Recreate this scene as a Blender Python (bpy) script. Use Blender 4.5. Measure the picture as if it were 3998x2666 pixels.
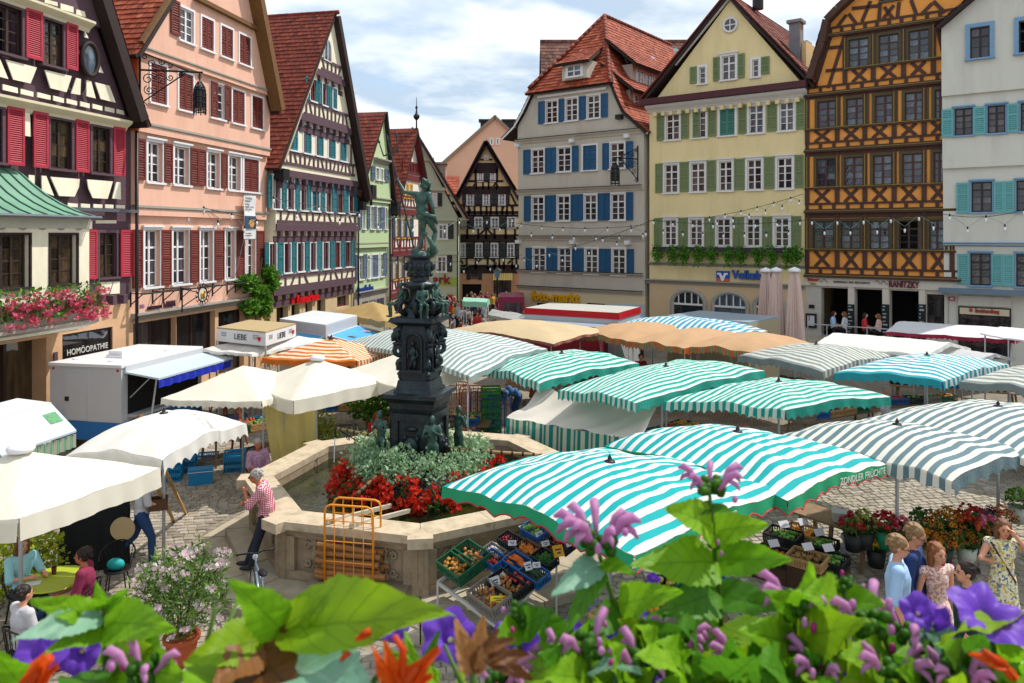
import bpy, bmesh, math, random
import numpy as np
from mathutils import Vector, Matrix, noise as mnoise
for o in list(bpy.data.objects): bpy.data.objects.remove(o)
SC = bpy.context.scene
COL = SC.collection
R = random.Random(11)
PI = math.pi
V = Vector
# ------------------------------------------------------------- camera, sky, sun, exposure
FPX, CX, HY, CAMH = 3000.0,1999.0,915.0,6.0      # focal length and horizon of the photograph in its own pixels
cam = bpy.data.cameras.new('camera'); camo = bpy.data.objects.new('camera', cam); COL.objects.link(camo)
camo.location = (0,0,CAMH); camo.rotation_euler = (PI/2,0,0)
cam.sensor_width = 36; cam.lens = FPX/3998*36; cam.shift_y = -(1333-HY)/3998
cam.clip_start = .05; cam.clip_end = 3000
cam.dof.use_dof = True; cam.dof.focus_distance = 19; cam.dof.aperture_fstop = 10
SC.camera = camo
SUN_AZ, SUN_EL = math.radians(28),math.radians(56)   # azimuth from +X towards +Y
sd = V((math.cos(SUN_AZ)*math.cos(SUN_EL),math.sin(SUN_AZ)*math.cos(SUN_EL),math.sin(SUN_EL)))
sun = bpy.data.lights.new('sun', 'SUN'); suno = bpy.data.objects.new('sun', sun); COL.objects.link(suno)
sun.energy = 4.0; sun.angle = math.radians(.6); sun.color = (1,.95,.87)
suno.rotation_euler = sd.to_track_quat('Z', 'Y').to_euler(); suno.location = sd*60
W = bpy.data.worlds.new('World'); SC.world = W; W.use_nodes = True
nt = W.node_tree; nt.nodes.clear()
def nd(t, typ, **k):
    n = t.nodes.new(typ)
    for a, b in k.items():
        if a.startswith('i_'): n.inputs[a[2:]].default_value = b
        elif a.startswith('n_'): n.inputs[int(a[2:])].default_value = b
        else: setattr(n, a, b)
    return n
out = nd(nt, 'ShaderNodeOutputWorld'); bg = nd(nt, 'ShaderNodeBackground'); bg.inputs[1].default_value = .15
sky = nd(nt, 'ShaderNodeTexSky', sky_type='NISHITA', sun_disc=False)
sky.sun_elevation = SUN_EL; sky.sun_rotation = PI/2 - SUN_AZ; sky.air_density = 1.0; sky.dust_density = .6
geo = nd(nt, 'ShaderNodeTexCoord')
sepx = nd(nt, 'ShaderNodeSeparateXYZ'); nt.links.new(geo.outputs['Generated'],sepx.inputs[0])
# cloud layer: direction projected on a high plane so that clouds flatten towards the horizon
zz = nd(nt, 'ShaderNodeMath', operation='ADD'); zz.inputs[1].default_value = .13
zab = nd(nt, 'ShaderNodeMath', operation='ABSOLUTE'); nt.links.new(sepx.outputs[2],zab.inputs[0]); nt.links.new(zab.outputs[0],zz.inputs[0])
dx = nd(nt, 'ShaderNodeMath', operation='DIVIDE'); dy = nd(nt, 'ShaderNodeMath', operation='DIVIDE')
nt.links.new(sepx.outputs[0],dx.inputs[0]); nt.links.new(zz.outputs[0],dx.inputs[1])
nt.links.new(sepx.outputs[1],dy.inputs[0]); nt.links.new(zz.outputs[0],dy.inputs[1])
cmb = nd(nt, 'ShaderNodeCombineXYZ'); nt.links.new(dx.outputs[0],cmb.inputs[0]); nt.links.new(dy.outputs[0],cmb.inputs[1])
cmb.inputs[2].default_value = 3.7
n1 = nd(nt, 'ShaderNodeTexNoise'); n1.inputs['Scale'].default_value = 1.15; n1.inputs['Detail'].default_value = 7; n1.inputs['Roughness'].default_value = .52
n1.inputs['Distortion'].default_value = .35
nt.links.new(cmb.outputs[0],n1.inputs['Vector'])
cov = nd(nt, 'ShaderNodeMapRange', interpolation_type='SMOOTHSTEP'); cov.inputs[1].default_value = .12; cov.inputs[2].default_value = .42
nt.links.new(n1.outputs[0],cov.inputs[0])
n2 = nd(nt, 'ShaderNodeTexNoise'); n2.inputs['Scale'].default_value = 2.3; n2.inputs['Detail'].default_value = 6; nt.links.new(cmb.outputs[0],n2.inputs['Vector'])
shd = nd(nt, 'ShaderNodeValToRGB'); shd.color_ramp.elements[0].position = .36; shd.color_ramp.elements[1].position = .55
shd.color_ramp.elements[0].color = (3.1,3.9,4.8,1); shd.color_ramp.elements[1].color = (5.9,6.2,6.5,1)
nt.links.new(n2.outputs[0],shd.inputs[0])
mixc = nd(nt, 'ShaderNodeMix', data_type='RGBA')
nt.links.new(cov.outputs[0],mixc.inputs['Factor']); nt.links.new(sky.outputs[0],mixc.inputs['A']); nt.links.new(shd.outputs[0],mixc.inputs['B'])
nt.links.new(mixc.outputs['Result'],bg.inputs[0]); nt.links.new(bg.outputs[0],out.inputs[0])
SC.view_settings.view_transform = 'Standard'; SC.view_settings.look = 'None'; SC.view_settings.gamma = 1
SC.view_settings.exposure = .32
SC.cycles.max_bounces = 6; SC.cycles.transparent_max_bounces = 6; SC.cycles.caustics_reflective = False; SC.cycles.caustics_refractive = False
SC.cycles.use_denoising = True
# ------------------------------------------------------------- helpers
KEYS = dict(A=(0,0),B=(950,0),C=(1950,0),D=(2948,0),E=(0,680),F=(950,680),G=(1950,680),H=(2948,680),
            I=(0,1300),J=(950,1300),K=(1950,1300),L=(2948,1300),M=(0,1966),N=(950,1966),O=(1950,1966),P=(2948,1966))
def S(k, x, y):                       # a measured spot on the photograph -> its pixel
    if k == 'v': return x*1.7005,y*1.7005
    if k == 's': return x, y
    if k == 'T': return 1700+x/2.45,560+y/2.45
    if k == 'U': return 1480+x/2.305,440+y/2.305
    if k == 'W': return 880+x/1.96,1600+y/1.96
    if k == 'X': return 1680+x/3.137,1960+y/3.137
    a, b = KEYS[k]; return a+x/2.24,b+y/2.24
def atY(p, Y): return V(((p[0]-CX)/FPX*Y, Y, CAMH-(p[1]-HY)/FPX*Y))
def atZ(p, Z):
    Y = (CAMH-Z)*FPX/(p[1]-HY); return atY(p, Y)
def lerp(a, b, t): return a+(b-a)*t
_lin = lambda c: c/12.92 if c <= .04045 else ((c+.055)/1.055)**2.4
def hx(s):
    if not isinstance(s, str): return tuple(s)
    s = s.lstrip('#'); return tuple(_lin(int(s[i:i+2],16)/255) for i in (0,2,4))
MATS = {}
def mat(name, col, rough=.8,var=.12,scale=3.0,bump=0.0,metal=0,spec=.35,rnd=0.0,dirt=None, dscale=.6,trans=0.0,coord='Object', stretch=None):
    if name in MATS: return MATS[name]
    m = bpy.data.materials.new(name); m.use_nodes = True; t = m.node_tree; b = t.nodes['Principled BSDF']
    c = hx(col); b.inputs['Roughness'].default_value = rough; b.inputs['Metallic'].default_value = metal
    b.inputs['Specular IOR Level'].default_value = spec
    tc = nd(t, 'ShaderNodeTexCoord'); vec = tc.outputs[coord]
    if stretch:
        mp = nd(t, 'ShaderNodeMapping'); mp.inputs['Scale'].default_value = stretch; t.links.new(vec, mp.inputs[0]); vec = mp.outputs[0]
    n = nd(t, 'ShaderNodeTexNoise', i_Scale=scale, i_Detail=6.0,i_Roughness=.62); t.links.new(vec, n.inputs['Vector'])
    mr = nd(t, 'ShaderNodeMapRange'); mr.inputs[1].default_value = .25; mr.inputs[2].default_value = .75
    mr.inputs[3].default_value = 1-var; mr.inputs[4].default_value = 1+var; t.links.new(n.outputs[0],mr.inputs[0])
    hsv = nd(t, 'ShaderNodeHueSaturation'); hsv.inputs['Color'].default_value = (*c, 1); t.links.new(mr.outputs[0],hsv.inputs['Value'])
    o = hsv.outputs[0]
    if dirt:
        n3 = nd(t, 'ShaderNodeTexNoise', i_Scale=dscale, i_Detail=8.0,i_Roughness=.7); t.links.new(vec, n3.inputs['Vector'])
        m3 = nd(t, 'ShaderNodeMapRange'); m3.inputs[1].default_value = .48; m3.inputs[2].default_value = .75; m3.inputs[4].default_value = .7; t.links.new(n3.outputs[0],m3.inputs[0])
        mx = nd(t, 'ShaderNodeMix', data_type='RGBA'); t.links.new(m3.outputs[0],mx.inputs['Factor']); t.links.new(o, mx.inputs['A'])
        mx.inputs['B'].default_value = (*hx(dirt),1); o = mx.outputs['Result']
    if rnd:
        oi = nd(t, 'ShaderNodeObjectInfo'); m4 = nd(t, 'ShaderNodeMapRange'); m4.inputs[3].default_value = 1-rnd; m4.inputs[4].default_value = 1+rnd
        t.links.new(oi.outputs['Random'],m4.inputs[0]); h2 = nd(t, 'ShaderNodeHueSaturation'); t.links.new(o, h2.inputs['Color']); t.links.new(m4.outputs[0],h2.inputs['Value']); o = h2.outputs[0]
    t.links.new(o, b.inputs['Base Color'])
    if bump:
        bp = nd(t, 'ShaderNodeBump', i_Strength=min(1,bump)); bp.inputs['Distance'].default_value = .02; t.links.new(n.outputs[0],bp.inputs['Height']); t.links.new(bp.outputs[0],b.inputs['Normal'])
    if trans:      # light shining through thin cloth, leaves, petals
        tr = nd(t, 'ShaderNodeBsdfTranslucent'); t.links.new(o, tr.inputs[0]); ms = nd(t, 'ShaderNodeMixShader'); ms.inputs[0].default_value = trans
        om = t.nodes['Material Output']; t.links.new(b.outputs[0],ms.inputs[1]); t.links.new(tr.outputs[0],ms.inputs[2]); t.links.new(ms.outputs[0],om.inputs[0])
    MATS[name] = m; return m
def st_mat(name, cols, rough=.8,trans=0.0,var=.1,mode='rnd', n=10,spec=.3,duty=.5,bump=0.0,nscale=40):
    """materials driven by the mesh attribute st: per-piece random colour, or stripes along st.x"""
    if name in MATS: return MATS[name]
    m = bpy.data.materials.new(name); m.use_nodes = True; t = m.node_tree; b = t.nodes['Principled BSDF']
    b.inputs['Roughness'].default_value = rough; b.inputs['Specular IOR Level'].default_value = spec
    at = nd(t, 'ShaderNodeAttribute', attribute_name='st'); sp = nd(t, 'ShaderNodeSeparateXYZ'); t.links.new(at.outputs['Vector'],sp.inputs[0])
    rp = nd(t, 'ShaderNodeValToRGB'); cr = rp.color_ramp
    if mode == 'rnd':
        while len(cr.elements) < len(cols): cr.elements.new(.5)
        for i, c in enumerate(cols):
            cr.elements[i].position = i/max(1,len(cols)-1); cr.elements[i].color = (*hx(c),1)
        t.links.new(sp.outputs[0],rp.inputs[0])
    else:
        cr.interpolation = 'CONSTANT'; cr.elements[0].position = 0; cr.elements[0].color = (*hx(cols[0]),1)
        cr.elements[1].position = duty; cr.elements[1].color = (*hx(cols[1]),1)
        mu = nd(t, 'ShaderNodeMath', operation='MULTIPLY'); mu.inputs[1].default_value = n; t.links.new(sp.outputs[0],mu.inputs[0])
        fr = nd(t, 'ShaderNodeMath', operation='FRACT'); t.links.new(mu.outputs[0],fr.inputs[0]); t.links.new(fr.outputs[0],rp.inputs[0])
    tc = nd(t, 'ShaderNodeTexCoord'); nn = nd(t, 'ShaderNodeTexNoise', i_Scale=nscale/10,i_Detail=5.0); t.links.new(tc.outputs['Object'],nn.inputs['Vector'])
    mr = nd(t, 'ShaderNodeMapRange'); mr.inputs[1].default_value = .25; mr.inputs[2].default_value = .75; mr.inputs[3].default_value = 1-var; mr.inputs[4].default_value = 1+var
    t.links.new(nn.outputs[0],mr.inputs[0]); hs = nd(t, 'ShaderNodeHueSaturation'); t.links.new(rp.outputs[0],hs.inputs['Color']); t.links.new(mr.outputs[0],hs.inputs['Value'])
    o = hs.outputs[0]; t.links.new(o, b.inputs['Base Color'])
    if bump:
        bp = nd(t, 'ShaderNodeBump', i_Strength=bump); bp.inputs['Distance'].default_value = .02; t.links.new(nn.outputs[0],bp.inputs['Height']); t.links.new(bp.outputs[0],b.inputs['Normal'])
    if trans:
        tr = nd(t, 'ShaderNodeBsdfTranslucent'); t.links.new(o, tr.inputs[0]); ms = nd(t, 'ShaderNodeMixShader'); ms.inputs[0].default_value = trans
        om = t.nodes['Material Output']; t.links.new(b.outputs[0],ms.inputs[1]); t.links.new(tr.outputs[0],ms.inputs[2]); t.links.new(ms.outputs[0],om.inputs[0])
    MATS[name] = m; return m
BOXF = [(0,3,2,1),(4,5,6,7),(0,1,5,4),(1,2,6,5),(2,3,7,6),(3,0,4,7)]
class MB:
    """collects shapes; build() links them as ONE mesh object"""
    def __init__(s): s.v = []; s.f = []; s.mi = []; s.m = 0; s.st = []; s.cur = (0,0,0)
    def add(s, vs, fs, st=None):
        o = len(s.v); s.v.extend(tuple(p) for p in vs); s.f.extend([tuple(i+o for i in f) for f in fs]); s.mi.extend([s.m]*len(fs))
        s.st.extend(st if st is not None else [s.cur]*(len(s.v)-o)); return s
    def box(s, x0,x1,y0,y1,z0,z1):
        return s.add([(x0,y0,z0),(x1,y0,z0),(x1,y1,z0),(x0,y1,z0),(x0,y0,z1),(x1,y0,z1),(x1,y1,z1),(x0,y1,z1)],BOXF)
    def cbox(s, c, d): return s.box(c[0]-d[0]/2,c[0]+d[0]/2,c[1]-d[1]/2,c[1]+d[1]/2,c[2]-d[2]/2,c[2]+d[2]/2)
    def obox(s, c, ax, ay, az):
        c, ax, ay, az = V(c),V(ax),V(ay),V(az)
        return s.add([c+ax*i+ay*j+az*k for k in (-1,1) for i, j in ((-1,-1),(1,-1),(1,1),(-1,1))],BOXF)
    def bar(s, p, q, w, h, up=(0,0,1)):
        p, q = V(p),V(q); a = (q-p); L = a.length; a /= L; up = V(up); sx = a.cross(up)
        if sx.length < 1e-4: sx = a.cross(V((1,0,0)))
        sx.normalize(); u = sx.cross(a)
        return s.obox((p+q)/2,a*L/2,sx*w/2,u*h/2)
    def tube(s, pts, r, n=6,cap=True, close=False):
        pts = [V(p) for p in pts]; N = len(pts); rs = r if isinstance(r, (list, tuple)) else [r]*N
        t0 = (pts[1]-pts[0]).normalized(); ref = V((0,0,1)) if abs(t0.z) < .9 else V((1,0,0)); nx = t0.cross(ref).normalized(); vs = []
        for i, p in enumerate(pts):
            t = ((pts[(i+1) % N] if close else pts[min(i+1,N-1)])-(pts[(i-1) % N] if close else pts[max(i-1,0)]))
            t = t.normalized() if t.length > 1e-9 else t0
            nx = (nx-t*nx.dot(t)); nx = nx.normalized() if nx.length > 1e-6 else t.orthogonal().normalized(); ny = t.cross(nx)
            vs += [p+(nx*math.cos(a)+ny*math.sin(a))*rs[i] for a in [2*PI*k/n for k in range(n)]]
        fs = [(i*n+k, i*n+(k+1) % n, (i+1)*n+(k+1) % n, (i+1)*n+k) for i in range(N-1) for k in range(n)]
        if close: fs += [((N-1)*n+k, (N-1)*n+(k+1) % n, (k+1) % n, k) for k in range(n)]
        elif cap: fs += [tuple(range(n-1,-1,-1)),tuple((N-1)*n+k for k in range(n))]
        return s.add(vs, fs)
    def lathe(s, prof, n=16,c=(0,0,0),sq=1.0,cap=True):
        vs = [(c[0]+r*math.cos(2*PI*k/n),c[1]+r*math.sin(2*PI*k/n)*sq, c[2]+z) for r, z in prof for k in range(n)]
        fs = [(i*n+k, i*n+(k+1) % n, (i+1)*n+(k+1) % n, (i+1)*n+k) for i in range(len(prof)-1) for k in range(n)]
        if cap: fs += [tuple(range(n-1,-1,-1)),tuple((len(prof)-1)*n+k for k in range(n))]
        return s.add(vs, fs)
    def ell(s, c, r, n=8,m=5,rot=None):
        r = (r, r, r) if isinstance(r, (int, float)) else r; vs = [V((0,0,-r[2]))]
        for j in range(1,m):
            a = -PI/2+PI*j/m; vs += [V((r[0]*math.cos(a)*math.cos(2*PI*k/n),r[1]*math.cos(a)*math.sin(2*PI*k/n),r[2]*math.sin(a))) for k in range(n)]
        vs.append(V((0,0,r[2]))); c = V(c); vs = [(rot @ p if rot else p)+c for p in vs]
        fs = [(0,1+(k+1) % n, 1+k) for k in range(n)]
        fs += [(1+j*n+k, 1+j*n+(k+1) % n, 1+(j+1)*n+(k+1) % n, 1+(j+1)*n+k) for j in range(m-2) for k in range(n)]
        L = len(vs)-1; fs += [(L, 1+(m-2)*n+k, 1+(m-2)*n+(k+1) % n) for k in range(n)]
        return s.add(vs, fs)
    def prism(s, pts, d):
        pts = [V(p) for p in pts]; d = V(d); n = len(pts)
        return s.add(pts+[p+d for p in pts],[tuple(range(n-1,-1,-1)),tuple(range(n, 2*n))]+[(i, (i+1) % n, n+(i+1) % n, n+i) for i in range(n)])
    def quad(s, a, b, c, d): return s.add([a, b, c, d],[(0,1,2,3)])
    def grid(s, fn, nu, nv, st=None):
        vs = [fn(i/nu, j/nv) for j in range(nv+1) for i in range(nu+1)]
        sts = [st(i/nu, j/nv) for j in range(nv+1) for i in range(nu+1)] if st else None
        return s.add(vs, [(j*(nu+1)+i, j*(nu+1)+i+1,(j+1)*(nu+1)+i+1,(j+1)*(nu+1)+i) for j in range(nv) for i in range(nu)],sts)
    def mesh(s, name, mats, smooth=False, fix=False):
        me = bpy.data.meshes.new(name); me.from_pydata(s.v, [],s.f); mats = mats if isinstance(mats, (list, tuple)) else [mats]
        for m in mats: me.materials.append(m)
        if len(mats) > 1: me.polygons.foreach_set('material_index', s.mi)
        if smooth: me.polygons.foreach_set('use_smooth',[True]*len(me.polygons))
        a = me.attributes.new('st', 'FLOAT_VECTOR', 'POINT'); a.data.foreach_set('vector',[c for t in s.st for c in t])
        if fix:
            bm = bmesh.new(); bm.from_mesh(me); bmesh.ops.recalc_face_normals(bm, faces=bm.faces); bm.to_mesh(me); bm.free()
        me.update(); return me
    def build(s, name, mats, parent=None, smooth=False, loc=None, rot=None, fix=True, **kw):
        return put(s.mesh(name, mats, smooth, fix),name, parent, loc, rot, **kw)
def put(me, name, parent=None, loc=None, rot=None, scale=None, mtx=None, **kw):
    o = bpy.data.objects.new(name, me); COL.objects.link(o)
    if parent is not None: o.parent = parent
    if mtx is not None: o.matrix_local = mtx
    if loc is not None: o.location = loc
    if rot is not None: o.rotation_euler = rot
    if scale is not None: o.scale = scale
    for k, v in kw.items(): o[k] = v
    return o
def thing(name, label, cat, loc=(0,0,0),rotz=0,group=None, rot=None):
    o = put(None, name, None, loc, rot if rot else (0,0,rotz)); o.empty_display_size = .2
    o['label'] = label; o['category'] = cat
    if group: o['group'] = group
    return o
def tag(o, label, cat, group=None):
    o['label'] = label; o['category'] = cat
    if group: o['group'] = group
    return o
def struct(o): o['kind'] = 'structure'; return o
def stuff(o): o['kind'] = 'stuff'; return o
def dup(root, loc=None, rot=None, label=None, group=None):
    r = root.copy(); COL.objects.link(r)
    if loc is not None: r.location = loc
    if rot is not None: r.rotation_euler = rot
    if label: r['label'] = label
    if group: r['group'] = group
    def kids(a, b):
        for ch in list(a.children):
            c = ch.copy(); COL.objects.link(c); c.parent = b; kids(ch, c)
    kids(root, r); return r
def text(s, size, m, parent=None, loc=(0,0,0),rot=(PI/2,0,0),ext=.01,align='LEFT', bold=0.0,sx=1.0,name='lettering'):
    cu = bpy.data.curves.new('lettering', 'FONT'); cu.body = s; cu.size = size; cu.extrude = ext; cu.align_x = align; cu.offset = bold; cu.resolution_u = 3
    tmp = bpy.data.objects.new('tmp', cu); COL.objects.link(tmp)
    me = bpy.data.meshes.new_from_object(tmp.evaluated_get(bpy.context.evaluated_depsgraph_get()))
    bpy.data.objects.remove(tmp); bpy.data.curves.remove(cu); me.name = 'lettering'; me.materials.clear(); me.materials.append(m)
    return put(me, name, parent, loc, rot, scale=(sx, 1,1))
def rotto(a, b=(0,0,1)):       # rotation taking b to direction a
    return V(b).rotation_difference(V(a).normalized()).to_matrix()
# ------------------------------------------------------------- house building kit
def pane_mat(name, base, curtain, rough=.04):
    m = bpy.data.materials.new(name); m.use_nodes = True; t = m.node_tree; b = t.nodes['Principled BSDF']
    b.inputs['Roughness'].default_value = rough; b.inputs['Specular IOR Level'].default_value = .75
    oi = nd(t, 'ShaderNodeObjectInfo'); rp = nd(t, 'ShaderNodeValToRGB'); rp.color_ramp.interpolation = 'LINEAR'
    rp.color_ramp.elements[0].position = .35; rp.color_ramp.elements[0].color = (*hx(base),1); rp.color_ramp.elements[1].position = 1; rp.color_ramp.elements[1].color = (*hx(curtain),1)
    t.links.new(oi.outputs['Random'],rp.inputs[0]); tc = nd(t, 'ShaderNodeTexCoord')
    n = nd(t, 'ShaderNodeTexNoise', i_Scale=2.2,i_Detail=2.0); t.links.new(tc.outputs['Object'],n.inputs['Vector'])
    n2 = nd(t, 'ShaderNodeTexNoise', i_Scale=1.4,i_Detail=4.0); mp = nd(t, 'ShaderNodeMapping'); mp.inputs['Scale'].default_value = (3,1,.6)
    va = nd(t, 'ShaderNodeVectorMath', operation='ADD'); t.links.new(tc.outputs['Object'],mp.inputs[0]); t.links.new(mp.outputs[0],va.inputs[0]); t.links.new(oi.outputs['Random'],va.inputs[1]); t.links.new(va.outputs[0],n2.inputs['Vector'])
    mr = nd(t, 'ShaderNodeMapRange'); mr.inputs[1].default_value = .35; mr.inputs[2].default_value = .7; mr.inputs[3].default_value = .45; mr.inputs[4].default_value = 1.5; t.links.new(n2.outputs[0],mr.inputs[0])
    hs = nd(t, 'ShaderNodeHueSaturation'); t.links.new(rp.outputs[0],hs.inputs['Color']); t.links.new(mr.outputs[0],hs.inputs['Value']); t.links.new(hs.outputs[0],b.inputs['Base Color'])
    bp = nd(t, 'ShaderNodeBump', i_Strength=.12); bp.inputs['Distance'].default_value = .05; t.links.new(n.outputs[0],bp.inputs['Height']); t.links.new(bp.outputs[0],b.inputs['Normal'])
    return m
GLASS = pane_mat('window_glass', '#171519', '#5b5254'); GLASSW = pane_mat('window_glass_warm', '#1c1712', '#5a4a34'); GLASSB = pane_mat('window_glass_sky', '#20262e', '#5c6b78')
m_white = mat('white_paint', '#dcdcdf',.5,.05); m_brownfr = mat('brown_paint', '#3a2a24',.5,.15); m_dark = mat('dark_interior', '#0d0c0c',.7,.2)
m_timber = mat('dark_timber', '#56404a',.75,.25,6,.4,stretch=(1,1,3)); m_tbrown = mat('black_brown_timber', '#2b1d1c',.75,.25,6,.3)
m_tred = mat('red_timber', '#6a1f24',.7,.2,6); m_gutter = mat('grey_zinc', '#6c7078',.45,.15,5,metal=.5); m_lead = mat('dark_metal', '#26262a',.45,.2,8,metal=.3)
m_iron = mat('black_iron', '#15151a',.5,.2,8,metal=.2)
m_stone = mat('sandstone', '#c3ab84',.85,.12,2.5,.3,dirt='#94805f', dscale=.9)
GM = {}
def unit(name, m):
    k = (name, m.name)
    if k not in GM: GM[k] = MB().box(0,1,0,1,0,1).mesh(name, m)
    return GM[k]
def win_mesh(w, h, s):
    """surround, sill, sash bars of a window whose opening is w x h; origin at the opening's lower left on the wall face"""
    q = .04; w = max(.2,round(w/q)*q); h = max(.2,round(h/q)*q); key = ('win', w, h, s['id'])
    if key in GM: return GM[key],w, h
    b = MB(); b.m = 0; t = s.get('tw',.09); r = s.get('rev',.16); p = s.get('proud',.035)
    b.box(-t, 0,-p, .02,-.0,h+t); b.box(w, w+t, -p, .02,-.0,h+t); b.box(0,w, -p, .02,h, h+t)
    if s.get('hood'): b.box(-t-.05,w+t+.05,-p-.07,.02,h+t, h+t+.06)
    b.box(-t-.03,w+t+.03,-p-.06,r-.01,-.07,0)
    b.m = 1; fw = s.get('fw',.055); y0,y1 = r-.06,r-.005
    b.box(0,fw, y0,y1,0,h); b.box(w-fw, w, y0,y1,0,h); b.box(fw, w-fw, y0,y1,0,fw); b.box(fw, w-fw, y0,y1,h-fw, h)
    nx = s.get('nx',2); rows = s.get('rows',[.3,.235,.235,.23]); W, Hh = w-2*fw, h-2*fw; cells = []
    for i in range(1,nx):
        x = fw+W*i/nx; mw = .04 if i*2 == nx or nx == 2 else .015; b.box(x-mw, x+mw, y0-.012,y1-.004,fw, h-fw)
    z = h-fw
    for j, fr in enumerate(rows):
        z2 = z-Hh*fr
        for i in range(nx): cells.append((fw+W*i/nx, fw+W*(i+1)/nx, z2,z))
        if j < len(rows)-1:
            bh = s.get('bar',.016) if not (j == 0 and s.get('transom', True)) else .035
            b.box(fw, w-fw, y0+.012,y1-.008,z2-bh, z2+bh)
        z = z2
    GM[key] = b.mesh('window',[s['tr'],s['fr']]); GM[key+('c',)] = (cells, r-.035)
    return GM[key],w, h
def shut_mesh(w, h, s):
    q = .04; w = max(.12,round(w/q)*q); h = max(.2,round(h/q)*q); key = ('sh', w, h, s['id'])
    if key in GM: return GM[key],w, h
    b = MB(); f = min(.07,w*.2); d = .045
    b.box(0,f, -d, 0,0,h); b.box(w-f, w, -d, 0,0,h); b.box(f, w-f, -d, 0,0,f*1.3); b.box(f, w-f, -d, 0,h-f*1.3,h)
    mids = s.get('mids',[.5])
    for m_ in mids: b.box(f, w-f, -d, 0,h*m_-f*.6,h*m_+f*.6)
    if s.get('slat', True):
        pz = s.get('pitch',.075); n = int((h-2*f)/pz)
        for i in range(n):
            z = f*1.3+(h-2.6*f)*(i+.5)/n
            b.add([(f, -.04,z-pz*.42),(w-f, -.04,z-pz*.42),(w-f, -.008,z+pz*.42),(f, -.008,z+pz*.42),(f, -.032,z-pz*.5),(w-f, -.032,z-pz*.5),(w-f, 0,z+pz*.34),(f, 0,z+pz*.34)],[(0,1,2,3),(7,6,5,4),(0,4,5,1),(3,2,6,7)])
    else:
        b.box(f, w-f, -d*.45,-.004,f, h-f)
    GM[key] = b.mesh('shutter', s['m']); return GM[key],w, h
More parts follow.
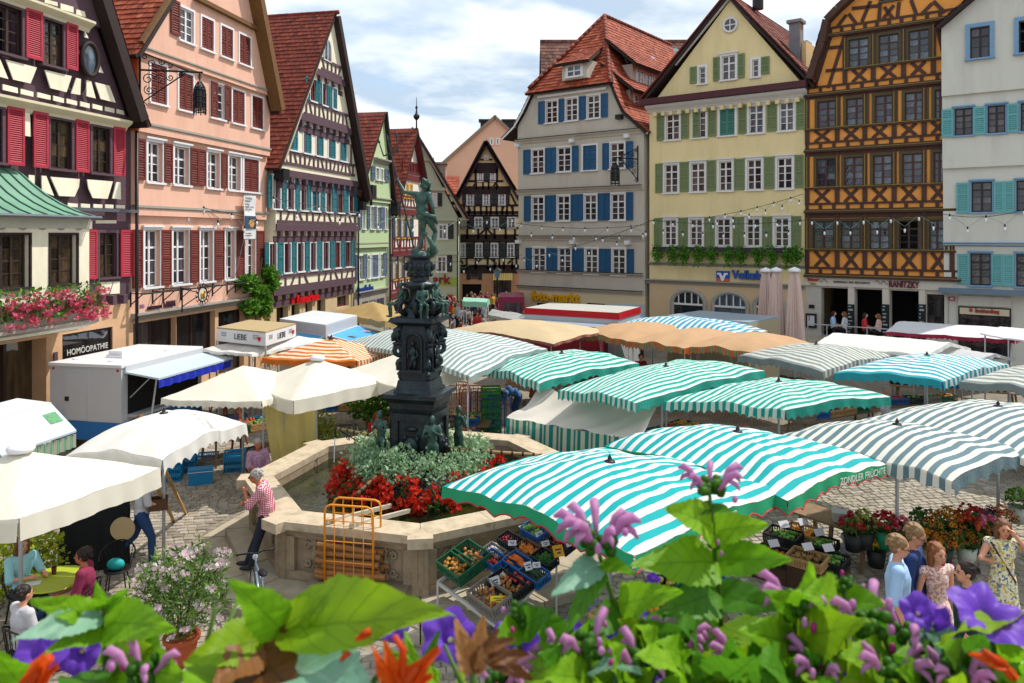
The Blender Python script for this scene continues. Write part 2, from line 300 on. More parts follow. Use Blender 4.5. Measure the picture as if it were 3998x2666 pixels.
class House:
    def __init__(s, name, label, cat, P, d, group=None):
        d = V((d[0],d[1])).normalized(); s.P = V((P[0],P[1])); s.d = d; s.n = V((d.y, -d.x)); s.holes = []
        s.root = thing(name, label, cat, (P[0],P[1],0),math.atan2(d.y, d.x),group)
    def uz(s, k, x, y, w=0.0):
        sx, sy = S(k, x, y); a = (sx-CX)/FPX; t = (s.P.dot(s.n)+w)/(a*s.n.x+s.n.y)
        return (V((a*t, t))-s.P).dot(s.d),CAMH-(sy-HY)/FPX*t
    def z(s, k, pts, w=0.0): return sum(s.uz(k, x, y, w)[1] for x, y in pts)/len(pts)
    def loc(s, u, z, w=0): return (u, -w, z)
    def rect(s, k, x0,x1,la, lb, w):
        def at(x): t = (x-la[0])/(lb[0]-la[0]); return lerp(la[1],lb[1],t),lerp(la[2],lb[2],t)
        xm = (x0+x1)/2; yt, yb = at(xm)
        return s.uz(k, x0,(yt+yb)/2,w)[0],s.uz(k, x1,(yt+yb)/2,w)[0],s.uz(k, xm, yb, w)[1],s.uz(k, xm, yt, w)[1]
    def row(s, k, wins, la, lb, st, w=0.0):
        rs = [s.rect(k, a[0],a[1],la, lb, w) for a in wins]; z0 = sum(r[2] for r in rs)/len(rs); z1 = sum(r[3] for r in rs)/len(rs)
        for a, r in zip(wins, rs): s.win(r[0],r[1],z0,z1,st, w, a[2] if len(a) > 2 else '')
        return z0,z1
    def win(s, u0,u1,z0,z1,st, w=0.0,kind='', hole=True, panes=True):
        t = st.get('tw',.09); u0 += t; u1 -= t; z1 -= t
        me, ww, hh = win_mesh(u1-u0,z1-z0,st); um = (u0+u1)/2; u0 = um-ww/2; z1 = z0+hh
        if hole: s.holes.append((u0,u0+ww, z0,z1,w, st.get('rev',.16)))
        o = put(me, 'window', s.root, (u0,-w, z0)); cells, yy = GM[('win', ww, hh, st['id'], 'c')]; g = st.get('glass', GLASS)
        if kind == 'o': o['label'] = 'open window with a dark room behind'
        for (a, b_, c, d_) in cells:
            if kind == 'o': continue
            pm = unit('pane', g); put(pm, 'pane', o, (a, yy+R.uniform(0,.004),c),(R.uniform(-.006,.006),0,R.uniform(-.012,.012)),(b_-a, .008,d_-c))
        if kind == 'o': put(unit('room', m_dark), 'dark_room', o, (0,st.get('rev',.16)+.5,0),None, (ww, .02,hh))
        if kind == 'c' and st.get('shut'):
            for q in (0,1):
                sm, sw, sh = shut_mesh(ww/2-.005,hh, st['shut']); put(sm, 'shutter', s.root, (u0+q*(ww/2+.002),-w+.035,z0))
        return o
    def shut(s, k, xs, la, lb, st, w=0.0,ang=.0):
        rs = [s.rect(k, a[0],a[1],la, lb, w+.05) for a in xs]; z0 = sum(r[2] for r in rs)/len(rs); z1 = sum(r[3] for r in rs)/len(rs)
        for a, r in zip(xs, rs):
            nn = a[2] if len(a) > 2 else 1
            for i in range(nn):
                ua = lerp(r[0],r[1],i/nn); ub = lerp(r[0],r[1],(i+1)/nn); me, ww, hh = shut_mesh(ub-ua, z1-z0,st)
                put(me, 'shutter', s.root, ((ua+ub)/2-ww/2,-w-.02-R.uniform(0,.02),z0),(0,0,R.uniform(-.04,.04)))
    def wall(s, levels, L, Rr, m, depth=8.0,name='wall', mats=None, back=True):
        """front wall with window openings, jettied levels (z0,z1,w[,mi]),side and back walls; L, Rr edge profiles [(z,u)...]"""
        def prof(p, z):
            if z <= p[0][0]: return p[0][1]
            for (a, ua),(b_, ub) in zip(p, p[1:]):
                if z <= b_: return lerp(ua, ub, (z-a)/(b_-a)) if b_ > a else ub
            return p[-1][1]
        b = MB(); pw = None
        for lv in levels:
            za, zb, w = lv[:3]; b.m = lv[3] if len(lv) > 3 else 0
            hs = [h for h in s.holes if h[2] < zb-.01 and h[3] > za+.01]
            zs = {za, zb}; [zs.update((max(za, h[2]),min(zb, h[3]))) for h in hs]; zs |= {q[0] for q in L+Rr if za < q[0] < zb}; zs = sorted(zs)
            for z0,z1 in zip(zs, zs[1:]):
                if z1-z0 < .002: continue
                zm = (z0+z1)/2; hh = sorted([h for h in hs if h[2] < zm < h[3]]); cuts = [(prof(L, z0),prof(L, z1))]
                for h in hh: cuts += [(h[0],h[0]),(h[1],h[1])]
                cuts.append((prof(Rr, z0),prof(Rr, z1)))
                for i in range(0,len(cuts),2):
                    (a0,a1),(c0,c1) = cuts[i],cuts[i+1]
                    if c0-a0 < .003 and c1-a1 < .003: continue
                    b.quad((a0,-w, z0),(c0,-w, z0),(c1,-w, z1),(a1,-w, z1))
            for h in hs:
                u0,u1,z0,z1,_, r = h; y = -w
                b.quad((u0,y, z0),(u0,y+r, z0),(u0,y+r, z1),(u0,y, z1)); b.quad((u1,y, z0),(u1,y, z1),(u1,y+r, z1),(u1,y+r, z0))
                b.quad((u0,y, z0),(u1,y, z0),(u1,y+r, z0),(u0,y+r, z0)); b.quad((u0,y, z1),(u0,y+r, z1),(u1,y+r, z1),(u1,y, z1))
            if pw is not None and abs(pw-w) > .004: b.quad((prof(L, za),-pw, za),(prof(Rr, za),-pw, za),(prof(Rr, za),-w, za),(prof(L, za),-w, za))
            for e in (L, Rr):
                zz_ = sorted({za, zb} | {q[0] for q in e if za < q[0] < zb})
                for z0,z1 in zip(zz_, zz_[1:]): b.quad((prof(e, z0),-w, z0),(prof(e, z0),depth, z0),(prof(e, z1),depth, z1),(prof(e, z1),-w, z1))
            if back: 
                zz_ = sorted({za, zb} | {q[0] for q in L+Rr if za < q[0] < zb})
                for z0,z1 in zip(zz_, zz_[1:]): b.quad((prof(Rr, z0),depth, z0),(prof(L, z0),depth, z0),(prof(L, z1),depth, z1),(prof(Rr, z1),depth, z1))
            pw = w
        s.wallo = b.build(name, mats or m, s.root, fix=False); return s.wallo
    def boxp(s, name, m, u0,u1,z0,z1,w0,w1, **kw):
        return MB().box(u0,u1,-w1,-w0,z0,z1).build(name, m, s.root, **kw)
    def band(s, name, m, u0,u1,z0,z1,wb, wt):
        y = .02; pr = [(y-wb, z0),(-wb-.01,z0),(-lerp(wb, wt, .35),lerp(z0,z1,.35)),(-lerp(wb, wt, .9),lerp(z0,z1,.6)),(-wt-.05,z1-(z1-z0)*.22),(-wt-.05,z1),(y-wb, z1)]
        return MB().prism([(u0,a, z) for a, z in pr],(u1-u0,0,0)).build(name, m, s.root)
    def beam(s, p, q, th, m, w, name='timber_beam', d=.05,parent=None):
        return MB().bar((p[0],-w-d/2+.02,p[1]),(q[0],-w-d/2+.02,q[1]),th, d+.04,up=(0,1,0)).build(name, m, parent or s.root, fix=False)
    def tband(s, u0,u1,z0,z1,pat, th, m, w, rails=True, rt=.16):
        if rails:
            s.beam((u0,z0),(u1,z0),rt, m, w, d=.058); s.beam((u0,z1),(u1,z1),rt, m, w, d=.058)
        n = len(pat); du = (u1-u0)/n
        for i, c in enumerate(pat):
            a = u0+du*i; mid = a+du/2
            if c == '|': s.beam((mid, z0),(mid, z1),th, m, w, 'timber_post')
            elif c == '/': s.beam((a+du*.2,z0),(a+du*.8,z1),th, m, w, 'timber_brace',.044)
            elif c == '\\': s.beam((a+du*.8,z0),(a+du*.2,z1),th, m, w, 'timber_brace',.044)
            elif c == 'X':
                s.beam((a+du*.12,z0),(a+du*.88,z1),th, m, w, 'timber_brace',.042); s.beam((a+du*.88,z0),(a+du*.12,z1),th, m, w, 'timber_brace',.047)
    def dentils(s, u0,u1,z, n, m, w, sz=(.2,.22),dep=.3):
        for i in range(n):
            u = lerp(u0,u1,(i+.5)/n); s.boxp('beam_end', m, u-sz[0]/2,u+sz[0]/2,z-sz[1],z, w, w+dep)
    def panel(s, k, pts, m, w, name='plaster_panel'):
        q = [s.uz(k, x, y, w) for x, y in pts]
        return MB().prism([(u, -w-.012,z) for u, z in q],(0,.03,0)).build(name, m, s.root)
    def glassbox(s, u0,u1,z0,z1,w, nx=1,nz=1,fr=None, inset=.2,g=None, name='shop_window'):
        s.holes.append((u0,u1,z0,z1,w, inset)); fr = fr or m_brownfr
        b = MB(); t = .06; y1 = -w+inset; y0 = y1-.08
        b.box(u0,u0+t, y0,y1,z0,z1).box(u1-t, u1,y0,y1,z0,z1).box(u0+t, u1-t, y0,y1,z1-t, z1).box(u0+t, u1-t, y0,y1,z0,z0+t)
        for i in range(1,nx): x = lerp(u0,u1,i/nx); b.box(x-t/2,x+t/2,y0+.004,y1-.004,z0+t, z1-t)
        for i in range(1,nz): x = lerp(z0,z1,i/nz); b.box(u0+t, u1-t, y0+.008,y1-.008,x-t/2,x+t/2)
        o = b.build(name, fr, s.root)
        for i in range(nx):
            for j in range(nz): put(unit('pane', g or GLASS), 'pane', o, (lerp(u0,u1,i/nx)+t/2,y1-.04,lerp(z0,z1,j/nz)+t/2),None, ((u1-u0)/nx-t, .008,(z1-z0)/nz-t))
        return o
    def downpipe(s, u, z0,z1,w, r=.055,m=None):
        return MB().tube([(u, -w-.1,z1),(u, -w-.1,z0)],r, 8).build('downpipe', m or m_lead, s.root, smooth=True)
    def verge(s, pts, w, m, width=.22,dep=.3,name='barge_board'):
        b = MB()
        for p, q in zip(pts, pts[1:]): b.bar((p[0],-w-dep/2,p[1]),(q[0],-w-dep/2,q[1]),width, dep, up=(0,1,0))
        return b.build(name, m, s.root, fix=False)
TILE_COL = {}
def tile_roof(parent, A, B, Cc, D, m, pitch=.3,tw=.24,deck=None, n_ind=0,mw=None, thick=.14,name='roof'):
    """pitched roof of separate overlapping tiles; A-B eave, D-C ridge"""
    A, B, Cc, D = map(V, (A, B, Cc, D)); nrm = (B-A).cross(D-A).normalized()
    if nrm.z < 0: nrm = -nrm
    deckm = MB(); deckm.prism([A-nrm*.02,B-nrm*.02,Cc-nrm*.02,D-nrm*.02],-nrm*thick); ro = deckm.build(name, deck or m_tbrown, parent)
    slope = max((D-A).length, (Cc-B).length); n = max(1,int(slope/pitch)); cand = []
    for i in range(n):
        a = A.lerp(D, i/n); b_ = B.lerp(Cc, i/n); a2 = A.lerp(D, (i+1.25)/n); b2 = B.lerp(Cc, (i+1.25)/n); L = (b_-a).length
        mt = max(1,int(L/tw)); off = .5 if i % 2 else 0
        for j in range(-1 if off else 0,mt):
            s0,s1 = max(0,(j+off)/mt),min(1,(j+1+off)/mt)
            if s1-s0 < .2/mt: continue
            cand.append((a.lerp(b_, s0),a.lerp(b_, s1),a2.lerp(b2,s1),a2.lerp(b2,s0)))
    ind = set()
    if n_ind:
        M = mw or Matrix(); cp = V((0,0,CAMH))
        ind = set(sorted(range(len(cand)),key=lambda i: ((M @ cand[i][0])-cp).length)[:n_ind])
    bt = MB()
    for i, (p, q, r, t_) in enumerate(cand):
        e = (q-p)*.03; lift = .045+R.uniform(-.006,.012); dn = R.uniform(0,.012)
        p = p+e*.5-(t_-p)*dn; q = q-e*.5-(r-q)*dn; r = r-e*.5; t_ = t_+e*.5
        vs = [p+nrm*lift, q+nrm*lift, r+nrm*.012,t_+nrm*.012,p+nrm*(lift-.03),q+nrm*(lift-.03),p.lerp(q, .5)+nrm*(lift+.006)-(t_-p)*.07]
        fs = [(0,6,1,2,3),(0,4,5,1,6)]
        st = [(R.random(),0,0)]*7
        if i in ind: MB().add(vs, fs, st).build('tile', m, ro, fix=False)
        else: bt.add(vs, fs, st)
    if bt.v: stuff(bt.build('roof_tiles', m, ro, fix=False))
    return ro
def ridge_tiles(parent, p, q, m, r=.11,step=.4):
    p, q = V(p),V(q); n = max(1,int((q-p).length/step)); b = MB()
    for i in range(n):
        a, c = p.lerp(q, i/n),p.lerp(q, (i+1.1)/n); b.cur = (R.random(),0,0); b.tube([a, c],[r*1.08,r*.95],8)
    return stuff(b.build('ridge_tiles', m, parent, smooth=True))
m_tile_o = st_mat('orange_clay_tiles',['#74301e', '#8f4128', '#a04d30', '#80351f', '#ab6040'],.8,var=.18)
m_tile_r = st_mat('red_clay_tiles',['#62291f', '#783628', '#6c2f24', '#84402e', '#54241d'],.8,var=.2)
m_tile_b = st_mat('brown_clay_tiles',['#54362f', '#6a463c', '#7b5648', '#4c312b'],.8,var=.2)
# ------------------------------------------------------------- left row of houses
LD = (.2111,.9775)
LP = lambda u: (-12.9+LD[0]*u, 26+LD[1]*u)
def isect(p, q, r, s_):
    d1 = (q[0]-p[0],q[1]-p[1]); d2 = (s_[0]-r[0],s_[1]-r[1]); den = d1[0]*d2[1]-d1[1]*d2[0]
    t = ((r[0]-p[0])*d2[1]-(r[1]-p[1])*d2[0])/den; return (p[0]+d1[0]*t, p[1]+d1[1]*t)
m_cream = mat('cream_render', '#e6dfc9',.9,.08,1.5,.15,dirt='#c3b698', dscale=1.1,stretch=(1,1,.25))
m_pink = mat('salmon_render', '#dcae98',.9,.07,1.2,.15,dirt='#bd8f7e', dscale=.9,stretch=(1,1,.22))
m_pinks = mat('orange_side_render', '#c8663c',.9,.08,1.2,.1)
m_grey = mat('grey_stone_band', '#9a958c',.85,.1,3,.2)
m_redsh = mat('raspberry_shutter_paint', '#a83040',.5,.1,5,rnd=.06); m_maroon = mat('maroon_shutter_paint', '#6a2a22',.55,.12,5,rnd=.1)
m_teal = mat('teal_shutter_paint', '#1f6a74',.5,.12,5,rnd=.12); m_copper = mat('verdigris_copper', '#638f76',.55,.2,1.6,.1,dirt='#4f7b68', dscale=1.2)
m_peach = mat('peach_stone', '#cfa782',.85,.1,2,.2,dirt='#b68f6c')
SH_RED = dict(id='red', m=m_redsh, pitch=.06,mids=[]); SH_MAR = dict(id='mar', m=m_maroon, pitch=.085); SH_TEAL = dict(id='teal', m=m_teal, pitch=.085)
def off(p, q, ext, o, sgn_):
    dv = V((q[0]-p[0],q[1]-p[1])).normalized(); nv = V((-dv.y, dv.x)) if sgn_ < 0 else V((dv.y, -dv.x)); a = V(p)-dv*ext+nv*o; b = V(q)+nv*o; return a, b
def sgn(Hs, s_, m, k, a, b, size, w, bold=.0,ext=.02):
    """raised lettering running from spot a to spot b of a facade"""
    p, q = Hs.uz(k, a[0],a[1],w),Hs.uz(k, b[0],b[1],w); t = text(s_, size, m, Hs.root, (p[0],-w-.02,(p[1]+q[1])/2),ext=ext, bold=bold); t.scale.x = (q[0]-p[0])/max(.1,t.dimensions.x); return t
# --- half timbered house with raspberry shutters
H1 = House('timbered_house', 'dark timbered house with raspberry shutters and a green copper bay roof', 'house', LP(-9),LD)
W1 = dict(id='h1', fr=m_brownfr, tr=m_timber, nx=2,rows=[.25]*4,transom=False, tw=.1,rev=.14,glass=GLASSW, shut=SH_RED)
e_lo = H1.z('A',[(0,850),(1100,1060)],.2); e_up = H1.z('A',[(260,20),(780,200)],.4)
H1.row('A',[(-60,215, 'o'),(360,570)],(0,20,460),(560,165,590),W1,.4)
H1.shut('A',[(230,370),(585,680)],(230,65,510),(680,215,610),SH_RED, .4)
H1.row('A',[(-130,45),(415,645),(785,978)],(70,925,1425),(1090,1130,1540),W1,.2)
H1.shut('A',[(65,212),(290,418),(660,785),(995,1092)],(70,930,1440),(1090,1110,1542),SH_RED, .2)
H1.row('E',[(848,1032)],(848,488,905),(1032,490,895),W1,0)
H1.shut('E',[(768,850),(1055,1165)],(770,490,915),(1165,490,895),SH_RED, .03)
g1 = H1.z('E',[(800,1140),(1100,1100)],0)
ur = 9.0; p1,p2 = H1.uz('A',1150,1010,.4),H1.uz('A',815,0,.4)
sl = (p2[0]-p1[0])/(p2[1]-p1[1]); top1 = (p1[0]+sl*5.5,p1[1]+5.5)
shopr = [H1.uz('I', x, y, 0) for x, y in ((545,30),(985,225))]
o_ = H1.glassbox(shopr[0][0],shopr[1][0],1.2,H1.z('E',[(545,1400),(985,1335)]),0,1,1,m_brownfr, .12)
ad = H1.uz('E',405,1450,0); H1.holes.append((ad[0]-3.2,ad[0],.05,H1.z('E',[(0,1490),(400,1430)]),0,.5))
MB().box(ad[0]-3.2,ad[0],.5,.55,.05,H1.z('E',[(0,1490),(400,1430)])).build('shop_glazing', GLASSW, H1.root)
for q in (.35,.62): MB().box(ad[0]-3.2*q-.05,ad[0]-3.2*q+.05,.3,.48,.05,3.2).build('door_frame', m_brownfr, H1.root)
H1.wall([(0,g1,0,1),(g1,e_lo, 0),(e_lo, e_lo+.02,.2),(e_lo+.02,e_up, .2),(e_up, top1[1],.4)],[(0,-6)],[(0,ur),(p1[1],ur),(p1[1]+.01,p1[0]),(top1[1],top1[0])],[m_timber, m_peach],depth=9)
# fix storey walls: the lower row sits one jetty further out
H1.wallo.name = 'wall'
pr = MB(); zt = H1.z('E',[(640,300),(1120,300)],.2)
for pts in [[(50,520),(320,590),(265,730),(115,695)],[(390,610),(625,665),(580,805),(440,770)],[(665,680),(705,690),(700,830),(620,815)],[(755,700),(795,710),(835,860),(755,840)],[(830,718),(955,750),(1010,897),(880,865)],
            [(-40,510),(0,520),(70,690),(-40,660)],[(22,735),(152,768),(155,815),(24,785)],[(180,775),(290,803),(290,845),(180,820)],[(325,805),(440,835),(440,873),(325,848)],[(465,835),(557,860),(557,900),(465,878)],[(582,860),(672,885),(672,922),(582,900)],
            [(700,885),(782,906),(782,946),(700,926)],[(808,906),(892,928),(892,966),(808,946)],[(915,930),(998,950),(998,988),(915,968)],[(1018,952),(1078,968),(1086,1006),(1018,990)],[(740,260),(772,335),(738,325)],[(865,550),(903,640),(862,630)],
            [(390,-10),(500,20),(502,55),(388,22)],[(528,28),(640,60),(640,110),(528,78)],[(665,80),(738,100),(748,150),(665,125)],[(205,950),(258,962),(268,1195),(210,1185)]]:
    H1.panel('A', pts, m_cream, .4 if pts[0][1] < 930 else .2)
for pts in [[(250,5),(300,10),(300,100),(250,50)],[(362,12),(402,15),(470,190),(365,150)],[(440,22),(695,42),(688,112),(650,195),(515,190)],[(760,45),(985,62),(940,215),(810,208),(772,122)],[(1015,68),(1052,70),(1055,220),(980,212)],
            [(592,250),(678,258),(678,292),(592,288)],[(705,255),(785,262),(785,294),(705,290)],[(815,260),(893,265),(893,296),(815,293)],[(918,263),(990,267),(990,299),(918,296)],[(1015,268),(1090,272),(1090,300),(1015,298)]]:
    H1.panel('E', pts, m_cream, .2)
for pts in [[(765,405),(805,405),(805,480),(765,480)],[(835,402),(1015,402),(1015,430),(835,430)],[(865,945),(985,940),(950,1045),(865,1055)],[(992,940),(1045,938),(1045,1042),(960,1048)]]: H1.panel('E', pts, m_cream, 0)
u_end = H1.uz('A',1100,1060,.2)[0]
H1.band('cornice', mat('pale_cove_plaster', '#cfc6a9',.9,.06),-6,u_end, e_lo-.32,e_lo+.02,.2,.42); H1.band('cornice', MATS['pale_cove_plaster'],-6,H1.uz('A',775,190,.4)[0],e_up-.3,e_up+.02,.4,.62)
H1.boxp('eaves_board', m_gutter, H1.uz('E',600,300,.2)[0],ur, zt-.1,zt, .2,.32)
H1.verge([(p1[0]+.15,p1[1]-.15),(top1[0]+.15,top1[1])],.4,m_tbrown, .36,.4)
oc = H1.uz('A',775,520,.4)
ob = MB(); 
for r_, ww in ((.26,.5),(.2,.42)): pass
ob.tube([(oc[0]+.33*math.cos(a),-.45,oc[1]+.5*math.sin(a)) for a in [2*PI*i/24 for i in range(24)]],.07,6,close=True)
ow = ob.build('oval_window', m_tbrown, H1.root, smooth=True); MB().prism([(oc[0]+.32*math.cos(a),-.43,oc[1]+.48*math.sin(a)) for a in [2*PI*i/24 for i in range(24)]],(0,.06,0)).build('pane', GLASSB, ow)
tile_roof(H1.root, (p1[0]+.5,-.75,p1[1]-.3),(p1[0]+.5,9,p1[1]-.3),(top1[0]+.5,9,top1[1]),(top1[0]+.5,-.75,top1[1]),m_tile_r)
# stone bay with copper roof
bw = 1.0; bu1 = H1.uz('E',780,900,bw)[0]; bz0 = H1.z('E',[(100,1475),(780,1312)],bw); bz1 = H1.z('E',[(0,350),(780,372)],bw)
bay = MB(); holes0 = H1.holes; H1.holes = []
WB = dict(id='bay', fr=m_brownfr, tr=m_tbrown, nx=2,rows=[.25]*4,transom=False, tw=.06,rev=.2,glass=GLASSW)
H1.row('E',[(-10,272),(425,682)],(0,505,1010),(680,505,945),WB, bw)
mb_ = MB(); zz_ = sorted({bz0,bz1} | {h[2] for h in H1.holes} | {h[3] for h in H1.holes})
for a, c in zip(zz_, zz_[1:]):
    cuts = [-6]+[v for h in sorted(H1.holes) if h[2] < (a+c)/2 < h[3] for v in h[:2]]+[bu1]
    for i in range(0,len(cuts),2): mb_.quad((cuts[i],-bw, a),(cuts[i+1],-bw, a),(cuts[i+1],-bw, c),(cuts[i],-bw, c))
for h in H1.holes:
    mb_.quad((h[0],-bw, h[2]),(h[0],-bw+.2,h[2]),(h[0],-bw+.2,h[3]),(h[0],-bw, h[3])); mb_.quad((h[1],-bw, h[2]),(h[1],-bw+.2,h[2]),(h[1],-bw+.2,h[3]),(h[1],-bw, h[3]))
mb_.quad((bu1,-bw, bz0),(bu1,0,bz0),(bu1,0,bz1),(bu1,-bw, bz1)); mb_.quad((-6,-bw, bz0),(bu1,-bw, bz0),(bu1,0,bz0),(-6,0,bz0))
bayo = mb_.build('bay', m_cream, H1.root, fix=False); H1.holes = holes0
bay_rail = H1.z('E',[(100,1180),(780,1150)],bw); m_relief = mat('carved_grey_stone', '#a8a290',.9,.25,9,.9,dirt='#857f70', dscale=4)
H1.boxp('parapet', m_relief, -6,bu1+.06,bz0+.25,bay_rail, bw, bw+.14); H1.band('bay_moulding', m_grey, -6,bu1+.1,bz0-.1,bz0+.25,bw-.5,bw+.2)
fr = H1.z('E',[(0,420),(700,440)],bw); fb = MB()
for i in range(9):       # carved swags under the eaves
    u0_, u1_ = lerp(0,bu1-.1,i/9),lerp(0,bu1-.1,(i+1)/9)
    if u1_ > 1: fb.tube([(lerp(u0_, u1_, t),-bw-.015,fr+.12-.28*math.sin(PI*t)) for t in [j/8 for j in range(9)]],.03,5)
fb.build('carved_frieze', m_grey, bayo, smooth=True); H1.boxp('frieze_board', mat('pale_grey_stone', '#b9b5a8',.9,.08),-6,bu1+.03,bz1-.35,bz1+.06,bw, bw+.05)
prof = [H1.uz('E', x, y, 1.2*(1-t)) for (x, y, t) in ((830,372,0),(700,330,.1),(560,262,.3),(430,185,.5),(300,88,.72),(205,0,.9),(130,-45,1))]
cm = MB(); ws = [1.35,1.15,.85,.6,.35,.12,.02]
for i in range(len(prof)-1):
    (u0_, z0_),(u1_, z1_) = prof[i],prof[i+1]
    cm.quad((-6,-ws[i],z0_),(u0_, -ws[i],z0_),(u1_, -ws[i+1],z1_),(-6,-ws[i+1],z1_)); cm.quad((u0_, -ws[i],z0_),(u0_+.02,.1,z0_),(u1_+.02,.1,z1_),(u1_, -ws[i+1],z1_))
cm.quad((-6,-1.35,prof[0][1]),(prof[0][0],-1.35,prof[0][1]),(prof[0][0],0,prof[0][1]),(-6,0,prof[0][1]))
cro = cm.build('copper_roof', m_copper, H1.root, fix=False)
for k_ in range(8):      # standing seams sweep up the curve
    ue = prof[0][0]-.25-.55*k_; pts = []
    for i in range(len(prof)): pts.append((ue+(prof[i][0]-prof[0][0])*max(0,.9-.12*k_),-ws[i]-.012,prof[i][1]+.012))
    MB().tube(pts, .022,5).build('standing_seam', mat('dark_seam', '#3f5a58',.5,.1),cro)
MB().tube([(-6,-1.38,prof[0][1]-.03),(prof[0][0]+.04,-1.38,prof[0][1]-.03),(prof[0][0]+.04,.05,prof[0][1]-.03)],.05,8).build('gutter', m_gutter, cro)
H1.dentils(H1.uz('E',800,1150)[0],ur-.3,g1+.22,3,m_timber, 0,(.18,.3),.25); H1.downpipe(ur+.02,0,e_lo-.2,.12)
sgn(H1, 'HOMÖOPATHIE', mat('pale_letter', '#d8d8d0',.5,.03), 'I',(578,195),(935,133),.26,0,.0,.008)
MB().box(H1.uz('I',465,150)[0],H1.uz('I',497,150)[0],-.04,.02,2.05,2.5).build('wall_plaque', m_timber, H1.root)
# --- salmon house
H2 = House('salmon_house', 'salmon pink gabled house with maroon louvred shutters and white sash bars', 'house', LP(0),LD)
W2 = dict(id='h2', fr=m_white, tr=m_white, nx=2,rows=[.3,.24,.23,.23],tw=.1,rev=.2,hood=True, shut=SH_MAR); W2b = dict(W2,id='h2b', hood=False, rows=[.25]*4,transom=False, rev=.1,tw=.08)
UR2 = H2.uz('A',2325,1400,.1)[0]
H2.row('E',[(1248,1412),(1497,1662),(1738,1872),(1958,2064),(2140,2240)],(1250,462,1000),(2230,478,888),W2,0)
H2.shut('E',[(1165,1247),(1415,1496),(1665,1737),(1878,1957),(2068,2139),(2244,2312)],(1165,478,1005),(2312,492,882),SH_MAR, 0)
H2.row('A',[(1275,1433),(1508,1664),(1800,1932),(1988,2112),(2120,2270, 'c')],(1275,1200,1583),(2110,1362,1670),W2,.15)
H2.shut('A',[(1180,1274),(1440,1507),(1667,1798,2),(1935,1987)],(1180,1208,1560),(2110,1365,1668),SH_MAR, .15)
H2.row('A',[(1302,1468, 'c'),(1550,1697, 'c'),(1835,1965),(2022,2143, 'c'),(2192,2306, 'c')],(1305,520,880),(2305,845,1142),W2b, .3)
H2.shut('A',[(1845,1905),(1966,2020)],(1305,525,872),(2305,850,1138),SH_MAR, .3)
H2.row('A',[(1560,1700),(1748,1876, 'c'),(1922,2043, 'c'),(2083,2197, 'c')],(1560,30,345),(2195,315,582),W2b, .45)
H2.shut('A',[(1498,1572)],(1500,-10,290),(2195,315,582),SH_MAR, .45)
zc = [H2.z('E',[(1145,1305),(2180,1118)]),H2.z('E',[(1130,355),(2320,400)]),H2.z('A',[(1150,1135),(2340,1370)],.15),H2.z('A',[(1210,450),(2352,850)],.3)]
zt = [H2.z('E',[(1145,1225),(2180,1065)]),H2.z('E',[(1160,262),(2320,335)]),H2.z('A',[(1200,1040),(2350,1305)],.3),H2.z('A',[(1240,380),(2352,800)],.45)]
gl1,gl2 = H2.uz('A',1240,380,.45),H2.uz('A',1480,0,.45); gr1,gr2 = H2.uz('B',240,860,.45),H2.uz('B',60,0,.45)
ap = isect(gl1,gl2,gr1,gr2); ap = ap if gl1[1] < ap[1] < 25 else (UR2/2,gl1[1]+6)
# shop windows under the sign band
sx = [H2.uz('E', x, 1400)[0] for x in (1165,1540,1880,1910,2020)]
sz = H2.z('E',[(1165,1310),(1880,1190)])
H2.glassbox(sx[0],sx[1],.6,sz, 0,2,1,m_brownfr, .3); H2.glassbox(sx[1]+.02,sx[2],.6,sz, 0,2,1,m_brownfr, .3); H2.glassbox(sx[3],UR2-1.6,.3,sz-.1,0,1,1,m_brownfr, .3)
H2.wall([(0,zc[0],0,1),(zc[0],zc[1],0),(zc[1],zc[2],.15),(zc[2],zc[3],.3),(zc[3],ap[1],.45)],[(0,0),(gl1[1],0),(gl1[1]+.01,gl1[0]),(ap[1],ap[0])],[(0,UR2),(gr1[1],UR2),(gr1[1]+.01,gr1[0]),(ap[1],ap[0]+.001)],[m_pink, m_peach],depth=10)
for i in range(4): H2.band('cornice', m_grey, 0,UR2+.05,zc[i],zt[i],[0,0,.15,.3][i],[.25,.15,.3,.45][i])
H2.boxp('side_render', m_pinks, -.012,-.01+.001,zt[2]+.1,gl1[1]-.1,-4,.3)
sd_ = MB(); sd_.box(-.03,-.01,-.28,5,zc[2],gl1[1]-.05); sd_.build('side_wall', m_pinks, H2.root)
H2.verge([(gr1[0]+.15,gr1[1]-.5),(ap[0]+.15,ap[1])],.45,mat('ochre_verge_board', '#6b4a26',.7,.2,5),.34,.55); H2.verge([(gl1[0]-.12,gl1[1]),(ap[0]-.1,ap[1])],.45,MATS['ochre_verge_board'],.12,.16)
mw2 = Matrix.Translation((LP(0)[0],LP(0)[1],0)) @ Matrix.Rotation(math.atan2(LD[1],LD[0]),4, 'Z')
tile_roof(H2.root, (gl1[0]-.35,7,gl1[1]-.45),(gl1[0]-.35,-.6,gl1[1]-.45),(ap[0]-.1,-.6,ap[1]),(ap[0]-.1,7,ap[1]),m_tile_o, .27,.22,n_ind=300,mw=mw2)
tile_roof(H2.root, (gr1[0]+.35,-.75,gr1[1]-.6),(gr1[0]+.35,10,gr1[1]-.6),(ap[0]+.1,10,ap[1]),(ap[0]+.1,-.75,ap[1]),m_tile_o)
MB().tube([(gl1[0]-.42,-.6,gl1[1]-.5),(gl1[0]-.42,7,gl1[1]-.5)],.07,8).build('gutter', m_lead, H2.root)
qq = H2.uz('A',1700,0,.45); H2.beam((H2.uz('A',1690,-20,.45)),(H2.uz('A',2250,265,.45)),.16,MATS['ochre_verge_board'],.45, 'eaves_moulding',.2)
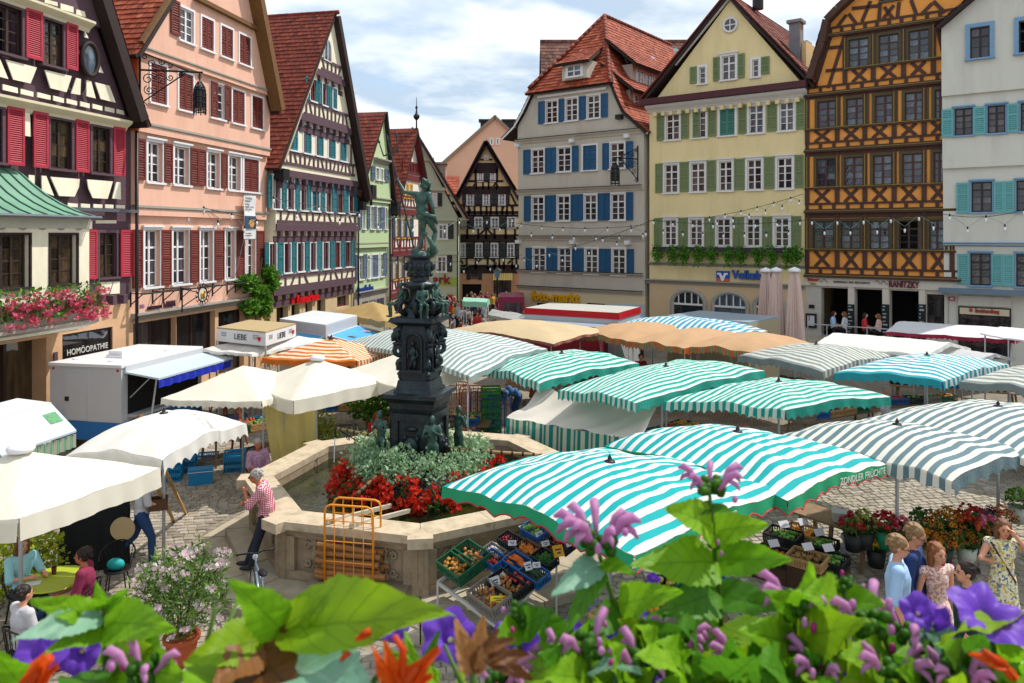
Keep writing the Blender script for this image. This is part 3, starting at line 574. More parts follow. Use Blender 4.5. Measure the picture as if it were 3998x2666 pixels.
# inn sign lettering, emblem and awning brackets
m_let = mat('dark_plum_letter', '#3a2030',.5,.05)
sgn(H2, 'GEMEINDEHAUS', m_let, 'E',(1285,1182),(1410,1172),.15,.04,.005); sgn(H2, 'LAMM', m_let, 'E',(1425,1165),(1525,1152),.3,.04,.01)
pp = H2.uz('E',1218,1160); em = MB(); em.tube([(pp[0]+.09*math.cos(a)-.05,-.03,pp[1]+.18*math.sin(a)) for a in [PI*.6+1.3*i/8*PI*.6 for i in range(9)]],.02,6); em.box(pp[0]+.02,pp[0]+.26,-.03,0,pp[1]-.02,pp[1]+.01); em.box(pp[0]+.02,pp[0]+.22,-.03,0,pp[1]+.05,pp[1]+.07)
em.build('emblem', mat('violet_emblem', '#7a5aa0',.5,.05),H2.root)
rl = MB(); za = H2.z('E',[(1240,1045),(2180,945)],.5); uu = [H2.uz('E', x, 1000,.4)[0] for x in (1230,1420,1510,1660,1870,1935,2060,2130)]
rl.tube([(uu[0],-.55,za),(uu[-1]+.6,-.55,za)],.03,6)
for u in uu: rl.bar((u, -.55,za),(u, 0,za),.03,.03); rl.bar((u, -.5,za),(u, 0,za-.4),.03,.03); rl.bar((u, -.02,za+.05),(u, -.02,za-.45),.04,.03)
rl.build('awning_rail', m_lead, H2.root)
tag(H2.root, H2.root['label'], 'house')
ins = thing('inn_sign', 'round wrought iron inn sign with a golden lamb on the salmon wall', 'sign',(0,0,0)); pc = H2.uz('E',1772,1050,.95); ins.matrix_world = H2.root.matrix_basis @ Matrix.Translation((pc[0],-.95,pc[1]))
b = MB()
for k_ in range(14): a = 2*PI*k_/14; b.tube([(.33*math.cos(a)+.09*math.cos(t+a),0,.33*math.sin(a)+.09*math.sin(t+a)) for t in [1.8*PI*j/8 for j in range(9)]],.016,4)
b.tube([(.27*math.cos(a),0,.27*math.sin(a)) for a in [2*PI*i/20 for i in range(20)]],.025,5,close=True); b.build('ring', m_iron, ins)
MB().prism([(.24*math.cos(a),.0,.24*math.sin(a)) for a in [2*PI*i/20 for i in range(20)]],(0,.015,0)).build('disc', mat('pale_disc', '#c9c4b0',.5,.05),ins)
lb = MB(); lb.ell((0,-.02,.0),(.13,.03,.075)); lb.ell((.14,-.02,.1),(.055,.03,.045)); [lb.bar((x, -.02,-.03),(x, -.02,-.16),.03,.02) for x in (-.09,-.05,.05,.09)]; lb.build('gold_lamb', mat('gilding', '#c98a22',.35,.15,8,metal=.7),ins, smooth=True)
MB().bar((-.3,.0,.1),(-1.2,.0,.28),.03,.03).bar((-.3,.0,-.05),(-1.2,.0,-.35),.025,.025).bar((-1.2,0,.3),(-1.2,0,-.55),.04,.03).bar((-1.2,0,.28),(-1.2,.95,.28),.03,.03).build('bracket', m_iron, ins)
# hanging lantern sign on a wrought iron arm at the corner of the salmon house
def scroll(cx, cz, r, turns, a0,s=1,n=16): return [(cx+s*r*(1-.8*i/n)*math.cos(a0+turns*2*PI*i/n),0,cz+r*(1-.8*i/n)*math.sin(a0+turns*2*PI*i/n)) for i in range(n+1)]
def iron_arm(name, label, M, L, scale=1.0):
    t = thing(name, label, 'sign'); t.matrix_world = M; b = MB()
    b.tube([(0,0,0),(L, 0,0)],.035,6); b.tube([(0,0,.62),(L*.78,0,.02)],.025,5); b.tube([(0,0,-1.15),(L*.72,0,-.05)],.025,5); b.bar((0,.0,.75),(0,.0,-1.25),.06,.05); b.build('bracket', m_iron, t)
    for (cx, cz, r, tn, a0) in ((.25,-.3,.2,1.4,0),(.28,-.68,.17,1.5,2),(.6,-.3,.17,1.3,1),(.95,-.22,.12,1.3,3),(.35,.22,.13,1.4,0),(.7,.3,.12,1.4,2),(.95,.2,.09,1.3,4),(.16,.45,.1,1.3,1),(1.3,-.12,.09,1.3,1),(.1,-1.2,.12,1.4,0)): MB().tube(scroll(cx, cz, r, tn, a0),.018,4).build('scroll', m_iron, t)
    return t
Mh = H2.root.matrix_basis
pa = H2.uz('A',1200,605,.3); Ma = Mh @ Matrix.Translation((pa[0]+.1,-.33,pa[1])) @ Matrix.Rotation(-1.15,4, 'Z')
ar = iron_arm('sign_bracket', 'curled wrought iron arm carrying a hanging lantern at the salmon house corner', Ma, 2.0)
def lantern(M, label, h=1.25,r=.2):
    t = thing('hanging_lantern', label, 'lantern'); t.matrix_world = M; b = MB()
    for k_ in range(8): a = 2*PI*k_/8; b.tube([(r*.25*math.cos(a),r*.25*math.sin(a),-.32),(r*.8*math.cos(a),r*.8*math.sin(a),-.5),(r*math.cos(a),r*math.sin(a),-.75),(r*math.cos(a),r*math.sin(a),-h-.2)],.02,4)
    for z in (-.6,-.85,-1.05,-1.25,-h-.1): b.tube([(r*math.cos(2*PI*i/12),r*math.sin(2*PI*i/12),z) for i in range(12)],.018,4,close=True)
    b.build('cage', m_iron, t); MB().lathe([(.02,-.35),(r*.7,-.52),(r*.9,-.78),(r*.9,-1.2),(r*.4,-1.25)],10).build('lamp_glass', mat('smoky_glass', '#2a2a2c',.2,.1),t)
    b = MB(); b.tube([(0,0,0),(0,0,-.36)],.02,5); b.tube([(.05*math.cos(2*PI*i/8),0,-.15+.07*math.sin(2*PI*i/8)) for i in range(8)],.015,4,close=True); b.build('hook', m_iron, t); return t
lantern(Ma @ Matrix.Translation((1.9,0,0)), 'long black iron cage lantern hanging before the salmon house')
# banner
pb0,pb1 = H2.uz('E',2130,180,.4),H2.uz('E',2232,568,.4); bn = thing('banner', 'narrow white exhibition banner with a painted portrait on the salmon wall', 'banner'); bn.matrix_world = Mh @ Matrix.Translation((pb0[0],-.42,pb1[1]))
bwid, bhei = pb1[0]-pb0[0],pb0[1]-pb1[1]
MB().grid(lambda u, v: (bwid*u, .02*math.sin(9*v+2*u),bhei*v),4,14).build('cloth', mat('white_cloth', '#d9d9da',.8,.03),bn)
MB().box(.02,bwid-.02,-.035,-.03,bhei*.24,bhei*.53).build('portrait_ground', mat('slate_print', '#33485c',.8,.3,6),bn)
pf = MB(); pf.ell((bwid*.62,-.035,bhei*.37),(bwid*.23,.004,bhei*.1),12,6); pf.build('portrait_face', mat('skin_print', '#c08a4a',.8,.2,9),bn)
m_ink = mat('dark_ink', '#33333a',.7,.05)
for i, (tx, zz, sz_) in enumerate((('Ausstellung',.94,.13),('museum',.87,.13),('MARTIN LUTHER',.74,.10),('und die Juden',.69,.10),('bis August',.80,.1),('www.tuebingen',.15,.09),('im Stadtmuseum',.10,.09))): text(tx, sz_*1.15,m_ink, bn, (.04,-.035,bhei*zz-.06),ext=.002,sx=.75)
b = MB(); b.tube([(0,0,bhei+.02),(bwid, 0,bhei+.02)],.02,5).tube([(0,0,0),(bwid, 0,0)],.02,5).bar((bwid/2,0,bhei+.02),(bwid/2,.42,bhei+.02),.03,.03).tube([(0,0,0),(-.6,.05,-1.55)],.012,4); b.build('pole', m_gutter, bn)
# --- tall house with teal shutters
UO = 9.05
H3 = House('teal_shutter_house', 'tall cream timbered gable house with teal shutters and a steep red roof', 'house', LP(UO),LD)
W3 = dict(id='h3', fr=m_tred, tr=m_white, nx=2,rows=[.25]*4,transom=False, tw=.07,rev=.1,shut=SH_TEAL, bar=.012); m_cream3 = mat('ivory_infill', '#e4dcc2',.9,.07,2,.1)
UR3 = H3.uz('F',1000,300,.3)[0]
H3.row('F',[(220,292),(350,417),(465,530),(580,640),(690,750),(795,850),(888,940)],(190,585,880),(965,585,800),W3,.15)
H3.shut('F',[(188,219),(303,348),(428,463),(541,579),(648,689),(758,794),(856,887),(941,968)],(190,588,890),(965,585,808),SH_TEAL, .15)
H3.row('F',[(250,328),(380,447),(495,560),(592,668, 'c'),(717,775),(820,877),(918,970)],(220,5,300),(1000,100,342),W3,.3)
H3.shut('F',[(218,249),(343,379),(458,494),(562,591),(678,716),(778,819),(878,917),(971,998)],(220,10,300),(1000,105,340),SH_TEAL, .3)
H3.row('B',[(398,480, 'c'),(518,599, 'c'),(630,703, 'c'),(738,809, 'c'),(838,905, 'c')],(400,1045,1310),(903,1180,1412),W3,.45)
H3.row('B',[(578,636),(684,730),(776,822, 'c')],(545,660,870),(820,762,955),W3,.6)
H3.shut('B',[(545,578),(636,659),(660,684),(731,753),(754,776)],(545,672,875),(820,770,955),SH_TEAL, .6)
ztr = [H3.z('F',[(250,1050),(950,960)],0),H3.z('F',[(210,500),(980,490)],.1),H3.z('B',[(240,1525),(1000,1568+70)],.25),H3.z('B',[(440,1050),(920,1165)],.4),H3.z('B',[(590,650),(840,735)],.55)]
ga1,ga2 = H3.uz('B',300,1360,.45),H3.uz('B',770,160,.6); gb1,gb2 = H3.uz('B',1055,1540,.4),H3.uz('B',830,400,.6); apx = H3.uz('B',772,160,.6)
glf = [H3.uz('B', x, y, w) for x, y, w in ((300,1360,.4),(460,990,.45),(610,590,.6))]; UL3 = 0.0
zg = H3.z('F',[(290,1160),(715,1100)])
for (x0,x1) in ((290,392),(420,492),(543,602),(645,718)):
    a, c = H3.uz('F', x0,1180)[0],H3.uz('F', x1,1180)[0]; H3.glassbox(a, c, .3,zg, 0,1,1,m_tbrown, .35)
a, c = H3.uz('F',820,1110)[0],H3.uz('F',925,1110)[0]; H3.glassbox(a, c, H3.z('F',[(825,1170)]),H3.z('F',[(825,1070),(925,1058)]),0,1,1,m_tred, .3)
aright = gb1
H3.wall([(0,ztr[0],0,1),(ztr[0],ztr[1],.15),(ztr[1],ztr[2],.3),(ztr[2],ztr[3],.45),(ztr[3],ztr[4],.6),(ztr[4],apx[1],.7)],[(0,0),(glf[0][1],0),(glf[0][1]+.01,glf[0][0]),(apx[1],apx[0])],[(0,UR3),(ztr[2]-.3,UR3),(gb2[1],gb2[0]-.3),(apx[1],apx[0]+.02)],[m_cream3,m_stone],depth=11)
def lim(z):   # facade width at height z
    l = 0 if z < glf[0][1] else lerp(glf[0][0],apx[0],(z-glf[0][1])/(apx[1]-glf[0][1]))
    r = UR3 if z < ztr[2]-.3 else lerp(UR3,apx[0],(z-ztr[2]+.3)/(apx[1]-ztr[2]+.3))
    return l, r
for i, w in enumerate((.15,.3,.45,.6,.7)):
    z = ztr[i]; l, r = lim(z+.3); H3.boxp('jetty_beam', m_timber, l, r, z-.02,z+.3,w, w+.06); H3.dentils(l+.1,r-.1,z-.02,max(4,int((r-l)/.72)),m_timber, w-.15,(.2,.24),.2)
    H3.boxp('sill_plate', m_timber, l+.02,r-.02,z-.55,z-.27,w-.15,w-.1)
bands = [(('F',(250,905,985),(950,830,925)),.15, '\\|/|\\ |/|\\|/|'),(('F',(215,320,415),(985,350,430)),.3, '|/|\\||/|\\|/|\\|'),(('B',(330,1330,1420),(960,1430,1530)),.45, '\\|\\||/||\\||/|/|\\|'),(('B',(480,880,990),(900,985,1095)),.6, '|\\||\\|||/|\\'),(('B',(640,500,590),(830,570,660)),.7, '\\|||/')]
for (bd, w, pat) in bands:
    k_, la, lb_ = bd; z1 = H3.z(k_, [(la[0],la[1]),(lb_[0],lb_[1])],w); z0 = H3.z(k_, [(la[0],la[2]),(lb_[0],lb_[2])],w); l, r = lim((z0+z1)/2+.4); H3.tband(l+.1,r-.1,z0,z1,pat, .12,m_timber, w, rt=.13)
for i, (w, z0,z1,n) in enumerate(((.15,ztr[0]+1.0,ztr[1]-.5,8),(.3,ztr[1]+1.0,ztr[2]-.5,8),(.45,ztr[2]+1.1,ztr[3]-.5,6))):
    l, r = lim(z1)
    for j in range(n): u = lerp(l+.12,r-.12,j/(n-1)); H3.beam((u, z0),(u, z1),.13,m_timber, w, 'timber_post')
H3.verge([(UR3+.3,ztr[2]-.7),(apx[0]+.05,apx[1]+.1)],.7,m_tbrown, .34,.32); H3.verge([(glf[0][0]-.1,glf[0][1]-.3),(apx[0]-.06,apx[1]+.05)],.7,mat('pale_verge', '#b7a58c',.8,.1),.1,.12)
_a, _b = off(glf[0],apx, .9,.2,-1); tile_roof(H3.root, (_a[0],9,_a[1]),(_a[0],-.85,_a[1]),(apx[0]-.02,-.85,apx[1]+.3),(apx[0]-.02,9,apx[1]+.3),m_tile_r, .27,.24)
tile_roof(H3.root, (UR3+.5,-.8,ztr[2]-.8),(UR3+.5,11,ztr[2]-.8),(apx[0]+.1,11,apx[1]+.1),(apx[0]+.1,-.8,apx[1]+.2),m_tile_r)
ridge_tiles(H3.root, (apx[0],-1.0,apx[1]+.3),(apx[0],10,apx[1]+.3),m_tile_r)
ac = H3.uz('B',732,445,.7); b = MB(); prf = [(ac[0]-.42,-.72,ac[1]-.5)]+[(ac[0]+.42*math.cos(a),-.72,ac[1]+.1+.5*math.sin(a)) for a in [PI-PI*i/10 for i in range(11)]]+[(ac[0]+.42,-.72,ac[1]-.5)]
aw = MB().tube(prf, .05,5,close=True).build('attic_window', m_white, H3.root); MB().prism([(x, -.71,z) for x, y, z in prf],(0,.03,0)).build('pane', GLASSB, aw); MB().bar((ac[0],-.74,ac[1]-.5),(ac[0],-.74,ac[1]+.6),.05,.03,up=(0,1,0)).build('sash_bar', m_white, aw)
H3.downpipe(UR3+.1,0,ztr[2]-.8,.2); H3.boxp('hopper_head', m_lead, UR3-.15,UR3+.3,ztr[2]-1.3,ztr[2]-.8,.3,.7); H3.boxp('hopper_head', m_lead, -.2,.35,glf[0][1]-1.1,glf[0][1]-.6,.3,.8)
m_redl = mat('red_letter', '#c8101a',.45,.04); sgn(H3, 'Kreissparkasse', m_redl, 'F',(462,1125),(655,1092),.5,.12,.02,.04)
pk = H3.uz('F',418,1130,.1); text('s',.6,m_redl, H3.root, (pk[0],-.12,pk[1]),ext=.04,bold=.03); MB().ell((pk[0]+.16,-.12,pk[1]+.48),(.09,.04,.09)).build('emblem_dot', m_redl, H3.root)
# creeper on the corner between the salmon and the teal house is planted later
# --- pale green house
H4 = House('pale_green_house', 'narrow pale green house with grey louvred shutters and blue lettering', 'house', LP(18.4),LD)
m_green4 = mat('pale_green_render', '#b3c79a',.9,.06,1.4,.1); m_slate = mat('slate_blue_shutter_paint', '#56657c',.55,.1,5,rnd=.08); SH_SL = dict(id='sl', m=m_slate, pitch=.085)
W4 = dict(id='h4', fr=m_white, tr=m_white, nx=2,rows=[.3,.35,.35],tw=.08,rev=.14,shut=SH_SL)
UR4 = H4.uz('F',1255,600)[0]; H4.row('F',[(1038,1068),(1108,1145),(1165,1200),(1235,1258)],(1020,262,475),(1260,285,480),W4,.15)
H4.shut('F',[(1018,1037),(1085,1107),(1148,1164),(1201,1234)],(1020,265,475),(1260,290,480),SH_SL, .15)
H4.row('F',[(1005,1050),(1083,1108),(1118,1183, 'c'),(1195,1225)],(985,700,920),(1250,688,890),W4,0); H4.shut('F',[(985,1004),(1052,1082),(1226,1252)],(985,705,920),(1250,690,890),SH_SL, 0)
H4.row('B',[(1155,1190),(1198,1225)],(1150,1455,1565),(1230,1475,1580),W4,.25); H4.shut('B',[(1120,1152),(1240,1275)],(1150,1460,1580),(1230,1470,1580),SH_SL, .25)
z4 = [H4.z('F',[(975,1085),(1240,1020)]),H4.z('F',[(990,650),(1250,630)]),H4.z('F',[(1020,235),(1290,260)])]; ea = H4.uz('B',1150,1400,.2); ap4 = H4.uz('B',1215,1000,.2); er4 = (UR4,ea[1])
H4.wall([(0,z4[0],0,1),(z4[0],z4[1],0),(z4[1],z4[2],.15),(z4[2],ap4[1],.25)],[(0,0),(z4[2]+.6,0),(ap4[1],ap4[0])],[(0,UR4),(z4[2]+.6,UR4),(ap4[1],ap4[0]+.8)],[m_green4,m_grey],depth=9)
for z, w in zip(z4,(0,0,.15)): H4.band('cornice', m_grey, 0,UR4,z-.05,z+.3,w, w+.12)
H4.band('cornice', m_grey, ea[0]-.3,UR4-.4,ea[1]-.2,ea[1]+.15,.25,.45)
tile_roof(H4.root, (-.5,9,z4[2]+.2),(-.5,-.6,z4[2]+.2),(ap4[0],-.4,ap4[1]+.1),(ap4[0],9,ap4[1]+.1),m_tile_r, .3,.26); tile_roof(H4.root, (UR4+.5,-.5,z4[2]+.2),(UR4+.5,9,z4[2]+.2),(ap4[0]+.2,9,ap4[1]+.1),(ap4[0]+.2,-.5,ap4[1]+.1),m_tile_r, .35,.3)
for (x, y) in ((1090,140),(1310,280)):
    b = MB()
    pc = H4.uz('F', x, y, .3); b.box(pc[0]-.25,pc[0]+.35,-.7,-.2,pc[1]-.5,pc[1]+.3); b.tube([(pc[0]-.6,-.5,pc[1]+.3),(pc[0],-.5,pc[1]-.1),(pc[0],-.5,pc[1]-.9)],.08,6); b.build('gutter_head', m_lead, H4.root)
for (x0,x1) in ((1040,1090),(1100,1155),(1165,1230)): a, c = H4.uz('F', x0,1120)[0],H4.uz('F', x1,1120)[0]; H4.boxp('shop_window', GLASSB, a, c, 1.0,z4[0]-.35,-.02,.02)
sgn(H4, 'Apotheke', mat('blue_letter', '#14357e',.45,.05), 'F',(990,1052),(1135,1018),.62,.1,.03,.04)
H4.downpipe(UR4+.05,0,z4[2],.1)
# --- red timbered house in the side street
H5 = House('red_timbered_house', 'white house with red timbers and blue and yellow shutters behind the statue', 'house', LP(23.9),LD)
m_yel = mat('yellow_window_paint', '#c79a34',.5,.08); m_blue5 = mat('dark_blue_shutter_paint', '#1f4a63',.5,.1,rnd=.1); SH5 = dict(id='s5', m=m_blue5,pitch=.1)
W5 = dict(id='h5', fr=m_white, tr=m_yel, nx=2,rows=[.3,.35,.35],tw=.12,rev=.1,shut=SH5)
UR5 = 6.6; l5 = H5.row('F',[(1325,1360),(1378,1412),(1430,1462)],(1290,372,555),(1500,380,555),W5,.15); H5.shut('F',[(1308,1325),(1362,1378),(1414,1430),(1463,1480)],(1290,375,555),(1500,382,555),SH5,.15)
H5.row('F',[(1305,1340),(1358,1392),(1412,1442),(1460,1488)],(1290,740,920),(1490,735,900),W5,0); H5.shut('F',[(1286,1304),(1342,1357),(1394,1411),(1444,1459)],(1290,742,920),(1490,736,900),SH5,0)
H5.row('F',[(1395,1412),(1425,1445),(1455,1480)],(1380,65,200),(1490,95,215),W5,.25)
z5 = [H5.z('F',[(1260,1075),(1380,1050)]),H5.z('F',[(1280,700),(1500,680)]),H5.z('F',[(1320,330),(1490,335)]),H5.z('B',[(1380,1545),(1480,1568)])]; ap5 = H5.uz('B',1478,1130,.3); el5 = H5.uz('B',1375,1550,.2)
H5.wall([(0,z5[0],0,1),(z5[0],z5[1],0),(z5[1],z5[2],.15),(z5[2],ap5[1],.25)],[(0,0),(z5[2],0),(el5[1],el5[0]),(ap5[1],ap5[0])],[(0,UR5),(z5[2],UR5),(ap5[1],ap5[0]+.05)],[mat('white_infill', '#e2ddd4',.9,.06),m_peach],depth=8)
for z, w in zip(z5,(0,.15,.25,.3)):
    H5.beam((.1,z),(UR5 if z < z5[2]+1 else UR5-1.6,z),.35,m_tred, w); H5.tband(.15 if z < z5[2]+1 else el5[0],UR5-.2 if z < z5[2]+1 else UR5-1.8,z+.35,z+1.05, '|\\||/|\\|/||',.13,m_tred, w, rt=.12)
for j in range(6): u = lerp(.1,UR5-.1,j/5); H5.beam((u, z5[0]),(u, z5[1]),.16,m_tred, 0, 'timber_post'); H5.beam((u, z5[1]),(u, z5[2]),.16,m_tred, .15, 'timber_post')
H5.verge([(UR5+.2,z5[2]+.2),(ap5[0]+.1,ap5[1])],.3,m_tred, .35,.35)
tile_roof(H5.root, (-.4,8,z5[2]-.2),(-.4,-.7,z5[2]-.2),(ap5[0],-.7,ap5[1]),(ap5[0],8,ap5[1]),m_tile_r, .32,.28); tile_roof(H5.root, (UR5+.5,-.7,z5[2]),(UR5+.5,8,z5[2]),(ap5[0]+.1,8,ap5[1]),(ap5[0]+.1,-.7,ap5[1]),m_tile_r, .35,.3)
MB().lathe([(.06,0),(.05,.6),(.2,.75),(.24,.9),(.1,1.05),(.04,1.3),(.1,1.5),(.03,1.6),(.02,2.2)],8,(ap5[0],-.6,ap5[1])).build('finial', m_lead, H5.root, smooth=True)
# --- grey green gable, black timbered house, far houses
H6 = House('sage_green_house', 'sage green rendered gable house with black shutters at the street corner', 'house',((1470-CX)/FPX*60,60),(1,.04))
m_sage = mat('sage_render', '#b1b8a0',.9,.06,1.2,.1); m_blk = mat('black_green_shutter_paint', '#23292a',.55,.1,rnd=.1); SH6 = dict(id='s6', m=m_blk, pitch=.12)
W6 = dict(id='h6', fr=m_white, tr=m_white, nx=2,rows=[.3,.7],tw=.1,rev=.12,shut=SH6); LL = [(1690,1500)]
for (x0,x1,y0,y1,sh) in ((1700,1790,435,565,(1790,1838)),(1690,1782,710,852,(1782,1825))):
    H6.row('F',[(x0,x1)],(x0,y0,y1),(x1,y0,y1),W6,0); H6.shut('F',[sh],(x0,y0,y1),(x1,y0,y1),SH6)
H6.row('F',[(1655,1698)],(1655,165,275),(1698,165,275),W6,0); H6.shut('F',[(1698,1738)],(1690,165,280),(1740,165,280),SH6); H6.row('B',[(1530,1578)],(1530,1472,1540),(1580,1472,1540),W6,0)
e6 = H6.uz('F',1925,385); a6 = H6.uz('B',1490,1150); r6 = H6.uz('F',1880,700)[0]
H6.wall([(0,a6[1],0)],[(0,a6[0]-(r6-a6[0])),(e6[1],a6[0]-(r6-a6[0])),(a6[1],a6[0]-.05)],[(0,r6),(e6[1],r6),(a6[1],a6[0]+.05)],m_sage, depth=8)
for y, x1 in ((690,1895),(395,1935),(130,1770),(-130,1670)):
    z = H6.z('F',[(1690,y)]); H6.boxp('cornice', m_sage, a6[0]-1.5,H6.uz('F', x1,y)[0],z-.12,z+.12,0,.18)
H6.verge([(e6[0]+.3,e6[1]-.2),(a6[0],a6[1]+.15)],0,mat('grey_verge', '#a39c8a',.8,.1),.3,.5)
tile_roof(H6.root, (e6[0]+.4,-.6,e6[1]),(e6[0]+.4,8,e6[1]),(a6[0],8,a6[1]+.3),(a6[0],-.6,a6[1]+.3),m_tile_r, .5,.4)
pk = H6.uz('F',1760,955,.1); text('ark',1.0,mat('dark_red_letter', '#7e1620',.5,.05),H6.root, (pk[0]-.9,-.1,pk[1]),ext=.05,bold=.03); H6.boxp('shop_sign', mat('yellow_green_panel', '#9db04c',.6,.1),H6.uz('F',1720,1130)[0],r6,2.0,2.6,0,.05)
MB().box(a6[0]+1.75,a6[0]+2.4,2,2.8,a6[1]-4.2,a6[1]-2.3).box(a6[0]+1.6,a6[0]+2.55,1.8,3,a6[1]-2.35,a6[1]-2.2).build('chimney', m_grey, H6.root); H6.downpipe(r6-.05,0,e6[1],.05)
Y7 = 66
H7 = House('black_timbered_house', 'ochre infilled house with black timbers and a pointed gable at the street end', 'house',((1785-CX)/FPX*Y7,Y7),(1,.0))
m_och = mat('pale_ochre_infill', '#d8c396',.9,.06,1.4,.1); W7 = dict(id='h7', fr=m_white, tr=m_white, nx=2,rows=[.33,.33,.34],tw=.1,rev=.1,shut=SH6,transom=False); SH7 = dict(SH6,id='s7')
T = lambda x, y, w=0: H7.uz('T', x, y, w)
rows7 = [([(232,292),(372,457),(520,605),(678,760)],948,1085),([(250,298),(368,455),(527,612),(685,772)],700,805),([(295,370),(450,522),(600,673)],473,585),([(400,460),(522,575)],262,358),([(468,503)],108,152)]
sh7 = [[(293,371,2),(458,519,2),(606,677,2),(761,800)],[(299,367,2),(456,526,2),(613,684,2)],[(258,294),(371,449,2),(523,599,2),(674,710)],[(461,521,2)],[]]
for (ws_, y0,y1),sh in zip(rows7,sh7):
    H7.row('T', ws_, (200,y0,y1),(800,y0,y1),W7,0)
    if sh: H7.shut('T', sh, (200,y0+4,y1-2),(800,y0+4,y1-2),SH7)
a7 = T(485,0); el7,er7 = T(232,530),T(785,540); u0_, u1_ = T(215,1000)[0],T(815,1000)[0]; gz = T(500,1210)[1]
H7.holes.append((T(255,1400)[0],T(440,1400)[0],.02,T(300,1345)[1],0,.5)); H7.holes.append((T(340,1270)[0],T(408,1270)[0],T(340,1300)[1],T(340,1228)[1],0,.15)); H7.holes.append((T(555,1370)[0],T(725,1370)[0],T(555,1440)[1],T(555,1305)[1],0,.2))
H7.boxp('gate', m_dark, T(255,1400)[0],T(440,1400)[0],.02,T(300,1345)[1],-.55,-.4); H7.boxp('pane', GLASS, T(340,1270)[0],T(408,1270)[0],T(340,1300)[1],T(340,1228)[1],-.16,-.1); H7.boxp('shop_window', GLASS, T(555,1370)[0],T(725,1370)[0],T(555,1440)[1],T(555,1305)[1],-.2,-.1)
H7.shut('T',[(298,338),(409,446)],(200,1228,1303),(800,1228,1303),SH7)
H7.wall([(0,gz, 0,1),(gz, a7[1],0)],[(0,u0_),(el7[1],u0_),(a7[1],a7[0]-.02)],[(0,u1_),(er7[1],u1_),(a7[1],a7[0]+.02)],[m_och, mat('warm_plaster', '#cf9b77',.9,.08)],depth=9)
def T7rail(y, th, x0=205,x1=810): z = T(500,y)[1]; H7.beam((T(x0,y)[0],z),(T(x1,y)[0],z),th, m_tbrown, 0)
for y, th in ((1208,.6),(1170,.2),(1092,.22),(918,.55),(880,.2),(808,.18),(690,.2),(660,.25),(592,.18)): T7rail(y, th)
for y, th, x0,x1 in ((448,.7,262,720),(360,.18,310,650),(235,.9,365,600),(155,.15,430,545)): T7rail(y, th, x0,x1)
def posts7(xs, y0,y1,th=.18):
    for x in xs: H7.beam(T(x, y1),T(x, y0),th, m_tbrown, 0, 'timber_post')
posts7([300,385,500,565,612,655,735,775],1095,1205); posts7([305,410,485,565,672,762],808,915); posts7([235,275,320,375,435,490,530,585,640,685,740],595,690); posts7([390,455,510,585],360,440,.15); posts7([385,590],245,360); posts7([230,365,460,615,677],690,808,.12); posts7([225,372,460,520,610,677,765],935,1090,.14)
for (x0,y0,x1,y1) in ((225,1095,265,1150),(395,1150,440,1098),(525,1098,585,1150),(690,1150,745,1098),(425,870,485,812),(545,870,490,812),(315,600,340,655),(630,655,655,600),(725,600,745,655),(355,425,385,375),(550,425,578,372),(600,425,582,372),(720,480,772,590)): H7.beam(T(x0,y0),T(x1,y1),.16,m_tbrown, 0, 'timber_brace',.044)
H7.verge([(el7[0]-.5,el7[1]-.5),(a7[0],a7[1]+.1)],0,m_tbrown, .4,.5); H7.verge([(er7[0]+.3,er7[1]-.1),(a7[0],a7[1]+.1)],0,m_tbrown, .4,.5)
tile_roof(H7.root, (er7[0]+.6,-.5,er7[1]-.2),(er7[0]+.6,9,er7[1]-.2),(a7[0],9,a7[1]+.2),(a7[0],-.5,a7[1]+.2),m_tile_r, .5,.4); tile_roof(H7.root, (el7[0]-.6,9,el7[1]-.4),(el7[0]-.6,-.5,el7[1]-.4),(a7[0],-.5,a7[1]+.2),(a7[0],9,a7[1]+.2),m_tile_r, .5,.4)
b = MB(); za, zb = T(555,1240)[1],T(555,1300)[1]; b.grid(lambda u, v: (lerp(T(555,1240)[0],T(740,1240)[0],u),-.1-1.0*v, lerp(za, zb, v)),12,1,st=lambda u, v: (u, v, 0)); b.build('awning', st_mat('yellow_stripes',['#d9c27a', '#b99c4a'],mode='str', n=9),H7.root)
# far pink house and roofs behind
H8 = House('distant_pink_house', 'large pale pink gable wall rising behind the black timbered house', 'house',((1690-CX)/FPX*84,84),(1,0))
m_pink8 = mat('faded_pink_render', '#d7ae97',.9,.05,.8,.1); W8 = dict(id='h8', fr=m_white, tr=m_white, nx=1,rows=[1],tw=.12,rev=.1,transom=False, glass=GLASSB)
a8 = H8.uz('B',2200,1030); l8,r8 = H8.uz('B',1690,1480),H8.uz('B',2700,1480)
H8.row('B',[(2155,2190),(2208,2243)],(2150,1205,1260),(2245,1205,1260),W8,0)
H8.wall([(0,a8[1],0)],[(0,l8[0]),(l8[1],l8[0]),(a8[1],a8[0])],[(0,r8[0]),(r8[1],r8[0]),(a8[1],a8[0]+.01)],m_pink8,depth=12)
H8.verge([(l8[0]-.3,l8[1]-.2),(a8[0],a8[1]+.1)],0,mat('grey_brown_verge', '#8d7a6b',.8,.1),.3,.3); H8.verge([(r8[0]+.3,r8[1]-.2),(a8[0],a8[1]+.1)],0,MATS['grey_brown_verge'],.3,.3)
for x in (2122,2320): c = H8.uz('B', x, 1080,-2); MB().box(c[0]-.6,c[0]+.6,1.5,2.7,c[1]-3.5,c[1]+.1).box(c[0]-.8,c[0]+.8,1.3,2.9,c[1]+.2,c[1]+.4).build('chimney', m_lead, H8.root)
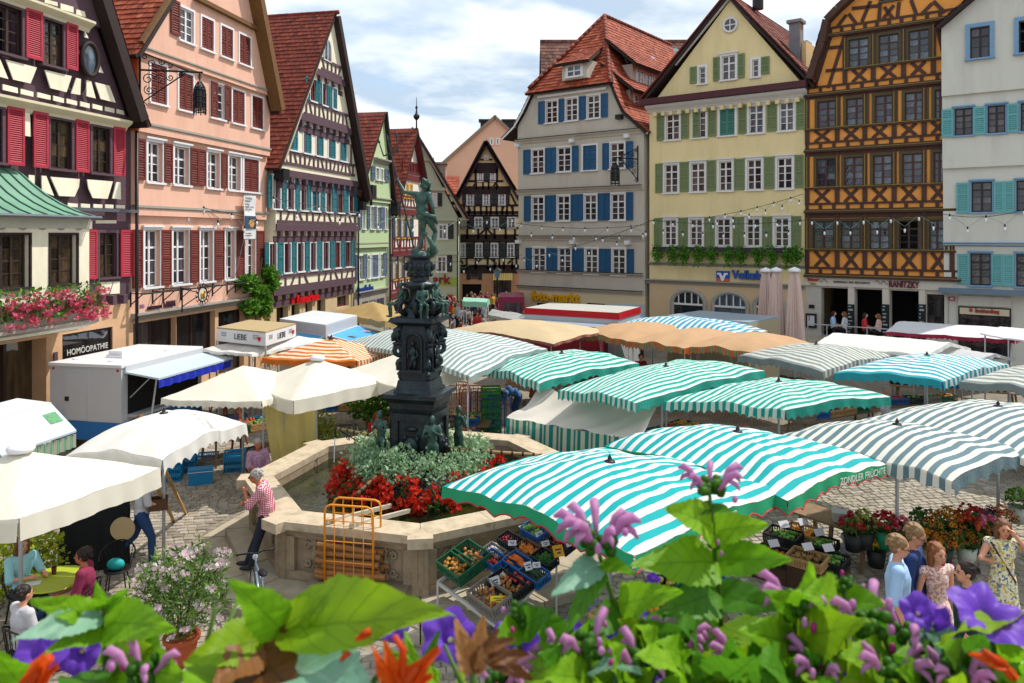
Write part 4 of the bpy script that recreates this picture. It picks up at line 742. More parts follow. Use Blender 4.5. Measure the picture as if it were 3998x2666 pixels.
tile_roof(H8.root, (l8[0]-.3,12,l8[1]-.2),(l8[0]-.3,-.2,l8[1]-.2),(a8[0],-.2,a8[1]+.2),(a8[0],12,a8[1]+.2),m_tile_r, .8,.6); tile_roof(H8.root, (r8[0]+.3,-.2,r8[1]-.2),(r8[0]+.3,12,r8[1]-.2),(a8[0],12,a8[1]+.2),(a8[0],-.2,a8[1]+.2),m_tile_r, .8,.6)
for (k_, pts, Y, nm, lab) in (('B',((1630,1400),(1745,1470)),78, 'far_house', 'small far house with a bright red tiled roof between the gables'),('B',((1700,1522),(1850,1700)),70, 'low_house', 'low house with a pale red roof left of the black timbered gable')):
    x0,x1 = [(S(k_, p[0],0)[0]-CX)/FPX*Y for p in pts]; zt_, zb_ = [CAMH-(S(k_, 0,p[1])[1]-HY)/FPX*Y for p in pts]
    hh = thing(nm, lab, 'house',(x0,Y, 0)); MB().box(0,x1-x0,.3,5,0,zb_).build('wall', m_pink8 if Y > 75 else m_cream, hh); tile_roof(hh, (-.2,0,zb_),(x1-x0+.2,0,zb_),(x1-x0+.2,3.2,zt_),(-.2,3.2,zt_),m_tile_o, .5,.4)
# ------------------------------------------------------------- right row of houses
RD = (.7949,-.6068)
RP = lambda u: (.40+RD[0]*u, 48+RD[1]*u)
m_gry9 = mat('warm_grey_render', '#b9b1a4',.9,.05,1.2,.12,dirt='#9f9688', dscale=.9,stretch=(1,1,.2)); m_shopc = mat('cream_shop_render', '#cfbf9e',.9,.05,1.2,.1)
m_blue = mat('blue_shutter_paint', '#194d72',.5,.08,5,rnd=.08); SHB = dict(id='blue', m=m_blue, slat=False); SHBC = dict(id='bluec', m=m_blue, pitch=.1)
m_wt = mat('white_window_paint', '#d6d3d2',.5,.04)
H9 = House('grey_house', 'grey rendered house with blue shutters and a hipped orange tile roof', 'house', RP(0),RD)
W9 = dict(id='h9', fr=m_wt, tr=m_wt, nx=2,rows=[.28,.24,.24,.24],tw=.1,rev=.1,shut=SHBC)
u9 = [H9.uz('G',172,600)[0],H9.uz('G',1272,600)[0]]
H9.row('G',[(286,410),(508,634),(740,870),(976,1112)],(288,628,852),(1110,645,884),W9,0); H9.shut('G',[(228,285),(411,507,2),(635,739,2),(871,975,2),(1113,1176)],(288,640,858),(1110,655,890),SHB)
H9.row('G',[(276,398),(497,624),(732,860),(967,1107)],(278,175,402),(1105,160,408),W9,.06); H9.shut('G',[(215,275),(399,496,2),(625,731,2),(861,966,2),(1108,1168)],(278,180,405),(1105,168,408),SHB, .06)
H9.row('C',[(273,399),(498,634),(720,862, 'c'),(960,1104)],(275,1282,1505),(1102,1247,1482),W9,.12); H9.shut('C',[(210,272),(400,497,2),(635,691),(900,959),(1105,1168)],(275,1290,1510),(1102,1255,1486),SHB, .12)
H9.row('C',[(397,517),(570,694),(759,887)],(400,862,1065),(885,828,1042),W9,.18); H9.shut('C',[(341,396),(518,569),(695,758),(888,945)],(400,872,1065),(885,835,1042),SHB, .18)
z9 = [H9.z('G',[(180,1005),(1280,1070)]),H9.z('G',[(180,870),(1265,908)]),H9.z('G',[(170,575),(1220,580)]),H9.z('G',[(150,165),(1215,150)]),H9.z('C',[(130,1245),(1205,1190)])]
hz = H9.z('C',[(300,788),(985,738)],.2)
LPf = [H9.uz('C', x, y, .18) for x, y in ((45,1215),(150,1108),(222,980),(282,850),(305,790))]; RPf = [H9.uz('C', x, y, .18) for x, y in ((1222,1122),(1092,990),(1032,860),(985,738))]
H9.glassbox(H9.uz('G',320,1150)[0],H9.uz('G',640,1150)[0],.5,H9.z('G',[(320,1125),(500,1135)]),0,3,1,m_lead, .2); H9.glassbox(H9.uz('G',760,1150)[0],H9.uz('G',1115,1150)[0],.5,H9.z('G',[(765,1125),(1110,1145)]),0,3,1,m_lead, .2)
zE = LPf[0][1]
H9.wall([(0,z9[0],0,1),(z9[0],z9[2],0),(z9[2],z9[3],.06),(z9[3],z9[4],.12),(z9[4],hz, .18)],[(0,u9[0]),(z9[4],u9[0])]+[(p[1],p[0]+.1) for p in LPf[1:]],[(0,u9[1]),(z9[4],u9[1])]+[(p[1],p[0]-.05) for p in RPf if p[1] > z9[4]],[m_gry9,m_shopc],depth=11)
for z, w, nm in zip(z9,(0,0,.04,.1,.16),range(5)): H9.band('cornice', m_gry9,u9[0]-.1,u9[1]-.1,z-.02,z+.24,w, w+.12); H9.boxp('lead_flashing', m_lead, u9[0]-.12,u9[1]-.1,z+.24,z+.275,w, w+.22)
for z, w in ((z9[4],.12),(z9[2],.06)):
    for u in (u9[0]+.05,(u9[0]+u9[1])/2-.3,u9[1]-1.0): H9.boxp('corbel', m_wt, u-.15,u+.15,z-.22,z, w-.06,w+.25)
zl = H9.z('C',[(340,840),(940,790)],.18); H9.boxp('eaves_rail', m_wt, H9.uz('C',340,835,.18)[0],H9.uz('C',940,780,.18)[0],zl-.05,zl+.1,.18,.3); H9.boxp('eaves_soffit', m_wt, LPf[-1][0]-.1,RPf[-1][0]+.1,hz-.12,hz-.02,.18,.5)
a9 = H9.uz('C',848,180,-4.2)     # ridge end, set back by the hip
uc = (LPf[-1][0]+RPf[-1][0])/2; aw_ = -4.2; ridge = (a9[0],a9[1])
mw9 = Matrix.Translation((RP(0)[0],RP(0)[1],0)) @ Matrix.Rotation(math.atan2(RD[1],RD[0]),4, 'Z')
rdg = (uc, 3.6,ridge[1]); 
tile_roof(H9.root, (LPf[-1][0]-.4,-.65,hz-.1),(RPf[-1][0]+.3,-.65,hz-.1),(uc+.05,3.6,ridge[1]),(uc-.05,3.6,ridge[1]),m_tile_o, .3,.26,n_ind=300,mw=mw9)
rp = [(p[0]+.12,p[1]+.05) for p in RPf]; rp[0] = (rp[0][0]+.5,rp[0][1]-.3)
for i in range(3): tile_roof(H9.root, (rp[i][0],-.45,rp[i][1]),(rp[i][0],13,rp[i][1]),(rp[i+1][0],13,rp[i+1][1]),(rp[i+1][0],-.45,rp[i+1][1]),m_tile_o, .3,.26)
tile_roof(H9.root, (rp[3][0],-.5,rp[3][1]),(rp[3][0],13,rp[3][1]),(uc, 13,ridge[1]),(uc, 3.6,ridge[1]),m_tile_o, .3,.26)
lp = [(p[0]-.1,p[1]+.05) for p in LPf]
for i in range(4): tile_roof(H9.root, (lp[i][0],13,lp[i][1]),(lp[i][0],-.4,lp[i][1]),(lp[i+1][0],-.4,lp[i+1][1]),(lp[i+1][0],13,lp[i+1][1]),m_tile_o, .32,.3)
tile_roof(H9.root, (lp[4][0],13,lp[4][1]),(lp[4][0],-.5,lp[4][1]),(uc, 3.6,ridge[1]),(uc, 13,ridge[1]),m_tile_o, .32,.3)
ridge_tiles(H9.root, (uc, 3.6,ridge[1]+.05),(uc, 13,ridge[1]+.05),m_tile_r); ridge_tiles(H9.root, (uc, 3.6,ridge[1]+.05),(rp[3][0],-.6,rp[3][1]+.05),m_tile_r); ridge_tiles(H9.root, (uc, 3.6,ridge[1]+.05),(lp[4][0],-.6,lp[4][1]+.05),m_tile_r)
H9.verge([(q[0]-.05,q[1]-.08) for q in rp],.25,m_wt, .12,.16); H9.verge([(q[0]+.05,q[1]-.08) for q in lp],.25,m_wt, .12,.16)
# hip dormer and long shed dormers on the right slope
dc = H9.uz('C',655,620,.6); dm = MB(); dx0,dx1 = dc[0]-.95,dc[0]+.95; dz = H9.z('C',[(590,700)],.6); dt = H9.z('C',[(650,545)],.6)
dm.box(dx0+.1,dx1-.1,-.6,3.0,dz, dt+.1); do = dm.build('dormer', m_gry9,H9.root); wm, ww, hh = win_mesh(.95,dt-dz-.35,dict(id='dorm', fr=m_wt, tr=m_wt, nx=2,rows=[.5,.5],tw=.12,rev=.02)); put(wm, 'window', do, (dc[0]-ww/2,-.6,dz+.15))
for a in (0,1):
    for c in (0,1): put(unit('pane', GLASSB), 'pane', do, (dc[0]-ww/2+.06+a*ww/2,-.625,dz+.2+c*(hh/2)),None, (ww/2-.1,.01,hh/2-.08))
tile_roof(do, (dx0-.25,-.95,dt-.05),(dx1+.25,-.95,dt-.05),(dc[0]+.6,1.9,dt+1.4),(dc[0]-.6,1.9,dt+1.4),m_tile_o, .3,.26)
def shed(y0,y1,ub, zb, zt, nwin, up):
    """dormer standing on the right slope: face parallel to the ridge at u=ub"""
    b = MB(); b.box(up, ub, y0,y1,zb-.6,zt); o = b.build('dormer', m_gry9,H9.root); W = dict(id='shed', fr=m_wt, tr=m_wt, nx=2,rows=[.33,.33,.34],tw=.1,rev=.02,transom=False)
    me, ww, hh = win_mesh(.8,zt-zb-.35,W); n = nwin
    for i in range(n):
        y = lerp(y0+.5,y1-1.2,i/max(1,n-1)); put(me, 'window', o, (ub+.01,y, zb+.1),(0,0,PI/2))
        for j in range(2): put(unit('pane', GLASS), 'pane', o, (ub+.02,y+.05+j*.4,zb+.15),None, (.01,.34,hh-.1))
    tile_roof(o, (ub+.5,y0-.4,zt-.1),(ub+.5,y1+.4,zt-.1),(up-.6,y1+.8,zt+1.6),(up-.6,y0-.8,zt+1.6),m_tile_o, .3,.28)
um = lerp(rp[2][0],rp[3][0],.3); shed(1.0,4.6,rp[1][0]-.4,rp[1][1]+.15,rp[1][1]+1.5,2,rp[2][0]-.8); shed(2.2,6.2,rp[2][0]-.45,rp[3][1]+.1,rp[3][1]+1.55,3,rp[3][0]-.9)
for yy, t in ((3.4,.45),(7.5,.5)):
    c = V((lerp(rp[3][0],uc, t),yy, lerp(rp[3][1],ridge[1],t))); e = (V((uc, 0,ridge[1]))-V((rp[3][0],0,rp[3][1]))).normalized(); nn = V((e.z, 0,-e.x)); MB().obox(c+nn*.1,V((0,.35,0)),e*.6,nn*.06).build('skylight', mat('zinc_glare', '#aab4bd',.2,.05,metal=.6),H9.root)
H9.boxp('vent_box', m_lead, H9.uz('C',1035,1005,.18)[0],H9.uz('C',1085,1045,.18)[0],H9.z('C',[(1060,1045)],.18),H9.z('C',[(1060,1005)],.18),.18,.5)
m_gold = mat('yellow_letter', '#d39a12',.4,.05); sgn(H9, 'foto-markt', m_gold, 'G',(280,1098),(705,1122),.78,.1,.03,.05)
Mg = H9.root.matrix_basis; pa = H9.uz('C',1205,1390,.2); Ma = Mg @ Matrix.Translation((pa[0],-.14,pa[1])) @ Matrix.Rotation(-1.95,4, 'Z')
iron_arm('sign_bracket', 'curled wrought iron arm on the grey house corner', Ma, 1.7); lantern(Ma @ Matrix.Translation((1.6,0,0)), 'black iron lantern hanging beside the grey house corner',1.3,.24)
# brown roofed house behind
Yb = 66; hb = thing('brown_roof_house', 'long house with a dark brown tile roof behind the grey house', 'house',((S('C',380,0)[0]-CX)/FPX*Yb, Yb, 0)); zt_ = CAMH-(S('C',0,360)[1]-HY)/FPX*(Yb+4); wb_ = (S('C',1800,0)[0]-S('C',380,0)[0])/FPX*Yb
MB().box(0,wb_, .3,8,0,zt_-5.9).prism([(.1,.3,zt_-6),(.1,8,zt_-6),(.1,4.1,zt_-.2)],(wb_-.2,0,0)).build('wall', m_cream, hb); tile_roof(hb, (-.1,0,zt_-6),(wb_, 0,zt_-6),(wb_, 4.2,zt_),(-.1,4.2,zt_),m_tile_b, .42,.34); ridge_tiles(hb, (-.1,4.2,zt_),(wb_, 4.2,zt_),m_tile_b, .16); tile_roof(hb, (wb_, 8.4,zt_-6),(-.1,8.4,zt_-6),(-.1,4.2,zt_),(wb_, 4.2,zt_),m_tile_b, .8,.6)
fl = (S('C',1575,0)[0]-CX)/FPX*Yb-hb.location.x; MB().tube([(fl, 2.0,zt_-3.6),(fl, 2.0,zt_-1.5)],.22,10).lathe([(.34,0),(.34,.25),(.1,.35)],10,(fl, 2.0,zt_-1.5)).build('steel_flue', mat('bright_steel', '#9aa6b0',.25,.1,metal=.9),hb)
# --- yellow house
H10 = House('yellow_house', 'pale yellow gabled house with olive green shutters above the bank', 'house', RP(9.0),RD)
m_yw = mat('pale_yellow_render', '#decb9a',.9,.05,1.1,.1,dirt='#bfb083', dscale=.9,stretch=(1,1,.2)); m_oli = mat('olive_shutter_paint', '#6c7a52',.55,.08,5,rnd=.06); m_olt = mat('teal_olive_shutter', '#3f7468',.55,.08,5); SHO = dict(id='oli', m=m_oli, pitch=.09); SHOC = dict(id='olc', m=m_olt, pitch=.09)
W10 = dict(id='h10', fr=m_wt, tr=m_wt, nx=2,rows=[.24,.255,.255,.25],tw=.12,rev=.12,shut=SHOC, hood=True); W10s = dict(W10,id='h10s', nx=1,rows=[.33,.33,.34],transom=False, hood=False); W10m = dict(W10,id='h10m', rows=[.3,.35,.35])
X = lambda x: x+2235.5
H10.row('G',[(1428,1562),(1648,1793),(1883,2037),(2143,2297),(X(152),X(317))],(1430,370,612),(X(315),370,642),W10,0); H10.shut('G',[(1352,1427,2),(1568,1647,2),(1795,1882,2),(2043,2142,2),(2299,X(150),2),(X(320),X(402),2)],(1430,375,618),(X(315),375,645),SHO)
H10.row('C',[(1428,1577),(1658,1812),(1903,2052),(2148,2312),(X(173),X(347))],(1430,1412,1675),(X(345),1368,1660),W10,0); H10.shut('C',[(1363,1427),(1578,1657),(1813,1892),(2053,2145),(2315,X(172)),(X(348),X(422))],(1430,1418,1672),(X(345),1372,1655),SHO)
H10.row('C',[(1443,1589),(1678,1824),(1910,2077, 'c'),(2163,2327),(X(195),X(357))],(1445,968,1210),(X(355),885,1155),W10,0); H10.shut('C',[(1376,1442),(1690,1752),(1590,1654),(1826,1895),(2088,2162),(X(100),X(194)),(X(358),X(440))],(1445,972,1208),(X(355),890,1152),SHO)
H10.row('C',[(1928,2082)],(1930,470,702),(2080,460,690),W10m, 0); H10.row('C',[(1728,1820),(2193,2287)],(1728,560,722),(2287,505,682),W10s, 0); H10.shut('C',[(1868,1927),(2083,2143)],(1930,490,700),(2140,465,680),SHO); H10.shut('C',[(1664,1727),(2290,X(125))],(1664,572,720),(X(125),500,655),SHO)
u10 = [H10.uz('G',1312,600)[0],H10.uz('H',440,500)[0]]; el, er, a10 = H10.uz('C',1300,880),H10.uz('D',490,745),H10.uz('C',2015,8); ez = (el[1]+er[1])/2
zc10 = [H10.z('G',[(1270,950),(2330,985)]),H10.z('G',[(1310,790),(2350,812)])]
for (x0,x1,y0,mx) in ((1515,1800,1015,0),(1870,2172,1035,0),(2235,2500,1055,0)):      # arched bank windows
    ua, ub = H10.uz('G', x0,1150)[0],H10.uz('G', x1,1150)[0]; zt_ = H10.uz('G',(x0+x1)/2,y0)[1]; zs_ = zt_-(ub-ua)*.36; c = (ua+ub)/2; rx = (ub-ua)/2
    arc = [(c+rx*math.cos(a),zs_+(zt_-zs_)*math.sin(a)) for a in [PI-PI*i/14 for i in range(15)]]; b = MB(); b.tube([(ua, -.04,.4),(ua, -.04,zs_)]+[(u, -.04,z) for u, z in arc]+[(ub, -.04,zs_),(ub, -.04,.4)],.12,6); ao = b.build('arched_window', m_grey, H10.root)
    MB().prism([(ua, -.01,.4)]+[(u, -.01,z) for u, z in arc]+[(ub, -.01,.4)],(0,.03,0)).build('pane', GLASSB, ao); b = MB()
    for q in (.2,.4,.6,.8): b.box(lerp(ua, ub, q)-.03,lerp(ua, ub, q)+.03,-.06,-.02,zs_-.05,zs_+(zt_-zs_)*math.sqrt(max(0,1-(2*q-1)**2))); 
    b.box(ua, ub, -.075,-.02,zs_-.12,zs_-.02); b.build('sash_bar', m_wt, ao)
H10.wall([(0,zc10[0],0,1),(zc10[0],a10[1],0)],[(0,u10[0]),(ez, u10[0]),(ez+.01,el[0]+.4),(a10[1],a10[0])],[(0,u10[1]),(ez, u10[1]),(ez+.01,er[0]-.4),(a10[1],a10[0]+.01)],[m_yw, mat('tan_bank_stone', '#c4aa86',.9,.06,2,.15)],depth=12)
H10.band('cornice', m_grey, u10[0]-.2,u10[1],zc10[0]-.05,zc10[0]+.22,0,.15); H10.band('cornice', m_grey, u10[0],u10[1],zc10[1]-.04,zc10[1]+.14,0,.1)
ec = H10.z('C',[(1300,910),(2352,800)]); H10.band('eaves_cornice', m_wt, u10[0]-.1,u10[1]+.1,ec-.5,ec-.12,0,.35); H10.boxp('eaves_flashing', mat('oxblood_metal', '#4a2028',.6,.1),u10[0]-.35,u10[1]+.2,ec-.1,ec+.22,0,.65); H10.dentils(u10[0]+.2,u10[1]-.1,ec-.5,17,m_yw, 0,(.2,.22),.25)
H10.verge([(el[0]-.1,el[1]),(a10[0],a10[1]+.15)],0,m_wt, .13,.2); H10.verge([(er[0]+.1,er[1]),(a10[0],a10[1]+.15)],0,m_wt, .13,.2)
tile_roof(H10.root, (er[0]+.3,-.32,er[1]-.1),(er[0]+.3,12,er[1]-.1),(a10[0],12,a10[1]+.34),(a10[0],-.32,a10[1]+.34),m_tile_r, .32,.28); tile_roof(H10.root, (el[0]-.3,12,el[1]-.1),(el[0]-.3,-.32,el[1]-.1),(a10[0],-.32,a10[1]+.34),(a10[0],12,a10[1]+.34),m_tile_r, .32,.28)
H10.verge([(el[0]-.32,el[1]+.05),(a10[0],a10[1]+.4)],.1,m_tile_r, .07,.3, 'verge_tiles'); H10.verge([(er[0]+.32,er[1]+.05),(a10[0],a10[1]+.4)],.1,m_tile_r, .07,.3, 'verge_tiles')
cc = H10.uz('C',2020,218); b = MB(); b.tube([(cc[0]+.36*math.cos(2*PI*i/20),-.04,cc[1]+.36*math.sin(2*PI*i/20)) for i in range(20)],.07,6,close=True); ro_ = b.build('round_window', m_wt, H10.root, smooth=True); MB().prism([(cc[0]+.34*math.cos(2*PI*i/20),-.03,cc[1]+.34*math.sin(2*PI*i/20)) for i in range(20)],(0,.04,0)).build('pane', GLASSB, ro_); MB().bar((cc[0]-.33,-.05,cc[1]),(cc[0]+.33,-.05,cc[1]),.05,.03,up=(0,1,0)).bar((cc[0],-.052,cc[1]-.33),(cc[0],-.052,cc[1]+.33),.05,.03,up=(0,1,0)).build('sash_bar', m_wt, ro_)
for (x, y0,y1,hw, dep) in ((360,205,440,.28,2.5),(425,395,470,.2,3.2)):
    c = H10.uz('D', x, y0,-dep); c2 = H10.uz('D', x, y1,-dep); MB().box(c[0]-hw, c[0]+hw, dep-.3,dep+.3,c2[1]-1.0,c[1]).box(c[0]-hw-.1,c[0]+hw+.1,dep-.42,dep+.42,c[1]-.02,c[1]+.14).build('chimney', mat('slate_chimney', '#7d8288',.8,.12),H10.root)
b = MB(); b.lathe([(.3,-.8),(.3,-.1),(.45,0),(.42,.2),(.15,.35),(.05,.5)],10,(a10[0]+.4,3,a10[1]+1.0)); b.build('vent_cap', m_lead, H10.root)
sdz = H10.uz('D',420,530,-3); MB().box(sdz[0]-1.6,sdz[0]+.3,2.5,5,sdz[1]-1.2,sdz[1]+.9).build('dormer', m_yw, H10.root)
p0,p1 = H10.uz('G',1895,932,.1),H10.uz('G',2008,848,.1); wv, hv = p1[0]-p0[0],p1[1]-p0[1]; m_vb = mat('bank_blue', '#1c4fa0',.4,.03); m_vo = mat('bank_orange', '#d8552a',.4,.03); m_vw = mat('sign_white', '#e2e2e6',.4,.03)
sg = MB().box(p0[0],p1[0],-.1,0,p0[1]+hv*.25,p1[1]).build('bank_sign', m_vb, H10.root); MB().box(p0[0],p1[0],-.1,0,p0[1],p0[1]+hv*.24).build('sign_base', m_vo, sg)
MB().prism([(p0[0]+wv*a, -.12,p0[1]+hv*b_) for a, b_ in ((.1,.82),(.36,.82),(.5,.42),(.64,.82),(.9,.82),(.9,.62),(.76,.62),(.58,.02),(.42,.02),(.24,.62),(.1,.62))],(0,.03,0)).build('emblem', m_vw, sg)
sgn(H10, 'Volksbank', m_vb, 'G',(2038,912),(2438,925),.62,.1,.02,.05)
fp = H10.z('G',[(1340,680),(2350,660)],.3)
# --- orange timbered house
H11 = House('orange_timbered_house', 'orange house with dark crossed timbers over the cafe', 'house', RP(17.45),RD)
m_or = mat('orange_infill', '#de964a',.9,.05,1.6,.08,dirt='#c87a34', dscale=.5); m_ol = mat('olive_yellow_trim', '#8a7c34',.6,.1); m_otim = mat('umber_timber', '#493027',.75,.2,6,.3)
W11 = dict(id='h11', fr=mat('oxblood_sash', '#4a231d',.5,.1),tr=mat('olive_brown_frame', '#4b4128',.6,.12),nx=2,rows=[.27,.25,.24,.24],tw=.13,rev=.08,proud=.06,glass=GLASSB); W11b = dict(W11,id='h11b', fr=m_brownfr)
def r11(k, xs, la, lb, st=W11): return H11.row(k, xs, la, lb, st, 0)
u11 = [H11.uz('H',438,800)[0],H11.uz('H',1690,800)[0]]
hw = 30
y4 = r11('H',[(485,715),(725,950),(975,1205),(1230,1462, 'o'),(1495,1690)],(520,388,645),(1425,375,665),W11b)
y3 = r11('D',[(515,730),(755,975),(1005,1228),(1260,1500),(1535,1690)],(550,1355,1620),(1455,1322,1615))
y2 = r11('D',[(525,748),(772,1000),(1022,1252),(1285,1520),(1545,1690)],(565,845,1105),(1480,785,1060))
y1 = r11('D',[(792,1022),(1055,1285),(1315,1555)],(800,310,585),(1550,245,520),W11b)
r11('D',[(1085,1290)],(1100,-180,12),(1290,-195,-5),W11b)
zb = [H11.z('H',[(440,885),(1670,940)]),H11.z('H',[(445,335),(1630,325)]),H11.z('D',[(465,1325),(1640,1270)]),H11.z('D',[(490,835),(1630,740)]),H11.z('D',[(630,310),(1650,200)])]
gl = [H11.uz('D', x, y) for x, y in ((498,700),(555,520),(610,380),(632,240),(645,190),(740,90),(860,-20))]; gtop = gl[-1][1]+3.2
fz = H11.z('H',[(440,960),(1665,1020)])
ops = [(578,812),(872,1112),(1178,1430)]; oz = H11.z('H',[(600,985),(1400,1030)]); fl_ = 1.1
for (x0,x1) in ops: H11.holes.append((H11.uz('H', x0,1200)[0],H11.uz('H', x1,1200)[0],fl_, oz, 0,.5))
H11.glassbox(H11.uz('H',1502,1150)[0],u11[1],fl_+.3,oz-.1,0,3,2,m_lead, .2)
H11.wall([(0,zb[0],0,1),(zb[0],gtop, 0)],[(0,u11[0]),(zb[3],u11[0])]+[(p[1],p[0]+.1) for p in gl]+[(gtop, gl[-1][0]+2.2)],[(0,u11[1]),(zb[1]-.4,u11[1]),(zb[1]-.39,u11[1]+.6),(gtop-4,u11[1]+.9),(gtop, u11[1]-1.5)],[m_or, mat('cafe_grey_render', '#b3ada4',.9,.06)],depth=12)
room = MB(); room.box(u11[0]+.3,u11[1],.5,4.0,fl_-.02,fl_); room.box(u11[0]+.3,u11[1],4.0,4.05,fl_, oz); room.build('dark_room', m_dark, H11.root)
posts = [H11.uz('H', x, 600)[0] for x in (458,720,962,1218,1480,1725)]
for i, z in enumerate(zb):
    l = u11[0] if i < 4 else H11.uz('D',640,290)[0]; h = .42
    H11.boxp('floor_beam', m_otim, l-.02,u11[1]+.5,z-.02,z+.1,.05,.2); H11.boxp('floor_beam', m_otim, l, u11[1]+.5,z+.1,z+.18,0,.09); H11.boxp('trim_line', m_ol, l, u11[1]+.5,z+.08,z+.103,.1,.215)
    H11.boxp('timber_beam', m_otim, l, u11[1]+.5,z+.38,z+.48,0,.06)
    nb = 10
    for j in range(nb+1):
        u = lerp(l+.1,u11[1]+.2,j/nb); H11.boxp('timber_post', m_otim, u-.075,u+.075,z+.18,z+.38,0,.05)
rowz = [y4,y3,y2,y1]; 
for i, (ys, z) in enumerate(zip(rowz, zb[:4])):
    ps = posts if i < 3 else [H11.uz('D', x, 500)[0] for x in (788,1035,1300,1560)]
    H11.boxp('sill_beam', m_otim, (ps[0] if i == 3 else u11[0]),u11[1]+.3,ys[0]-.11,ys[0]-.02,0,.13); H11.boxp('trim_line', m_ol, (ps[0] if i == 3 else u11[0]),u11[1]+.3,ys[0]-.02,ys[0]+.005,0,.15)
    for a, c in zip(ps, ps[1:]):
        lo, hi = z+.48,ys[0]-.11; q = .2*(c-a); H11.beam((a+q+.08,lo),(c-q-.08,hi),.15,m_otim, 0, 'timber_brace',.042); H11.beam((c-q-.08,lo),(a+q+.08,hi),.15,m_otim, 0, 'timber_brace',.047)
    for a in ps:
        H11.boxp('timber_post', m_otim, a-.1,a+.1,z+.48,(zb[i+1] if i+1 < len(zb) else ys[1]+.1),0,.08); H11.boxp('trim_line', m_ol, a-.015,a+.015,ys[0]-.05,ys[1],.08,.11)
    H11.boxp('timber_beam', m_otim, (ps[0] if i == 3 else u11[0]),u11[1]+.3,ys[1]+.02,zb[i+1] if i+1 < len(zb) else ys[1]+.3,0,.04)
G11 = lambda x, y: H11.uz('D', x, y)
for (x0,y0,x1,y1_) in ((530,745,660,330),(640,770,780,325),(725,230,800,130),(885,205,820,120),(935,190,1010,10),(1085,170,1095,30),(1245,160,1260,20),(1120,165,1215,45),(1205,160,1130,60),(1415,135,1365,0),(1450,130,1550,30),(1650,490,1590,220),(1560,10,1660,110),(620,620,780,605),(640,420,790,405),(850,75,1085,50)): H11.beam(G11(x0,y0),G11(x1,y1_),.15,m_otim, 0, 'timber_brace',.05)
H11.verge([(p[0],p[1]) for p in gl]+[(gl[-1][0]+2.3,gtop)],.05,m_otim, .3,.5)
tile_roof(H11.root, (gl[0][0]-.2,12,gl[0][1]),(gl[0][0]-.2,-.3,gl[0][1]),(gl[3][0]-.2,-.3,gl[3][1]),(gl[3][0]-.2,12,gl[3][1]),m_tile_r, .4,.35)
H11.boxp('fascia', mat('cafe_cream_fascia', '#c4bdb0',.7,.05),u11[0],u11[1]+.2,fz-.02,zb[0]-.03,0,.08)
for x0,x1 in ((815,868),(1115,1172),(1435,1490)):
    a, c = H11.uz('H', x0,1100)[0],H11.uz('H', x1,1100)[0]; H11.boxp('pilaster', MATS['cafe_cream_fascia'],a, c, fl_, fz-.03,.0,.06); m_ch = mat('chalkboard', '#1c2024',.8,.1)
    z1 = H11.uz('H', x0,1135)[1]; cb = H11.boxp('menu_board', m_ch, a-.03,c+.03,fl_+.15,z1,.07,.11)
    for q in range(9): zz = z1-.12-q*.17; MB().box(a+.03,c-.03-R.random()*.15,-.125,-.115,zz, zz+.05+.03*(q % 2)).build('chalk_line', mat('chalk', '#9aa0a0',.9,.2,30),cb)
m_rl = mat('maroon_letter', '#5c1020',.5,.04); sgn(H11, 'RANITZKY', m_rl, 'H',(1170,985),(1435,993),.4,.11,.012,.03)
pk = H11.uz('H',685,950,.1); pk2 = H11.uz('H',1005,965,.1); t_ = text('KAFFEEHAUS  BAR  RESTAURANT',.14,m_ink, H11.root, (pk[0],-.11,(fz+zb[0])/2-.05),ext=.01); t_.scale.x = (pk2[0]-pk[0])/t_.dimensions.x
for q in (-.75,(pk2[0]-pk[0])+.25): MB().tube([(pk[0]+q+.5*t, -.11,(fz+zb[0])/2+.04+.08*math.sin(t*12)) for t in [i/10 for i in range(11)]],.012,4).build('flourish', m_ink, H11.root)
pk = H11.uz('H',460,950,.1); text('Barbarossa',.2,mat('red_sign', '#b8281e',.5,.05),H11.root, (pk[0],-.11,(fz+zb[0])/2),ext=.02,sx=.55,bold=.006); text('Kaffee',.15,mat('yellow_sign', '#c8962c',.5,.05),H11.root, (pk[0]+.1,-.11,(fz+zb[0])/2-.17),ext=.02,sx=.8)
mc = H11.uz('H',445,1215,.05),H11.uz('H',537,1345,.05); mo = H11.boxp('menu_case', m_lead, mc[0][0],mc[1][0],mc[1][1],mc[0][1],0,.1); MB().box(mc[0][0]+.08,mc[1][0]-.08,-.115,-.1,mc[1][1]+.1,mc[0][1]-.1).build('menu_sheet', mat('paper', '#b9bcc0',.7,.06),mo); MB().box(mc[0][0]+.15,mc[1][0]-.3,-.125,-.115,lerp(mc[1][1],mc[0][1],.5),lerp(mc[1][1],mc[0][1],.85)).build('menu_print', mat('menu_red', '#a8283a',.7,.06),mo)
pq = H11.uz('H',470,1140,.05),H11.uz('H',517,1172,.05); H11.boxp('wall_plaque', m_lead, pq[0][0],pq[1][0],pq[1][1],pq[0][1],0,.05)
